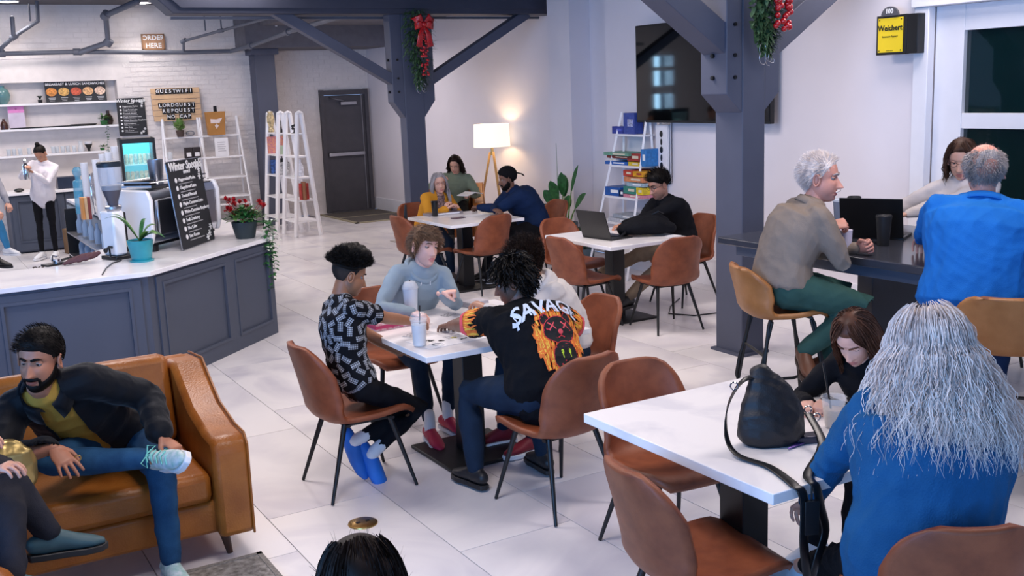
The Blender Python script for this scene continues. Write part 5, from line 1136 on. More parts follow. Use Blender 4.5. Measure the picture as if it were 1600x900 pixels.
# menu board on the top niche shelf
x0, x1, z0, z1 = rectY(71, 132, 166, 161, 17.55); t = thing('menu_board', 'black breakfast and lunch sandwich board with five food pictures, on the top niche shelf', 'sign', ((x0+x1)/2, 17.55, 2.162), 0); w, h = x1-x0, .31
t.rotation_euler.x = -.12
g = G(); g.box(-w/2, w/2, -.01, .01, 0, h); part('board', g, BLKB, t)
text('BREAKFAST & LUNCH SANDWICHES', .052, None, FY(0, -.012, h-.04), INK, t, bold=True)
for k, c in enumerate(('d98a3c', 'cfa15a', 'c4553a', 'd9a877', 'e6c3ad')):
    g = G(); cx = -w/2+w*(k+.5)/5; g.prismT([(cx+.078*math.cos(q), h*.5+.062*math.sin(q)) for q in (2*PI*j/20 for j in range(20))], Matrix.Translation((0, -.016, 0)), .005, 0); part('food_picture', g, mat('food_%d' % k, c, .6, var=.3, vscale=40), t)
    for j in range(3): g = G(); g.box(cx-.05+.008*j, cx+.05-.008*j, -.013, -.009, h*.2-.022*j, h*.2-.022*j+.008); part('caption_line', g, mat('caption', 'a8a8ac', .7), t)
def wallsig(label, x0, y0, x1, y1, Y, tilt=.0, big=False):
    X0, X1, Z0, Z1 = rectY(x0, y0, x1, y1, Y); w, h = X1-X0, Z1-Z0; t = thing('menu_board', label, 'sign', ((X0+X1)/2, Y, Z0)); t.rotation_euler.x = tilt
    g = G(); g.prismT([(a, b+h/2) for a, b in rounded(w, h, .02)], Matrix.Translation((0, -.008, 0)), .012); part('board', g, BLKB, t)
    return t, w, h
def specials(t, w, h, off=-.011, sc=1.):
    text('Winter Specials', w*.165, None, FY(0, off, h*.93), INK, t, bold=True, shear=.15); text('DRINKS', w*.06, None, FY(0, off, h*.855), INK, t)
    for k, nm in enumerate(('Peppermint Mocha', 'Gingerbread Latte', 'Toasted Almond', 'Maple Cinnamon Latte', 'White Chocolate Raspberry', 'Iced Cranberry', 'Hot Cider', 'Hot Cocoa')):
        z = h*(.78-.092*k); text(nm, w*.07, None, FY(-w*.30, off, z), INK, t, align='LEFT')
        g = G(); g.prismT(circ(-w*.38, z, w*.035, w*.035, 12), Matrix.Translation((0, off+.0, 0)), .002); part('bullet', g, INK, t)
        g = G(); g.box(-w*.30, w*(.12+.1*((k*7) % 3)/2), off, off+.002, z-w*.065, z-w*.052); part('small_print', g, mat('caption', 'a8a8ac', .7), t)
    for sx, sz in ((.40, .86), (.33, .90), (.38, .78), (.36, .10), (.42, .17), (.28, .06)):
        g = G()
        for a in range(3): q = a*PI/3; g.prismT([(w*sx+math.cos(q)*w*.05-math.sin(q)*w*.008, h*sz+math.sin(q)*w*.05+math.cos(q)*w*.008), (w*sx-math.cos(q)*w*.05-math.sin(q)*w*.008, h*sz-math.sin(q)*w*.05+math.cos(q)*w*.008), (w*sx-math.cos(q)*w*.05+math.sin(q)*w*.008, h*sz-math.sin(q)*w*.05-math.cos(q)*w*.008), (w*sx+math.cos(q)*w*.05+math.sin(q)*w*.008, h*sz+math.sin(q)*w*.05-math.cos(q)*w*.008)], Matrix.Translation((0, off-.0004*a, 0)), .002)
        o = part('snowflake', g, INK, t); o['kind'] = 'stuff'
t, w, h = wallsig('black winter specials board hung on the brick wall above the lit fridge', 184, 153, 228, 212, 17.46); specials(t, w, h)
# niche things
def lathe_thing(name, label, cat, loc, prof, m, grp=None, seg=20): g = G(); g.lathe(prof, seg=seg); return single(name, g, m, label, cat, loc, 0, grp)
c = aty(5, 163, 17.6); lathe_thing('glass_vase', 'round teal glass vase at the left end of the top niche shelf', 'vase', (c.x, 17.57, 2.161), [(.05, 0), (.09, .05), (.11, .13), (.09, .2), (.04, .24), (.04, .27)], mat('teal_glass', '5f8a8c', .1, var=0, alpha=.75))
c = aty(70, 160, 17.5); t = thing('small_plant', 'tiny dark plant beside the sandwich board', 'plant', (c.x-.06, 17.52, 2.161)); g = G(); g.lathe([(.03, 0), (.035, .05)], seg=12); part('pot', g, M['blackp'], t); g = G()
for k in range(9): a = k*.7; leaf_geo(g, (0, 0, .05), (.05*math.cos(a), .05*math.sin(a), .11), .014)
part('leaves', g, mat('dark_leaf', '1c2b24', .6), t)['kind'] = 'stuff'
x0, x1, z0, z1 = rectY(13, 168, 39, 200, 17.55); t = thing('framed_notice', 'pink and white notice standing on the middle niche shelf', 'sign', ((x0+x1)/2, 17.56, 1.791)); w = x1-x0
g = G(); g.box(-w/2, w/2, -.008, .008, 0, .34); part('card', g, mat('notice_white', 'd9cddd', .6), t); g = G(); g.box(-w/2+.004, w/2-.004, -.012, -.008, .24, .335); part('pink_band', g, mat('notice_pink', 'e58fc8', .6), t); text('*', .08, None, FY(0, -.013, .28), mat('maroon_ink', '8a2a5a', .6), t)
g = G(); g.box(-w/2-.02, w/2+.02, -.03, .03, 0, .015); part('stand', g, M['white'], t)
c = aty(7, 198, 17.5); lathe_thing('amber_bottle', 'small dark amber bottle left of the pink notice', 'bottle', (c.x, 17.52, 1.791), [(.05, 0), (.055, .06), (.045, .1), (.02, .13), (.018, .16)], mat('amber', '4a2a20', .3, var=.3, vscale=30))
c = aty(132, 196, 17.52); g = G(); g.lathe([(.14, 0), (.17, .025), (.16, .03)], sx=1.2, sy=.5); single('serving_tray', g, M['blackp'], 'flat black tray on the middle niche shelf', 'tray', (c.x, 17.58, 1.791))
g = G(); g.box(-.55, .4, -.03, .02, 0, .02); single('utensil_rail', g, M['blackp'], 'long thin dark rail lying on the middle niche shelf', 'rail', (aty(78, 198, 17.5).x, 17.50, 1.791))
c = aty(172, 190, 17.5); lathe_thing('dark_vase', 'dark brown vase behind the trailing plant on the middle niche shelf', 'vase', (c.x, 17.62, 1.791), [(.05, 0), (.075, .06), (.06, .13), (.025, .17), (.025, .22)], mat('vase_brown', '3a2620', .3))
def trailing(label, base, r, hgt, trails, potm, leafm, bushn=60, ls=.03, seed=1, potr=(.05, .065, .09), name='trailing_plant'):
    t = thing(name, label, 'plant', base); g = G(); pot(g, *potr); part('pot', g, potm, t); rr = random.Random(seed); g = G()
    for k in range(bushn):
        a = rr.uniform(0, 6.28); e = rr.uniform(.1, 1.4); q = r*rr.uniform(.3, 1); p0 = V(math.cos(a)*math.cos(e)*q, math.sin(a)*math.cos(e)*q, potr[2]+math.sin(e)*hgt*rr.uniform(.3, 1)); dd = V(math.cos(a), math.sin(a), rr.uniform(-.3, .7)).normalized(); leaf_geo(g, p0, p0+dd*ls*2*rr.uniform(.7, 1.3), ls*.55, mi=rr.random() > .6)
    o = part('foliage', g, [leafm, M['leaf2']], t, 0, 0); o['kind'] = 'stuff'
    for (dx, dy, L) in trails:
        g = G(); P = [V(0, 0, potr[2])]; q = V(dx, dy, potr[2]-.01); P.append(q); n = int(L/.04)
        for k in range(n): q = q+V(rr.uniform(-.012, .012), rr.uniform(-.01, .01), -.04); P.append(q)
        g.tube(P, .002, 4)
        for k, q in enumerate(P[1:]):
            for j in range(2): a = rr.uniform(0, 6.28); leaf_geo(g, q, q+V(math.cos(a)*ls*1.5, math.sin(a)*ls*1.5, -ls*.6), ls*.55)
        part('trailing_stem', g, leafm, t, 0, 0)
    return t
c = aty(163, 193, 17.48); trailing('green trailing plant on the middle niche shelf', (c.x, 17.5, 1.791), .08, .09, [(.02, -.07, .62)], M['leaf'], M['leaf'], 60, .03, potr=(.045, .055, .07))
c = aty(161, 234, 17.5); trailing('tiny green plant on the lowest niche shelf', (c.x, 17.55, 1.401), .04, .05, [], M['leaf'], M['leaf'], 30, .022, potr=(.03, .035, .04))
gl = mat('glassware', 'dfe7ee', .08, var=0, alpha=.4)
for k, x in enumerate((14, 23, 32, 47, 84, 91, 99, 108, 117)):
    c = aty(x, 240, 17.5); lathe_thing('drinking_glass', ORD[k]+' small clear glass from the left on the lowest niche shelf', 'glass', (c.x, 17.5+(k % 2)*.06, 1.401), [(.025, 0), (.028, .004), (.033, .10), (.03, .10), (.025, .008)], gl, 'glasses on the lowest niche shelf', 12)
c = aty(140, 234, 17.5); t = thing('coffee_dripper', 'black cone coffee dripper with white filter on the lowest niche shelf', 'dripper', (c.x, 17.55, 1.401)); g = G(); g.lathe([(.02, 0), (.02, .03), (.06, .11), (.055, .11)], seg=16); part('cone', g, M['blackp'], t); g = G(); g.lathe([(.03, .06), (.065, .15), (.06, .15)], seg=16); part('paper_filter', g, M['paper'], t)
c = aty(128, 236, 17.5); lathe_thing('glass_carafe', 'clear carafe left of the coffee dripper', 'carafe', (c.x, 17.55, 1.401), [(.045, 0), (.05, .05), (.03, .11), (.035, .16)], gl)
# ---------------- ladder shelves on the brick wall
def ladder(label, xa, xb, Y0, levels, ztop, lean=.38, frame_w=.035, grp=None, double=False, name='ladder_shelf', spread=.06):
    t = thing(name, label, 'shelf', ((xa+xb)/2, Y0, 0), 0, grp); hw = (xb-xa)/2
    for s in (-1, 1):
        g = G(); g.tube([(s*hw*1.0+s*spread, -lean, 0), (s*hw, 0, ztop)], [(frame_w*.5, frame_w*.35)]*2, 4, side=(1, 0, 0), dome=False); part('front_rail', g, M['white'], t)
        g = G(); g.tube([(s*hw+s*spread, .0+(.10 if not double else lean), 0), (s*hw, .03, ztop)], [(frame_w*.5, frame_w*.35)]*2, 4, side=(1, 0, 0), dome=False); part('rear_rail', g, M['white'], t)
    for z in levels:
        q = 1-z/ztop; g = G(); e = hw+spread*q; g.box(-e, e, -lean*q-.02, (.06 if not double else lean*q+.02), z-.024, z); part('shelf_board', g, M['white'], t)
    return t
zl = [aty(290, y, 17.1).z for y in (214, 248, 281, 311)]+[.45, .15]
L0 = aty(255, 200, 17.3).x; L1 = aty(312, 200, 17.3).x; L2 = aty(371, 200, 17.3).x
ladder('white ladder shelf under the wooden letter board', L0, L1-.02, 17.3, zl, 1.84, grp='white ladder shelves on the brick wall')
ladder('white ladder shelf right of the letter board, holding the brown box', L1+.02, L2, 17.3, zl, 1.84, grp='white ladder shelves on the brick wall')
x0, x1, z0, z1 = rectY(239, 142, 315, 189, 17.35); t = thing('letter_board', 'pale wooden letter board with rows of black letter tiles, on the left ladder shelf', 'sign', ((x0+x1)/2, 17.4, 1.80)); w, h = x1-x0, .52; t.rotation_euler.x = -.05
for k in range(6): g = G(); g.box(-w/2+.01*(k == 0), w/2, -.012+.003*(k % 2), .02, h*k/6+.003, h*(k+1)/6-.003); part('slat', g, mat('pale_wood', 'd9b48c', .55, var=.06, vscale=5), t, .002)
for txt, z, cx in (('GUESTWIFI', .90, -.02), ('LORDGUEST', .48, .0), ('REPQUEST', .31, .02), ('NO CAP', .13, .02)):
    for k, ch in enumerate(txt):
        if ch == ' ': continue
        xx = (cx+(k-(len(txt)-1)/2)*.068)*.95; g = G(); g.box(xx-.029, xx+.029, -.022, -.012, h*z-.045, h*z+.04); lt = part('letter_tile', g, M['blackp'], t); me = text_mesh(ch, .075, .001, bold=True); me.materials.append(INK); me.transform(FY(xx, -.0235, h*z)); link('letter', me, lt)
def bushy(label, loc, r, h, potp, potm, lm, n=70, ls=.05, name='potted_plant', seed=3):
    t = thing(name, label, 'plant', loc); g = G(); pot(g, *potp); part('pot', g, potm, t); rr = random.Random(seed); g = G()
    for k in range(n):
        a = rr.uniform(0, 6.28); e = rr.uniform(.3, 1.5); b = V(0, 0, potp[2]*.9); tip = V(math.cos(a)*math.cos(e)*r, math.sin(a)*math.cos(e)*r, potp[2]+math.sin(e)*h)*rr.uniform(.7, 1.05); g.tube([b, b.lerp(tip, .6)], .0015, 3); leaf_geo(g, b.lerp(tip, .55), tip, ls*.4, mi=int(rr.random() > .6))
    part('foliage', g, [lm, M['leaf2']], t, 0, 0)['kind'] = 'stuff'; return t
c = aty(282, 213, 17.2); bushy('light green leafy plant in a brown pot on the ladder shelf below the letter board', (c.x, 17.2, zl[0]), .16, .2, (.05, .065, .11), mat('pot_brown', '4a3a33', .6), mat('lime_leaf', '7f9e58', .5, var=.2), 80, .06)
c = aty(298, 213, 17.2); g = G(); g.tube([(.06*math.cos(q), 0, .05+.035*math.sin(q)) for q in (2*PI*k/16 for k in range(16))], .010, 6, closed=True); single('wire_ornament', g, M['steelb'], 'small oval grey ornament beside the light green plant', 'ornament', (c.x, 17.2, zl[0]))
for k, x in enumerate((295, 308)):
    c = aty(x, 247, 17.15); t = thing('coffee_bag', ('left', 'right')[k]+' dark coffee bag of the pair on the second ladder shelf', 'bag', (c.x, 17.15, zl[1]), 0, 'dark coffee bags'); g = G(); g.prism([(-.06, -.035), (.06, -.035), (.06, .035), (-.06, .035)], 0, .17); part('pouch', g, mat('bag_dark', '2c2529', .5), t, .008); g = G(); g.box(-.035, .035, -.042, -.034, .03, .09); part('paper_label', g, M['paper'], t)
c = aty(266, 247, 17.15); lathe_thing('glass_jar', 'clear jar at the left of the second ladder shelf', 'jar', (c.x, 17.15, zl[1]), [(.035, 0), (.04, .01), (.04, .1), (.03, .12)], gl)
x0, x1, _, _ = rectY(322, 180, 352, 212, 17.2); t = thing('display_box', 'brown card box with a pale logo standing on the right ladder shelf', 'box', ((x0+x1)/2, 17.2, zl[0])); w = (x1-x0); g = G(); g.prismT([(-w*.42, 0), (w*.42, 0), (w*.5, .37), (-w*.5, .37)], Matrix.Translation((0, -.05, 0)), .1); part('carton', g, mat('kraft', 'b07a3c', .6, var=.05), t); g = G(); g.prismT([(-.09, .26), (-.09, .19), (.05, .19), (.1, .27), (.0, .25)], Matrix.Translation((0, -.053, 0)), .003); part('logo', g, mat('logo_pale', 'e6d5d2', .6), t); g = G(); g.prismT([(-.03, .15), (.0, .10), (.035, .15), (0, .18)], Matrix.Translation((0, -.053, 0)), .003); part('logo', g, MATS['logo_pale'], t); g = G(); g.box(-.01, .035, -.02, .02, .37, .46); part('handle', g, M['blackp'], t)
x0, x1, _, _ = rectY(336, 217, 357, 244, 17.15); t = thing('card_sign', 'white card in a stand on the second shelf of the right ladder unit', 'sign', ((x0+x1)/2, 17.15, zl[1])); w = x1-x0; g = G(); g.box(-w/2, w/2, -.006, .006, 0, .29); part('card', g, M['paper'], t)
for k in range(5): g = G(); g.box(-w*.3, w*.3-.02*(k % 2), -.0075, -.0055, .22-.035*k, .226-.035*k); part('printed_line', g, mat('caption_dark', '8b8890', .7), t)
# ---------------- A-frame display shelves
def aframe(label, loc, rz, wid, lv, ztop, dep, grp):
    t = thing('display_shelf', label, 'shelf', loc, rz, grp)
    for s in (-1, 1):
        for a in (-1, 1):
            g = G(); g.tube([(s*wid*.5, a*dep/2, 0), (s*wid*.46, a*.03, ztop)], [(.022, .036)]*2, 4, side=(1, 0, 0), dome=False); part('leg', g, M['white'], t, .002)
        g = G(); g.tube([(s*wid*.46, -.035, ztop), (s*wid*.46, 0, ztop+.02), (s*wid*.46, .035, ztop)], .026, 8); part('top_joint', g, M['white'], t)
    for z in lv:
        q = 1-z/ztop; e = wid*(.46+.04*q)+.01; d = .035+(dep/2-.035)*q+.01; g = G(); g.box(-e, e, -d, d, z-.022, z); part('shelf_board', g, M['white'], t)
    return t
ALV = [1.56, 1.22, .90, .56, .24]
A1 = V(5.40, 16.50, 0); A2 = V(5.42, 15.68, 0); rzA = PI/2
aframe('far white A-frame display shelf beside the dark corner pillar', A1, rzA, .56, ALV, 1.86, .40, 'white A-frame display shelves')
aframe('near white A-frame display shelf in front of the dark steel door', A2, rzA, .56, ALV, 1.86, .40, 'white A-frame display shelves')
def onA(i, dx, dy, lvl): b = (A1, A2)[i]; r_ = Matrix.Rotation(rzA, 3, 'Z') @ V(dx, dy, 0); return (b.x+r_.x, b.y+r_.y, ALV[lvl])
def bx(name, label, cat, loc, dims, m, rz=0, grp=None, bev=.002, face=None):
    g = G(); a, b, c = dims; g.box(-a/2, a/2, -b/2, b/2, 0, c); 
    if face is None: return single(name, g, m, label, cat, loc, rz, grp, bev)
    t = thing(name, label, cat, loc, rz, grp); part('carton', g, m, t, bev)
    g = G(); g.box(-a*.4, a*.4, -b/2-.0015, -b/2, c*.15, c*.85); part('printed_panel', g, face, t); return t
rA = rzA-PI/2-.25
lathe_thing('gold_vase', 'tall gold and white vase on top of the far A-frame shelf', 'vase', onA(0, .24, 0, 0), [(.035, 0), (.05, .02), (.03, .08), (.06, .16), (.06, .25), (.04, .30), (.05, .33)], mat('gold_mottle', 'cdb88c', .4, var=.4, vscale=30))
t = thing('black_ornament', 'black flower-shaped ornament on top of the near A-frame shelf', 'ornament', onA(1, .0, 0, 0)); g = G(); g.lathe([(.06, 0), (.02, .02), (.015, .05)], seg=12)
for k in range(5): a = k*1.257; g.ball((.03*math.cos(a), .01, .09+.03*math.sin(a)), .022, 8)
part('flower', g, M['blackp'], t)['kind'] = 'stuff'
lathe_thing('dark_figurine', 'thin dark figurine on top of the far A-frame shelf', 'ornament', onA(0, -.2, 0, 0), [(.03, 0), (.035, .04), (.015, .1), (.03, .16), (.01, .22)], mat('fig_dark', '39343a', .5, var=.3))
bx('patterned_box', 'orange patterned box on the second level between the A-frame shelves', 'box', onA(0, .25, -.05, 1), (.26, .08, .27), mat('confetti', 'e3a06a', .6, var=.5, vscale=45, col2='b86a8a'), rA)
for k in range(3): bx('soap_box', ('lowest', 'middle', 'topmost')[k]+' pale green box of the little stack on the far A-frame shelf', 'box', V(*onA(0, -.14, -.05, 1))+V(0, 0, .046*k), (.14-.02*k, .1, .045), mat('pale_green', 'b9cbb0', .6), rA, 'stack of pale green boxes')
bx('speckled_tin', 'black and white speckled canister on the far A-frame shelf', 'tin', onA(0, -.22, 0, 2), (.18, .12, .2), mat('speckle', 'e6e3e3', .6, col2='3b3b44', vscale=30), rA)
bx('black_box', 'small black box standing on the speckled canister', 'box', V(*onA(0, -.22, 0, 2))+V(0, 0, .201), (.12, .09, .06), M['blackp'], rA)
bx('blue_box', 'dark blue patterned box on the third level of the A-frame shelves', 'box', onA(0, .2, 0, 2), (.14, .1, .22), mat('blue_pattern', '3a5da0', .6, var=.4, vscale=35), rA)
bx('sky_box', 'light blue box beside the dark blue patterned box', 'box', onA(0, .33, -.06, 2), (.1, .08, .18), mat('sky_pattern', '9cc0e6', .6, var=.25, vscale=40), rA)
lathe_thing('white_bottle', 'white bottle with dark marks on the near A-frame shelf', 'bottle', onA(1, .0, -.05, 2), [(.04, 0), (.045, .02), (.045, .16), (.018, .21), (.018, .27)], mat('bottle_white', 'dfe0ea', .4, var=.2, vscale=25))
lathe_thing('green_pyramid', 'small green cone ornament on the near A-frame shelf', 'ornament', onA(1, .14, -.05, 2), [(.065, 0), (.03, .05), (.004, .09)], mat('green_paint', '1f9b5b', .4))
bx('red_book', 'red book leaning on the fourth level between the A-frame shelves', 'book', onA(1, -.22, 0, 3), (.12, .09, .25), mat('red_cover', 'b8322c', .5, var=.2), rA+.4)
bx('tan_book', 'thin brown book leaning beside the red book', 'book', onA(1, -.30, .03, 3), (.02, .12, .28), mat('tan_cover', '8a5a3c', .5), rA+.4)
# ---------------- fridge
x0, x1, _, _ = rectY(190, 215, 245, 300, 14.0); t = thing('drinks_fridge', 'small lit glass-door drinks fridge with cans at the end of the bar', 'fridge', ((x0+x1)/2, 14.0, CH), -.12); w = (x1-x0)
cy = mat('fridge_interior', '37c3d6', .5, var=0, emit='38cfe4', estr=.55)
g = G(); g.box(-w/2, w/2, .0, .4, 0, .04); g.box(-w/2, w/2, .0, .4, .72, .78); g.box(-w/2, -w/2+.04, 0, .4, 0, .78); g.box(w/2-.04, w/2, 0, .4, 0, .78); part('body', g, M['blackp'], t, .004)
g = G(); g.box(-w/2+.04, w/2-.04, .36, .39, .04, .72); part('back_panel', g, cy, t)
for z in (.22, .44): g = G(); g.box(-w/2+.04, w/2-.04, .04, .36, z, z+.012); part('wire_shelf', g, mat('cyan_shelf', 'bfeff5', .4, emit='9fe8f2', estr=.3), t)
for r_ in range(3):
    for k in range(6): g = G(); cx = -w/2+.075+k*(w-.15)/5; g.lathe([(.022, 0), (.026, .01), (.026, .12), (.02, .13)], (cx, .12, (.04, .232, .452)[r_]), 12); part('can', g, mat('can_%d' % (k % 3), ('cfe0c9', 'e3e6cf', 'b9d6d0')[k % 3], .3, var=.2, vscale=30), t)
g = G(); g.box(-w/2, -w/2+.03, -.03, 0, 0, .78); g.box(w/2-.03, w/2, -.03, 0, 0, .78); g.box(-w/2+.03, w/2-.03, -.03, 0, 0, .03); g.box(-w/2+.03, w/2-.03, -.03, 0, .72, .78); d_ = part('door', g, M['blackp'], t, .003); g = G(); g.box(-w/2+.03, w/2-.03, -.02, -.012, .03, .72); part('pane', g, mat('fridge_glass', 'd4f2f6', .05, var=0, alpha=.14), d_)
l = bpy.data.lights.new('fridge_lamp', 'AREA'); l.energy = 2.2; l.size = .4; l.color = (.45, .9, 1); o = bpy.data.objects.new('fridge_lamp', l); COL.objects.link(o); o.parent = t; o.location = (0, .18, .71)
# ---------------- bar-top things
def onbar(px, py, z=CH): c = atz(px, py, z); return (c.x, c.y, z)
BR = math.atan2(1.21, 1.31)     # direction of the angled run
# grinder
gx = onbar(186, 404); t = thing('coffee_grinder', 'tall white coffee grinder with a clear hopper on the bar', 'grinder', gx, BR*.6); t.scale = (.86, .86, .92)
g = G(); g.box(-.10, .12, -.10, .13, 0, .035); part('base', g, M['blackp'], t, .01)
g = G(); g.box(-.075, .055, -.075, .12, .035, .42); part('body', g, mat('grinder_white', 'f4f4f6', .25, var=0, coat=.4), t, .02)
g = G(); g.box(.055, .105, -.03, .09, .05, .40); part('side_panel', g, M['blackp'], t, .01); g = G(); g.box(.06, .11, -.05, -.03, .10, .15); part('yellow_tag', g, mat('tag_yellow', 'e0b21a', .5), t)
g = G(); g.lathe([(.06, .42), (.075, .44), (.075, .46), (.06, .47)], seg=20); part('collar', g, M['steelb'], t)
g = G(); g.lathe([(.045, .47), (.05, .50), (.085, .60), (.085, .64)], seg=24); part('bean_funnel', g, mat('beans', '4b4a55', .3), t)
g = G(); g.lathe([(.088, .60), (.105, .68), (.105, .80), (.10, .80)], seg=24); part('hopper', g, mat('hopper_plastic', 'c6d2e2', .08, var=0, alpha=.35), t); g = G(); g.lathe([(.11, .80), (.112, .83), (.10, .845)], seg=24); part('lid', g, mat('hopper_lid', '1f2a36', .35), t)
g = G(); g.tube([(-.075, -.02, .11), (-.12, -.04, .12), (-.17, -.06, .10)], .012, 8); g.ball((-.175, -.062, .098), .022, 8); g.tube([(-.12, -.04, .12), (-.13, -.06, .04)], .01, 6); part('fork_handle', g, M['blackp'], t)
g = G(); c0 = V(*onbar(190, 408)); P = [c0, V(*onbar(176, 412)), V(*onbar(166, 420)), V(*onbar(160, 430))]; g.tube([p_+V(0, 0, .006) for p_ in P], .005, 6); single('power_cord', g, M['blackp'], 'short black cord lying on the white bar in front of the grinder', 'cord')
# teal plant pot
tx = onbar(222, 408); t = thing('teal_planter', 'glossy teal pot with broad succulent leaves on the bar', 'plant', tx); g = G(); pot(g, .075, .10, .17); part('pot', g, M['teal'], t); g = G(); g.lathe([(.09, 0), (.095, .012), (.08, .014)], seg=24); part('saucer', g, M['teal'], t); g = G(); g.lathe([(.083, .155), (.01, .16)], seg=20); part('soil', g, M['soil'], t)
for k, (a, L, z, w) in enumerate(((2.4, .30, .18, .022), (2.7, .22, .22, .018), (-.5, .20, .02, .055), (-.9, .17, .06, .05), (1.0, .18, .16, .02), (-.1, .14, .12, .045))): g = G(); leaf_geo(g, (0, 0, .155), (math.cos(a)*L, math.sin(a)*L, .155+z), w, .25, n=8, cup=.3); part('leaf', g, M['leaf'] if k % 2 == 0 else M['leaf2'], t, 0, 180)
# espresso machine
mx = V(2.04, 9.40, CH); t = thing('espresso_machine', 'large white and chrome espresso machine on the angled bar', 'machine', mx, BR); t.scale = (1.3, .95, 1.15)
wm = mat('machine_white', 'f3f2f4', .18, var=0, coat=.5)
def rbox(g, w, d, z0, z1, r, y0=0): g.prism([(a, b+y0) for a, b in rounded(w, d, r)], z0, z1)
g = G(); prof = [(-.20, .06), (-.225, .12), (-.235, .38), (-.20, .45), (.17, .46), (.215, .42), (.225, .12), (.20, .06)]
g.prismT([(y, z) for y, z in prof][::-1], Matrix.Translation((-.40, 0, 0)) @ Matrix.Rotation(PI/2, 4, 'Z') @ Matrix.Scale(-1, 4, (0, 1, 0)), .035); part('side_panel', g, wm, t, .012)
g = G(); g.prismT([(y, z) for y, z in prof][::-1], Matrix.Translation((.365, 0, 0)) @ Matrix.Rotation(PI/2, 4, 'Z') @ Matrix.Scale(-1, 4, (0, 1, 0)), .035); part('side_panel', g, wm, t, .012)
g = G(); g.prismT([(y*.93, z*.97+.008) for y, z in prof][::-1], Matrix.Translation((-.365, 0, 0)) @ Matrix.Rotation(PI/2, 4, 'Z') @ Matrix.Scale(-1, 4, (0, 1, 0)), .73); part('body', g, M['chrome'], t, .01)
g = G(); g.box(-.33, .33, -.235, -.212, .12, .38); part('back_plate', g, M['steelb'], t, .01); g = G(); g.box(-.3, .3, -.16, .16, .46, .475); g.tube([(-.32, -.16, .50), (.32, -.16, .50), (.32, .16, .50), (-.32, .16, .50)], .006, 6, closed=True); part('cup_rail', g, M['chrome'], t)
for sx in (-.3, .3):
    for sy in (-.13, .13): g = G(); g.cyl((sx, sy, 0), (sx, sy, .07), .03, .035, 12); part('foot', g, M['blackp'], t)
g = G(); g.box(-.36, .36, -.17, .19, .045, .075); part('drip_tray', g, M['blackp'], t)
def cupstack(x, y, z, h, label, i):
    t2 = thing('cup_stack', label, 'cups', (x, y, z), 0, 'stacked takeaway cups'); g = G(); n = int(h/.022)
    for k in range(n): zz = k*.022; g.lathe([(.032, zz), (.043, zz+.05), (.041, zz+.05)], seg=14)
    part('cups', g, M['glass2'], t2)['kind'] = 'stuff'
rot = Matrix.Rotation(BR, 3, 'Z')
def onm(dx, dy, dz=.535): q = rot @ V(dx, dy, 0)+mx; return (q.x, q.y, mx.z+dz)
lathe_thing('steel_pitcher', 'tall brushed steel cup on top of the espresso machine', 'pitcher', onm(-.12, -.02), [(.05, 0), (.055, .01), (.066, .21), (.062, .21), (.05, .02)], M['steelb'])
for k, (dx, dy) in enumerate(((.02, -.07), (.10, -.06), (.18, -.07), (.26, -.05), (.05, .03), (.14, .04), (.22, .04))): q = onm(dx, dy); lathe_thing('espresso_cup', ORD[k % 4]+' white cup of the '+('front', 'rear')[k > 3]+' row on top of the espresso machine', 'cup', q, [(.04, 0), (.043, .01), (.03, .07), (.02, .075)], M['white'], 'white cups on the espresso machine', 14)
g = G(); g.box(-.11, .11, -.09, .09, 0, .05); single('towel_pile', g, M['blackp'], 'black folded cloths on the left of the espresso machine', 'cloth', onm(-.27, .04), BR, bevel=.02)
# standing black menu sign
c = V(*onbar(287, 392)); c2 = V(*onbar(337, 374)); d_ = (c2-c); rz_ = math.atan2(d_.y, d_.x); t = thing('standing_menu', 'black winter specials board standing on the bar in front of the espresso machine', 'sign', ((c.x+c2.x)/2, (c.y+c2.y)/2, CH+.002), rz_); w = d_.length*1.0; h = .74; t.rotation_euler.x = -.11
g = G(); g.prismT([(a-.02, b+h/2) for a, b in rounded(w, h, .02)], Matrix.Translation((0, -.004, 0)), .008); part('edge', g, M['steelb'], t); g = G(); g.prismT([(a-.02, b+h/2) for a, b in rounded(w*.98, h*.985, .02)], Matrix.Translation((0, -.007, 0)), .003); part('board', g, BLKB, t)
tt = link('printing', None, t, (-.02, 0, 0)); bpy.data.objects.remove(tt)
specials(t, w*.92, h, off=-.0095)
# planter with red flowers and ivy at the bar end
px_ = V(*onbar(384, 372)); t = trailing('dark planter with red flowers and white-edged ivy trailing over the end of the bar', px_, .16, .13, [(.16, -.12, .42), (.20, -.08, .62), (.22, -.03, .50), (.14, -.15, .30), (.24, -.06, .36)], mat('planter_dark', '28363a', .5), M['leaf'], 260, .035, seed=6, potr=(.085, .115, .15), name='flower_planter')
rr = random.Random(3)
g = G()
for k in range(13):
    a = rr.uniform(0, 6.28); q = rr.uniform(.05, .20); c = V(q*math.cos(a), q*math.sin(a), .26+rr.uniform(0, .10))
    g.tube([(0, 0, .14), tuple(c)], .002, 4)
    for j in range(16): b = rr.uniform(0, 6.28); e = rr.uniform(-.3, 1.4); dd = V(math.cos(b)*math.cos(e), math.sin(b)*math.cos(e), math.sin(e)); leaf_geo(g, c, c+dd*.045, .013, mi=0, n=3)
part('red_flowers', g, M['red'], t, 0, 0)['kind'] = 'stuff'
g = G()
for k in range(60): q = V(.17, -.06, .12)+V(rr.uniform(-.09, .12), rr.uniform(-.12, .08), rr.uniform(-.26, .08)); a = rr.uniform(0, 6.28); leaf_geo(g, q, q+V(math.cos(a)*.04, math.sin(a)*.04, -.01), .014, n=3)
part('white_leaves', g, mat('white_leaf', 'dfe6d6', .5), t, 0, 0)['kind'] = 'stuff'
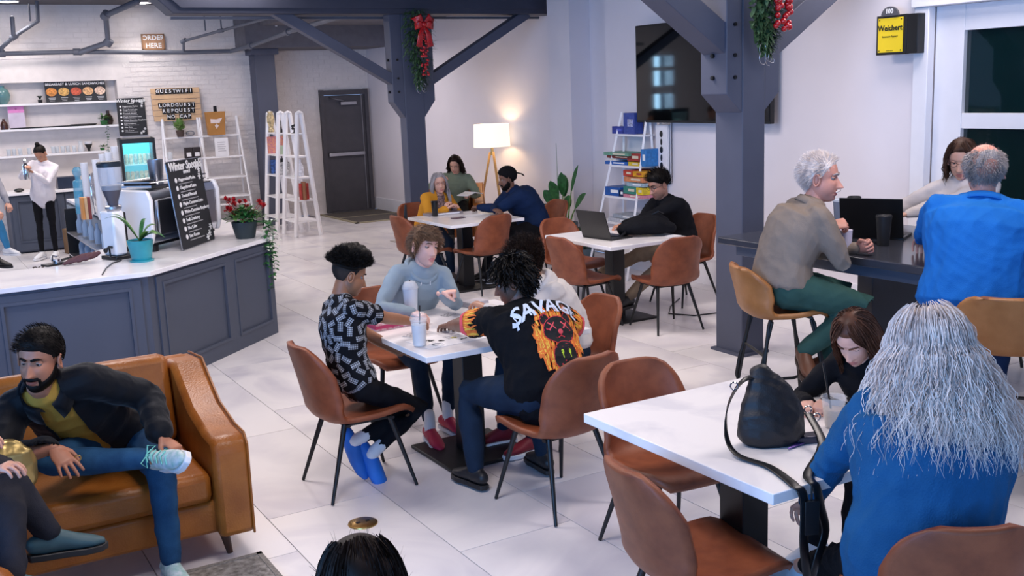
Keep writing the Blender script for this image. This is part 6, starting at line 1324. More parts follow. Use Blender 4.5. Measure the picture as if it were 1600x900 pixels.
# portafilter and towel
q = V(*onbar(86, 414)); t = thing('portafilter', 'chrome portafilter and knock-out tool lying on the bar', 'tool', q, .4); g = G(); g.box(-.09, .09, -.05, .05, 0, .015); part('tray', g, M['blackp'], t, .004); g = G(); g.lathe([(.03, .015), (.032, .045), (.028, .045)], (.02, 0, 0), 16); part('basket', g, M['chrome'], t); g = G(); g.tube([(.05, 0, .03), (.16, .02, .035)], .01, 8); part('handle', g, M['blackp'], t); g = G(); g.tube([(-.02, 0, .03), (0, .02, .07), (.04, .03, .06)], .006, 6); part('spout', g, M['chrome'], t)
q = V(*onbar(124, 412)); g = G(); g.tube([(-.13, 0, .012), (-.05, .01, .03), (.05, .0, .045), (.12, .02, .05), (.17, .03, .06)], [(.02, .01), (.05, .026), (.06, .035), (.045, .03), (.03, .02)], 12, side=(0, 1, 0)); me = remesh(g, .009, 2); wrinkle(me, .02, 60, 4); me.materials.append(fabric('mauve_cloth', '6a4c50')); tag(link('bar_towel', me, None, q, .2), 'crumpled mauve cloth lying on the bar left of the grinder', 'cloth')
q = V(*onbar(60, 418)); g = G(); rr = random.Random(5)
for k in range(30): g.ball((rr.uniform(-.04, .04), rr.uniform(-.03, .03), .003), rr.uniform(.002, .005), 6)
o = single('coffee_grounds', g, M['soil'], 'scatter of coffee grounds left of the portafilter', 'grounds', q); o['kind'] = 'stuff'
# far run of the bar: tall cup towers, bottles, machines
def bp(px, Y): return aty(px, 300, Y).x
for k, (x, Y, h) in enumerate(((136, 12.4, .58), (155, 12.0, .62), (166, 12.3, .66), (176, 12.1, .70), (186, 12.5, .74))):
    cupstack(bp(x, Y), Y, CH, h, ORD[k]+' tall tower of clear takeaway cups from the left on the far bar run', k)
lathe_thing('syrup_bottle', 'clear blue bottle with round stopper at the far end of the bar', 'bottle', (bp(124, 12.9), 12.9, CH), [(.06, 0), (.062, .01), (.062, .36), (.05, .38), (.03, .39), (.03, .42), (.05, .45), (.055, .49), (.03, .53)], mat('blue_clear', '5ea9c9', .1, var=0, alpha=.6))
for k, (x, c_) in enumerate(((126, 'c98a4a'), (131, 'd8b48a'), (136, '8a3f3a'))): bx('tea_box', ('left amber', 'middle cream', 'right red')[k]+' tea box beside the blue bottle on the bar', 'box', (bp(x, 12.2), 12.2, CH), (.03, .12, .24), mat('tea_%d' % k, c_, .5), 0, 'tea boxes')
for k in range(5): lathe_thing('shaker', ORD[k]+' chrome shaker from the left among the cup towers', 'shaker', (bp(144+k*2.4, 12.7+.1*k), 12.7+.1*k, CH), [(.035, 0), (.045, .02), (.04, .34), (.02, .40), (.025, .45)], M['chrome'], 'chrome shakers among the cup towers', 14)
x0 = bp(213, 11.3); t = thing('register', 'white countertop till with a dark base on the far run of the bar', 'till', (x0, 11.3, CH), -.5); g = G(); g.box(-.16, .16, -.1, .1, .02, .05); part('base', g, M['blackp'], t, .01); g = G(); g.prismT([(-.15, .05), (.15, .05), (.17, .42), (-.13, .42)], Matrix.Translation((0, -.03, 0)), .06); part('housing', g, M['white'], t, .01)
for k in range(3):
    x0 = bp(258+k*13, 11.0+.25*k); g = G(); g.lathe([(.045, 0), (.05, .01), (.05, .34), (.06, .37), (.05, .375)], seg=16); single('lid_tower', g, mat('speckled_cup', 'e9e9ee', .5, col2='8d8f9c', vscale=50), ('left', 'middle', 'right')[k]+' speckled white stack of lids behind the espresso machine', 'lids', (x0, 11.0+.25*k, CH), 0, 'stacks of lids')
# shelving with bottles under the inner edge
for k in range(6):
    for j in range(2): lathe_thing('bottle', ORD[k]+' clear bottle from the near end on the '+('lower', 'upper')[j]+' rack shelf', 'bottle', (1.93, 11.6+k*.42, .30+.28*j), [(.035, 0), (.036, .01), (.036, .14), (.015, .18), (.015, .23)], mat('bottle_blue', '9fb8d6', .1, var=0, alpha=.7), 'bottles on the low rack', 10)
t = thing('bottle_rack', 'low metal rack under the inner edge of the far bar run', 'rack', (1.92, 12.7, 0))
for j in (0, 1): g = G(); g.box(-.08, .06, -1.5, 1.5, .28+.28*j-.015, .28+.28*j); part('shelf_board', g, M['steelb'], t)
for y in (-1.5, 1.5): g = G(); g.box(-.08, .06, y-.01, y+.01, .0, .84); part('upright', g, M['blackp'], t)
q = atz(105, 396, 0); bx('paper_bag', 'brown paper bag on the floor behind the bar near the barista', 'bag', (q.x+.1, q.y, 0), (.22, .16, .36), mat('paper_brown', '8a6a4a', .8), .2)
# tap tool in the barista's hands and things on her counter
q = near(40, 262, 1.52, 15.68); g = G(); g.lathe([(.035, -.16), (.04, -.1), (.04, .02), (.02, .06), (.03, .1), (.015, .12)], seg=12); single('milk_jug', g, M['chrome'], 'chrome cream whipper held by the barista', 'whipper', q)
q = V(*atz(28, 297, .89)); g = G(); g.ball((0, 0, .03), (.07, .05, .03), 10); single('cloth', g, M['blackp'], 'small dark cloth on the back counter left of the barista', 'cloth', (1.62, 16.95, .89))
bx('sink_box', 'dark blue box on the back counter right of the barista', 'box', (aty(107, 300, 17.1).x, 17.1, .89), (.3, .25, .17), mat('dark_blue_plastic', '1f2a42', .4))
# ---------------- television, sign
y0, y1 = 9.40, 7.35; z0, z1 = 1.69, 2.72
t = thing('television', 'large black wall television half hidden behind the near post', 'television', (7.18, (y0+y1)/2, (z0+z1)/2)); w, h = (y0-y1), z1-z0
g = G(); g.box(-.025, .025, -w/2, w/2, -h/2, h/2); part('housing', g, M['blackp'], t, .004); g = G(); g.box(-.029, -.025, -w/2+.015, w/2-.015, -h/2+.025, h/2-.015); part('screen', g, M['screen'], t); g = G(); g.box(.025, .12, -.3, .3, -.2, .2); part('wall_mount', g, M['black'], t)
text('TV', .0001, None, FX(-.03, 0, -h/2+.01), INK, t) if 0 else None
c = atx(1408, 54, 7.2); t = thing('blade_sign', 'yellow and black square sign with 100 on top, beside the office window', 'sign', (7.17, c.y, c.z)); c2 = atx(1372, 54, 7.17); c3 = atx(1417, 54, 7.17); c4 = atx(1443, 54, 7.25); hh = (atx(1400, 22, 7.17).z-atx(1400, 84, 7.17).z)/2; ya, yb = c2.y-c.y, c3.y-c.y
g = G(); g.box(-.02, .02, yb-.012, ya, -hh, hh); part('frame', g, M['blackp'], t, .003); g = G(); g.box(-.018, .09, yb-.115, yb-.012, -hh+.002, hh-.002); part('side_box', g, M['blackp'], t, .003)
g = G(); g.box(-.027, -.02, yb+.02, ya-.022, -hh+.02, hh-.02); part('face_panel', g, mat('sign_yellow', 'f2d21a', .5, var=0), t, .002)
yc = (ya+yb)/2; text('Weichert', .062, None, FX(-.0285, yc, .055), M['blackp'], t, bold=True); text('Insurance Agency', .022, None, FX(-.0285, yc, -.01), mat('sign_brown', '8a7a1a', .6), t); text('insurance agents', .010, None, FX(-.0285, yc, -hh+.035), MATS['sign_brown'], t)
for a in (yb+.035, ya-.037):
    for b in (-hh+.035, hh-.035): g = G(); g.cyl((-.031, a, b), (-.026, a, b), .005, .005, 8); part('screw', g, M['blackp'], t)
g = G(); g.prismT([(.085*math.cos(q), .075*math.sin(q)) for q in (PI*k/14 for k in range(15))], Matrix(((0, 1, 0, -.04), (-1, 0, 0, yc), (0, 0, 1, hh-.006), (0, 0, 0, 1))), .02); part('number_plate', g, mat('plate_grey', '55555c', .5), t)
text('100', .052, None, FX(-.043, yc, hh+.03), INK, t, bold=True)
# ---------------- game shelf
SX, SY0, SY1 = 7.22, 9.86, 9.12
t = thing('ladder_shelf', 'white ladder shelf stacked with board games behind the man with the laptop', 'shelf', (SX, 0, 0)); ZT = 1.80; GL = [1.56, 1.22, .88, .60, .30]
def sx_at(z): return -.42*(1-z/ZT)-.03
for yy, o in ((SY0-.14, .12), (SY1+.14, -.12)):
    g = G(); g.tube([(-.45, yy+o*1.2, 0), (-.03, yy, ZT)], [(.02, .014)]*2, 4, side=(0, 1, 0), dome=False); part('front_rail', g, M['white'], t); g = G(); g.tube([(.05, yy+o*1.2, 0), (.0, yy, ZT)], [(.02, .014)]*2, 4, side=(0, 1, 0), dome=False); part('rear_rail', g, M['white'], t)
for z in GL: e = .145*(1-z/ZT); g = G(); g.box(sx_at(z)-.02, .05, SY1+.14-e-.01, SY0-.14+e+.01, z-.022, z); part('shelf_board', g, M['white'], t)
def game(label, px0, px1, z, h, col, lvl, face=None, dx=0, d=.26, ty='game_box', txt=None):
    zz = GL[lvl]+z; X = SX+sx_at(GL[lvl])+.0+dx; a = atx(px0, 240, X).y; b = atx(px1, 240, X).y; m = mat('game_'+col, col, .45, var=.12, vscale=30); t2 = thing(ty, label, 'game', (X+d/2, (a+b)/2, zz), 0, 'board games on the ladder shelf'); w = abs(a-b)
    g = G(); g.box(-d/2, d/2, -w/2, w/2, 0, h-.002); part('box', g, m, t2, .002); g = G(); g.box(-d/2-.002, -d/2, -w*.36, w*.12, h*.35, h*.7); part('side_print', g, face or INK, t2)
    return t2
FR = mat('print_cream', 'e8dcc0', .6)
game('small navy blue box on the top shelf of the game rack', 957, 974, 0, .085, '2f3f9a', 0, mat('print_blue', '5a6ad0', .5))
game('upright blue and white game box on the top shelf of the game rack', 975, 992, 0, .235, '3a4f9e', 0, mat('print_bluewhite', 'b8bde0', .5, var=.3, vscale=40), d=.12)
game('blue box at the bottom of the second shelf stack', 945, 980, 0, .04, '1f63b5', 1); game('yellow and blue box low on the second shelf', 981, 999, 0, .045, 'd8b82e', 1, FR)
game('white flat box in the second shelf stack', 948, 962, .042, .03, 'dcdce0', 1, FR); game('dark red box in the second shelf stack', 948, 985, .073, .03, '8a2f2a', 1, FR, dx=.01); game('brick red box right in the second shelf stack', 980, 1000, .05, .085, 'a5352f', 1, FR, dx=.02)
game('green and white long box on top of the second shelf stack', 943, 982, .105, .035, '6ea38a', 1, FR, dx=-.02)
game('upright blue box at the right of the second shelf', 1001, 1009, 0, .19, '2f7cc0', 1, d=.2)
game('red and orange box upper right on the third shelf', 973, 987, .235, .065, 'c23a28', 2, FR); game('orange and yellow box upper right on the third shelf', 988, 1004, .235, .06, 'e6a21e', 2, MATS['game_a5352f'])
game('orange striped box in the third shelf stack', 974, 1004, .175, .055, 'd9885a', 2, FR); game('light grey blue box in the third shelf stack', 978, 1004, .125, .045, '9fb6bf', 2)
game('deep blue box left on the third shelf', 944, 968, 0, .1, '1c5aa8', 2); game('teal green box in the middle of the third shelf', 973, 993, .04, .085, '3a8a78', 2, FR); game('yellow box right on the third shelf', 993, 1003, .04, .08, 'e8c92a', 2, FR); game('pink box at the bottom of the third shelf stack', 972, 1003, 0, .038, 'd98a9a', 2, FR); game('small dark blue box beside the deep blue one', 966, 973, 0, .08, '24305c', 2)
game('pale grey large box on the fourth shelf', 948, 1000, 0, .05, 'c3c7d0', 3); game('steel grey box upper on the fourth shelf', 955, 1000, .052, .04, 'a3adba', 3)
X = SX-.1; a = atx(1013, 240, X).y; b = atx(1030, 240, X).y; g = G(); g.box(-.015, .015, -abs(a-b)/2, abs(a-b)/2, -.3, .3); t = thing('game_board', 'tall white box with a black figure pattern standing right of the game shelf', 'game', (X+.12, (a+b)/2, 1.36)); part('box', g, M['white'], t, .002)
for k in range(6): g = G(); g.ball((-.016, .0, -.22+.085*k), (.002, .028 if k % 2 else .018, .038), 8); part('black_figure', g, M['blackp'], t)
g = G(); g.box(.0, .02, -.04, .04, -1.06, -.3); part('support', g, M['white'], t)
g = G(); g.box(.02, .03, -abs(a-b)/2-.02, abs(a-b)/2+.02, -.32, .33); part('back_board', g, M['chrome'], t)
# ---------------- plants by the wall
q = V(7.18, 10.95, 0); t = thing('potted_bird_of_paradise', 'tall broad-leaved green plant in a grey cylinder pot by the white wall', 'plant', q); g = G(); g.lathe([(.15, 0), (.165, .02), (.175, .44), (.16, .44), (.15, .38)], seg=28); part('pot', g, M['greyp'], t); g = G(); g.lathe([(.155, .4), (.01, .41)], seg=20); part('soil', g, M['soil'], t)
for k, (dx, dy, z, w, L) in enumerate(((-.02, .0, 1.02, .07, .34), (-.16, .14, .80, .08, .3), (.0, -.12, .74, .07, .26), (.05, -.36, .78, .05, .30), (.0, -.30, 1.12, .035, .28), (-.12, .20, .62, .05, .24), (-.14, .04, .92, .075, .3), (.06, .06, .98, .07, .3))):
    b = V(dx*.25, dy*.25, .4); k0 = V(dx*.6, dy*.6, .4+(z-.4)*.62); tip = V(dx*1.15, dy*1.15, z+.05); g = G(); g.tube([b, b.lerp(k0, .6)+V(0, 0, .02), k0], [.012, .009, .006], 6); s_ = part('stem', g, M['leaf2'], t); g = G(); n_ = V(-.8, -.4, .5); leaf_geo(g, k0, tip, w, .08, n=8, nrm=n_, cup=.15); part('leaf', g, M['leaf'], s_, 0, 180)
g = G(); g.tube([(.0, .05, .4), (-.02, .09, .9), (-.02, .10, 1.42)], [.006, .004, .002], 5); part('stem', g, M['leaf'], t)
bushy('small dark leafy plant in a dark pot beside the tall broad-leaved plant', (7.05, 10.32, 0), .22, .28, (.10, .12, .2), M['greyp'], mat('deep_leaf', '2c4a35', .4, var=.2), 36, .13, seed=8)
# ---------------- floor lamp
lx, ly = XX_ = (7.25, 12.85); c = atx(768, 212, 7.42); t = thing('floor_lamp', 'wooden tripod floor lamp with a white drum shade, lit', 'lamp', (7.42, c.y, 0)); rr_ = .255; zt = atx(768, 194, 7.42).z; zb = atx(768, 229, 7.42).z
sh_ = mat('lamp_shade', 'fff3df', .8, var=0, emit='fff1da', estr=.85); g = G(); g.lathe([(rr_*1.02, zb), (rr_*.98, zt), (rr_*.97, zt), (rr_*1.01, zb)], seg=36); g.f = [f for f in g.f if len(f) == 4]; g.m = g.m[:len(g.f)]; part('lamp_shade', g, sh_, t)
g = G(); g.cyl((0, 0, zb-.12), (0, 0, zb+.02), .02, .02, 10); part('stem', g, M['brass'], t)
for k in range(3): a = k*2.094+2.6; g = G(); g.tube([(math.cos(a)*.03, math.sin(a)*.03, zb-.08), (math.cos(a)*.29, math.sin(a)*.29, .0)], [(.02, .014), (.018, .012)], 4, dome=False); part('leg', g, M['wood'], t, .002)
g = G(); g.ball((0, 0, zb+.1), .035, 12); part('bulb', g, mat('bulb_glow', 'ffffff', .5, var=0, emit='ffe2b4', estr=12), t)
l = bpy.data.lights.new('lamp_bulb', 'POINT'); l.energy = 8; l.color = (1, .72, .42); l.shadow_soft_size = .05; o = bpy.data.objects.new('lamp_bulb', l); COL.objects.link(o); o.parent = t; o.location = (0, 0, zb+.15)
# ---------------- garlands on the posts
def garland(label, c, hgt, rad, bow, seed, berries, big=False):
    t = thing('christmas_garland', label, 'garland', c); rr = random.Random(seed); g = G()
    for k in range(800):
        q = rr.random(); z = hgt/2-hgt*q; r0 = rad*math.sin(PI*min(1, q*.85+.12))**.6*(1-.45*q); a = rr.uniform(0, 6.3); p0 = V(math.cos(a)*r0*rr.uniform(.1, .95), math.sin(a)*r0*.4*rr.uniform(.2, 1)-.03, z); d = V(math.cos(a)*.7, -.5, -rr.uniform(-.2, 1.1)).normalized(); L = rr.uniform(.05, .09)
        leaf_geo(g, p0, p0+d*L, .012 if not big else .018, .1, mi=int(rr.random() > .75), n=3)
        if k % 4 == 0:
            for j in range(5): e = p0+d*L*j/5; leaf_geo(g, e, e+V(rr.uniform(-1, 1), -.5, rr.uniform(-1, .4)).normalized()*.035, .003, n=2)
    part('fir_sprigs', g, [M['fir'], mat('fir_light', '5d7a55', .6)], t, 0, 0)['kind'] = 'stuff'
    for k in range(berries):
        q = rr.random(); z = hgt*.28-hgt*.62*q if not big else hgt*.45-hgt*.68*q; x = rr.uniform(-.05, .05)*(1 if not big else 1.5)+(.0 if not big else .08); r_ = rr.uniform(.012, .017) if not big else rr.uniform(.020, .026); g = G(); g.ball((x, -rad*.62-rr.uniform(0, .02), z), r_, 10); part('berry', g, M['berry'], t, 0, 180)
    if bow:
        zb_ = hgt*.30; gl_ = mat('bow_red', 'c9151c', .3, var=.3, vscale=80, coat=.5)
        for s in (-1, 1):
            for (a, b, w) in ((.13, .05, .05), (.12, -.03, .045)): g = G(); g.tube([(0, -rad*.7, zb_), (s*a*.5, -rad*.85, zb_+b+.02), (s*a, -rad*.75, zb_+b*.8), (s*a*.6, -rad*.68, zb_-.01), (0, -rad*.7, zb_)], [(.012, .004), (w, .004), (w, .004), (w*.8, .004), (.012, .004)], 8, side=(0, -.3, 1)); part('bow_loop', g, gl_, t, 0, 180)
            g = G(); g.tube([(0, -rad*.7, zb_), (s*.05, -rad*.78, zb_-.12), (s*.075, -rad*.75, zb_-.26)], [(.012, .004), (.035, .004), (.04, .004)], 8, side=(1, 0, 0)); part('bow_tail', g, gl_, t, 0, 180)
        g = G(); g.ball((0, -rad*.8, zb_), (.035, .02, .03), 10); part('bow_knot', g, gl_, t, 0, 180)
    g = G()
    for k in range(4):
        a = V(rr.uniform(-.06, .06), -.04, -hgt*.42); P = [a+V(.030*math.cos(j*.6+k), -.02-.004*k, -.006*j+.030*math.sin(j*.6+k)) for j in range(20)]; g.tube(P, .003, 5)
    part('silver_curls', g, M['silver'], t, 0, 180)['kind'] = 'stuff'; return t
c = aty(655, 76, 11.7); garland('fir garland with a red bow and berries on the far post', (c.x, 11.74, c.z), .92, .27, True, 3, 60)
c = aty(1197, 20, 5.82); garland('fir garland with shiny red berries at the top of the near post', (c.x, 5.86, c.z), .56, .20, False, 5, 34, True)
# ---------------- things on the tables
def ontab(px, py, z=.761): c = atz(px, py, z); return V(c.x, c.y, z)
# boys' table
q = ontab(656, 541); cup('iced_drink', 'clear domed plastic cup with a black straw at the near corner of the boys table', q, .15, .036, M['glass'], M['glass'], (.012, 0, .225), .82, mat('milky_ice', 'dfe3ea', .3, var=.1, alpha=.75), dome=True)
q = ontab(643, 492); cup('iced_drink', 'frosted white cup with a lid in front of the blond boy', q, .17, .038, mat('frost_cup', 'dfe9f6', .3, var=0, alpha=.85), M['glass2'], (.0, 0, .22), .8, mat('milk', 'eef2f8', .4), dome=True)
q = ontab(742, 477); t = thing('card_stack', 'stack of pale playing cards on the boys table', 'cards', q, .1)
for k in range(3): g = G(); g.box(-.075, .075, -.05, .05, .011*k, .011*k+.010); part('deck', g, mat('card_grey', 'b8b4bc', .6, var=.08), t, .001, rz=.03*k)
for k, (x, y, l, c_) in enumerate(((700, 492, 'black and white patterned card in front of the blond boy', '2a2a30'), (642, 524, 'striped card beside the patterned shirt boy', '4a4650'))):
    g = G(); g.box(-.045, .045, -.03, .03, 0, .002); t = single('game_card', g, mat('card_%d' % k, 'e9e8ec', .6, col2=c_, vscale=90), l, 'card', ontab(x, y), .5)
t = thing('drawing_sheet', 'white paper with black lettering and small yellow doodles on the boys table', 'paper', ontab(700, 530), math.radians(6)); g = G(); g.box(-.20, .20, -.13, .13, 0, .001); part('sheet', g, M['paper'], t)
fl_ = lambda x, y: Matrix.Translation((x, y, .0022))
for ch, x, y, sz, rot_ in (('a', -.10, .05, .10, .5), ('c', -.11, -.055, .11, -1.2), ('e', -.05, .0, .07, .4), ('~', .07, -.05, .1, .3), ('*', .04, -.02, .09, 0)):
    me = text_mesh(ch, sz, .0003, bold=True); me.materials.append(M['blackp'] if ch != '*' else mat('doodle_yellow', 'd6c93a', .6)); me.transform(fl_(x, y) @ Matrix.Rotation(rot_, 4, 'Z')); link('lettering', me, t)
for k in range(4): g = G(); g.box(.0, .11, .05-.018*k, .054-.018*k, .001, .0018); part('text_line', g, mat('caption_dark', '8b8890', .7), t)
t = thing('game_box', 'pink and white patterned flat box under the arm of the boy in the patterned shirt', 'game', V(2.46, 5.70, .761), .1); g = G(); g.box(-.16, .16, -.14, .14, 0, .045); part('box', g, mat('pink_pattern', 'e8dfe6', .6, col2='c03a6a', vscale=35), t, .003); g = G(); g.box(-.163, .163, -.143, .143, .012, .03); part('lid_edge', g, mat('magenta', 'b83266', .5), t)
q = boyA['W'][0]+V(.07, 0, .0); g = G(); g.box(-.07, .07, -.035, .035, 0, .009); o = single('phone', g, mat('phone_white', 'dfe2e8', .3), 'white phone held in the lap of the boy in the patterned shirt', 'phone', (q.x, q.y, q.z+.02), .2, bevel=.003)
lathe_thing('saucer', 'clear plastic disc lying flat at the near corner of the boys table', 'saucer', ontab(682, 540), [(.042, 0), (.044, .006), (.035, .012), (.01, .013)], M['glass'])
# laptop table
def laptop(label, loc, rz, w=.36, d=.24, ang=100, name='laptop'):
    t = thing(name, label, 'laptop', loc, rz); g = G(); g.box(-w/2, w/2, -d/2, d/2, 0, .016); part('base', g, M['blackp'], t, .003); g = G(); g.box(-w/2+.02, w/2-.02, -d/2+.09, d/2-.02, .016, .0175); part('keyboard', g, mat('keys_dark', '26272c', .6), t)
    sc = link('lid', None, t, (0, d/2, .016)); g = G(); g.box(-w/2, w/2, -.004, .004, 0, d); bpy.data.objects.remove(sc); o = part('lid', g, M['blackp'], t, .003); o.location = (0, d/2, .014); o.rotation_euler.x = -math.radians(ang-90); g = G(); g.box(-w/2+.012, w/2-.012, -.0055, -.004, .015, d-.012); part('screen', g, mat('laptop_screen', '2a3340', .1, var=0, emit='7f93b0', estr=.25), o); return t
laptop('open black laptop in front of the man in the black jumper', (5.50, 7.68, .76), PI/2+.12, .38, .26, 108)
t = thing('backpack', 'black backpack slumped on the laptop table', 'bag', V(5.82, 7.52, .762), -.5); g = G(); g.tube([(-.22, 0, .06), (-.1, .01, .09), (.08, 0, .095), (.22, 0, .06)], [(.09, .055), (.14, .085), (.14, .09), (.08, .05)], 16, side=(0, 1, 0)); g.tube([(-.05, .05, .12), (.1, .04, .15), (.17, .02, .12)], [(.08, .05), (.09, .06), (.05, .04)], 12, side=(0, 1, 0)); me = remesh(g, .01, 3); wrinkle(me, .012, 30, 2); me.materials.append(BLKF); link('main_pouch', me, t)
g = G(); g.tube([(-.2, -.08, .05), (-.26, -.12, .01), (-.34, -.1, .008), (-.36, -.02, .008)], [(.015, .004)]*4, 6); part('strap', g, M['blackp'], t); g = G(); g.tube([(.05, .0, .19), (.1, -.02, .215), (.15, 0, .19)], .006, 6); part('handle', g, M['blackp'], t); g = G(); g.box(.12, .16, -.09, -.08, .09, .11); part('buckle', g, M['chrome'], t)
bx('napkin', 'small white napkin at the right corner of the laptop table', 'napkin', V(5.96, 7.32, .761), (.1, .1, .006), M['paper'], .2)
# far table
q = ontab(680, 338); cup('travel_mug', 'black travel mug at the left of the far table', q, .16, .03, M['blackp'], M['blackp'], grp=None)
bx('book', 'grey closed book under the hands of the woman in ochre', 'book', ontab(686, 338)+V(.12, .14, 0), (.42, .16, .025), mat('book_grey', '8d8488', .6), .0, face=M['paper'])
bx('phone', 'dark phone lying in the middle of the far table', 'phone', ontab(716, 341), (.15, .08, .008), mat('phone_mauve', '5a4450', .3), .2)
bx('paper_sheet', 'white paper sheet near the folded arms of the man in navy', 'paper', ontab(742, 336), (.2, .14, .003), M['paper'], .3)
g = G(); g.tube([(-.02, .0, .0), (.0, .0, .12), (.01, 0, .24)], [.016, .02, .012], 10); c = near(617, 340, 4.62, 10.2); g2 = single('umbrella', g, M['blackp'], 'folded black umbrella tip leaning over the leftmost far chair', 'umbrella', (4.64, 10.12, .70), .4)
t = thing('magazines', 'open white magazine on the lap of the woman in the green jumper', 'magazine', near(735, 301, 6.7, 12.5), .3)
for k in range(2): g = G(); g.box(-.16+.15*k, -.01+.15*k, -.1, .1, .0, .012); o = part('page_block', g, M['paper'], t, .002); o.rotation_euler.y = .2*(1 if k else -1)
# bar table
def onbt(px, py): c = atz(px, py, 1.052); return V(c.x, c.y, 1.051)
BC = mat('black_cup', '1d1e22', .5)
def tumbler(label, loc, h, r, m, lm): t = thing('tumbler', label, 'cup', loc); g = G(); g.lathe([(r*.72, 0), (r*.75, .004), (r, h)], seg=24); part('cup_body', g, m, t); g = G(); g.lathe([(r*1.03, h-.004), (r*1.06, h+.012), (r*.95, h+.018), (r*.9, h+.012)], seg=24); part('lid', g, lm, t)
tumbler('black takeaway cup alone in front of the open laptop', onbt(1380, 383), .175, .048, BC, BC)
tumbler('black takeaway cup right of the grey one, behind the hands of the man in tan', onbt(1334, 350), .185, .046, BC, BC)
tumbler('smoky grey plastic cup beside the black one on the dark table', onbt(1312, 350), .17, .05, mat('smoke_cup', '7d8494', .25, var=0, alpha=.85), M['glass2'])
laptop('open black laptop on the dark bar table seen from behind', (5.62, 4.78, 1.05), math.radians(-62)+PI, .40, .27, 104)
t = thing('pen', 'white pen lying beside the open laptop on the dark table', 'pen', onbt(1340, 356), .6); g = G(); g.cyl((-.06, 0, .006), (.06, 0, .006), .005, .004, 8); part('barrel', g, M['white'], t)
t = thing('snack_wrapper', 'crumpled yellow and green wrapper beside the laptop', 'wrapper', onbt(1357, 354)); g = G(); rr = random.Random(2)
g.ball((0, 0, .012), (.06, .035, .012), 12); g.v = [(x+rr.uniform(-.008, .008), y+rr.uniform(-.008, .008), max(0, z+rr.uniform(-.006, .006))) for x, y, z in g.v]; part('foil', g, mat('foil', 'c7cf6a', .3, var=.4, vscale=60, col2='4a6a3a'), t, 0, 0)
q = (old['W'][0]+old['W'][1])/2; q = near(1322, 372, 5.0, 4.34); g = G(); g.lathe([(.030, -.07), (.032, -.06), (.038, .05), (.036, .05)], seg=18); single('paper_cup', g, mat('lilac_cup', 'cfcbe0', .5), 'pale lilac cup held between the hands of the man in tan', 'cup', q)
# near table: bag, drink, keys
q = V(2.74, 2.80, .762); t = thing('shoulder_bag', 'black shoulder bag with a long strap hanging off the near marble table', 'bag', q, math.radians(-25))
g = G(); g.tube([(0, 0, .045), (.0, .0, .12), (-.01, .02, .20), (-.03, .04, .27)], [(.135, .075), (.13, .07), (.095, .05), (.045, .035)], 18, side=(1, 0, 0)); me = remesh(g, .008, 2); wrinkle(me, .012, 34, 8); me.materials.append(mat('bag_nylon', '17181d', .5, var=.1, bump=.2, bscale=200)); link('pouch', me, t)
Mi = Matrix.Rotation(math.radians(25), 3, 'Z')
def smooth_pts(P, k=4):
    P = [Vector(p_) for p_ in P]; out = []
    for i in range(len(P)-1):
        a, b, c_, d_ = P[max(i-1, 0)], P[i], P[i+1], P[min(i+2, len(P)-1)]
        for j in range(k): q_ = j/k; out.append(b*.5*2+(c_-a)*.5*q_+(a*2-b*5+c_*4-d_)*.5*q_*q_+(b*3-a-c_*3+d_)*.5*q_**3)
    return out+[P[-1]]
def strap(P, sides, w):
    n = len(P); Q = smooth_pts(P); S_ = [tuple(Vector(sides[min(i//4, n-1)]).lerp(Vector(sides[min(i//4+1, n-1)]), (i % 4)/4)) for i in range(len(Q))]
    g = G(); g.tube(Q, [(w, .003)]*len(Q), 8, side=S_); return part('strap', g, M['blackp'], t, 0, 180)
def tl(v): return tuple(Mi @ (Vector(v)-q))
E1 = aty(1247, 762, 2.415); E2 = aty(1266, 748, 2.415)
strap([(-.045, .03, .26), (-.11, .02, .24), (-.17, -.01, .16), (-.19, -.06, .06), (-.17, -.13, .012)]+[tl(v) for v in (atz(1200, 728, .768), atz(1232, 750, .768), (E1.x, 2.43, .768), (E1.x+.005, 2.405, .755), aty(1257, 790, 2.40), aty(1256, 850, 2.40), aty(1262, 905, 2.41))], [(.3, .9, .2)]*3+[(.6, .8, 0)]+[(.5, .9, 0)]*3+[(1, .35, 0)]*5, .019)
strap([tl(v) for v in ((2.87, 2.74, .87), (2.80, 2.60, .80), (E2.x+.06, 2.48, .772), (E2.x+.02, 2.43, .768), (E2.x+.02, 2.405, .75), aty(1283, 795, 2.40), aty(1290, 830, 2.40), aty(1279, 868, 2.40), aty(1268, 905, 2.41))], [(1, .35, 0)]*9, .018)
for v in ((2.88, 2.75, .88), (2.885, 2.71, .86), (2.60, 2.85, 1.00)): g = G(); c = V(*tl(v)); g.tube([c+V(.014*math.cos(a), 0, .014*math.sin(a)) for a in (2*PI*k/12 for k in range(12))], .003, 6, closed=True); part('ring', g, M['chrome'], t)
g = G(); c = V(*tl(aty(1268, 782, 2.39))); g.box(c.x-.025, c.x+.025, c.y-.01, c.y+.01, c.z-.12, c.z); g.tube([c, c+V(0, 0, .05)], .004, 6); part('key_pouch', g, M['blackp'], t, .003)
q = ontab(1259, 690); t = thing('key_bunch', 'dark tin and purple keys on the near table beside the bag', 'keys', q, -.4); g = G(); g.box(-.045, .045, -.03, .03, 0, .028); part('tin', g, mat('tin_dark', '343848', .25, .6), t, .004)
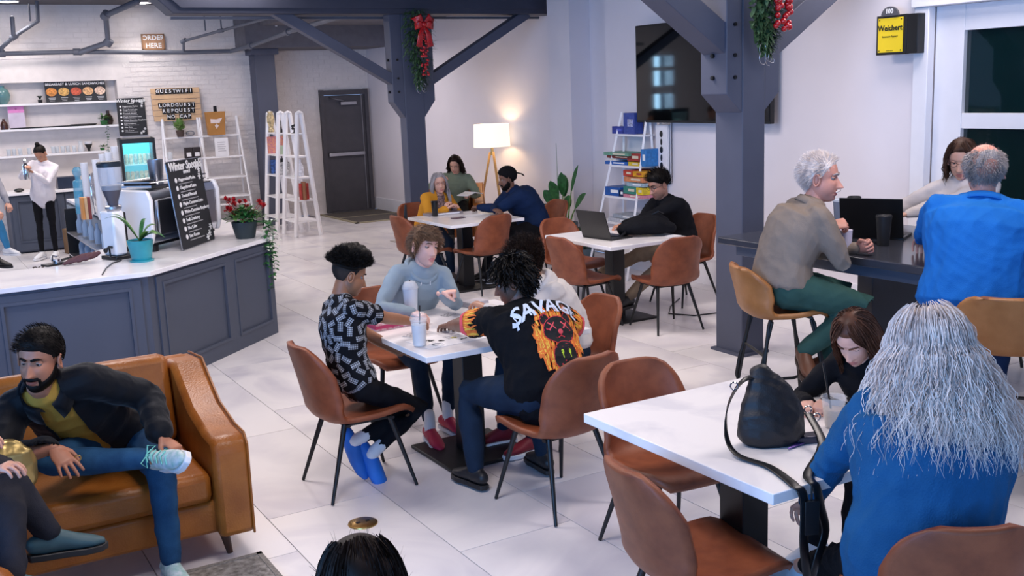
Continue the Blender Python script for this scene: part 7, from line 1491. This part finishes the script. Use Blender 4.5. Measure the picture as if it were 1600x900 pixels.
for k in range(4): g = G(); g.tube([(-.05+.01*k, -.03, .006), (-.07-.01*k, -.045-.01*k, .006)], .003, 6); part('key', g, mat('purple_metal', '6a4f9a', .3, .5), t)
q = ontab(1302, 668); cup('iced_coffee', 'clear plastic cup of iced coffee with a black straw in front of the girl', q, .125, .034, M['glass'], None, (-.03, .03, .26), .62, mat('iced_coffee_liquid', 'a08a72', .3, var=.05), rimr=.048)
# ---------------- floor things
q = atz(567, 818, 0); t = thing('floor_outlet', 'round brass floor outlet cover in the tiles', 'outlet', q); g = G(); g.lathe([(.075, 0), (.073, .006), (.06, .010), (.02, .011)], seg=32); part('cover', g, M['brass'], t)
for s in (-1, 1): g = G(); g.box(s*.025-.011, s*.025+.011, -.008, .008, .010, .0125); part('socket', g, M['blackp'], t)
g = G(); g.box(-.55, .55, -.8, .8, 0, .010); rg = thing('rug', 'grey patterned woven rug corner in front of the sofa', 'rug', (.74, 3.86, 0), 0)
part('pile', g, mat('rug_weave', 'a9a49e', .95, col2='6d6862', vscale=38, bump=.4, bscale=200), rg); g = G()
for a, b, c_, d_ in ((-.55, .55, .775, .8), (-.55, .55, -.8, -.775), (-.55, -.525, -.8, .8), (.525, .55, -.8, .8)): g.box(a, b, c_, d_, .0, .013)
part('border', g, mat('rug_edge', '8b8680', .95, var=.2, vscale=80), rg)
g = G(); P = [atz(1128, 488, .006), atz(1085, 493, .006), atz(1045, 490, .006), atz(1048, 478, .006), atz(1062, 466, .006)]; g.tube(P, .006, 6); single('power_cord', g, M['blackp'], 'thin dark cord running over the floor from the near post to the laptop table', 'cord')
# bag at the left edge
q = near(16, 722, .22, 4.45); t = thing('handbag', 'shiny gold handbag at the left edge beside the bearded man', 'bag', q, .3); g = G(); g.tube([(0, 0, -.09), (0, 0, -.02), (0, 0, .04), (.01, 0, .075)], [(.10, .05), (.105, .055), (.09, .045), (.05, .02)], 16, side=(1, 0, 0)); me = remesh(g, .008, 2); wrinkle(me, .006, 40, 3); me.materials.append(mat('gold_foil', 'b09a62', .3, .7, var=.1)); link('pouch', me, t)
# rear chair hair tuft
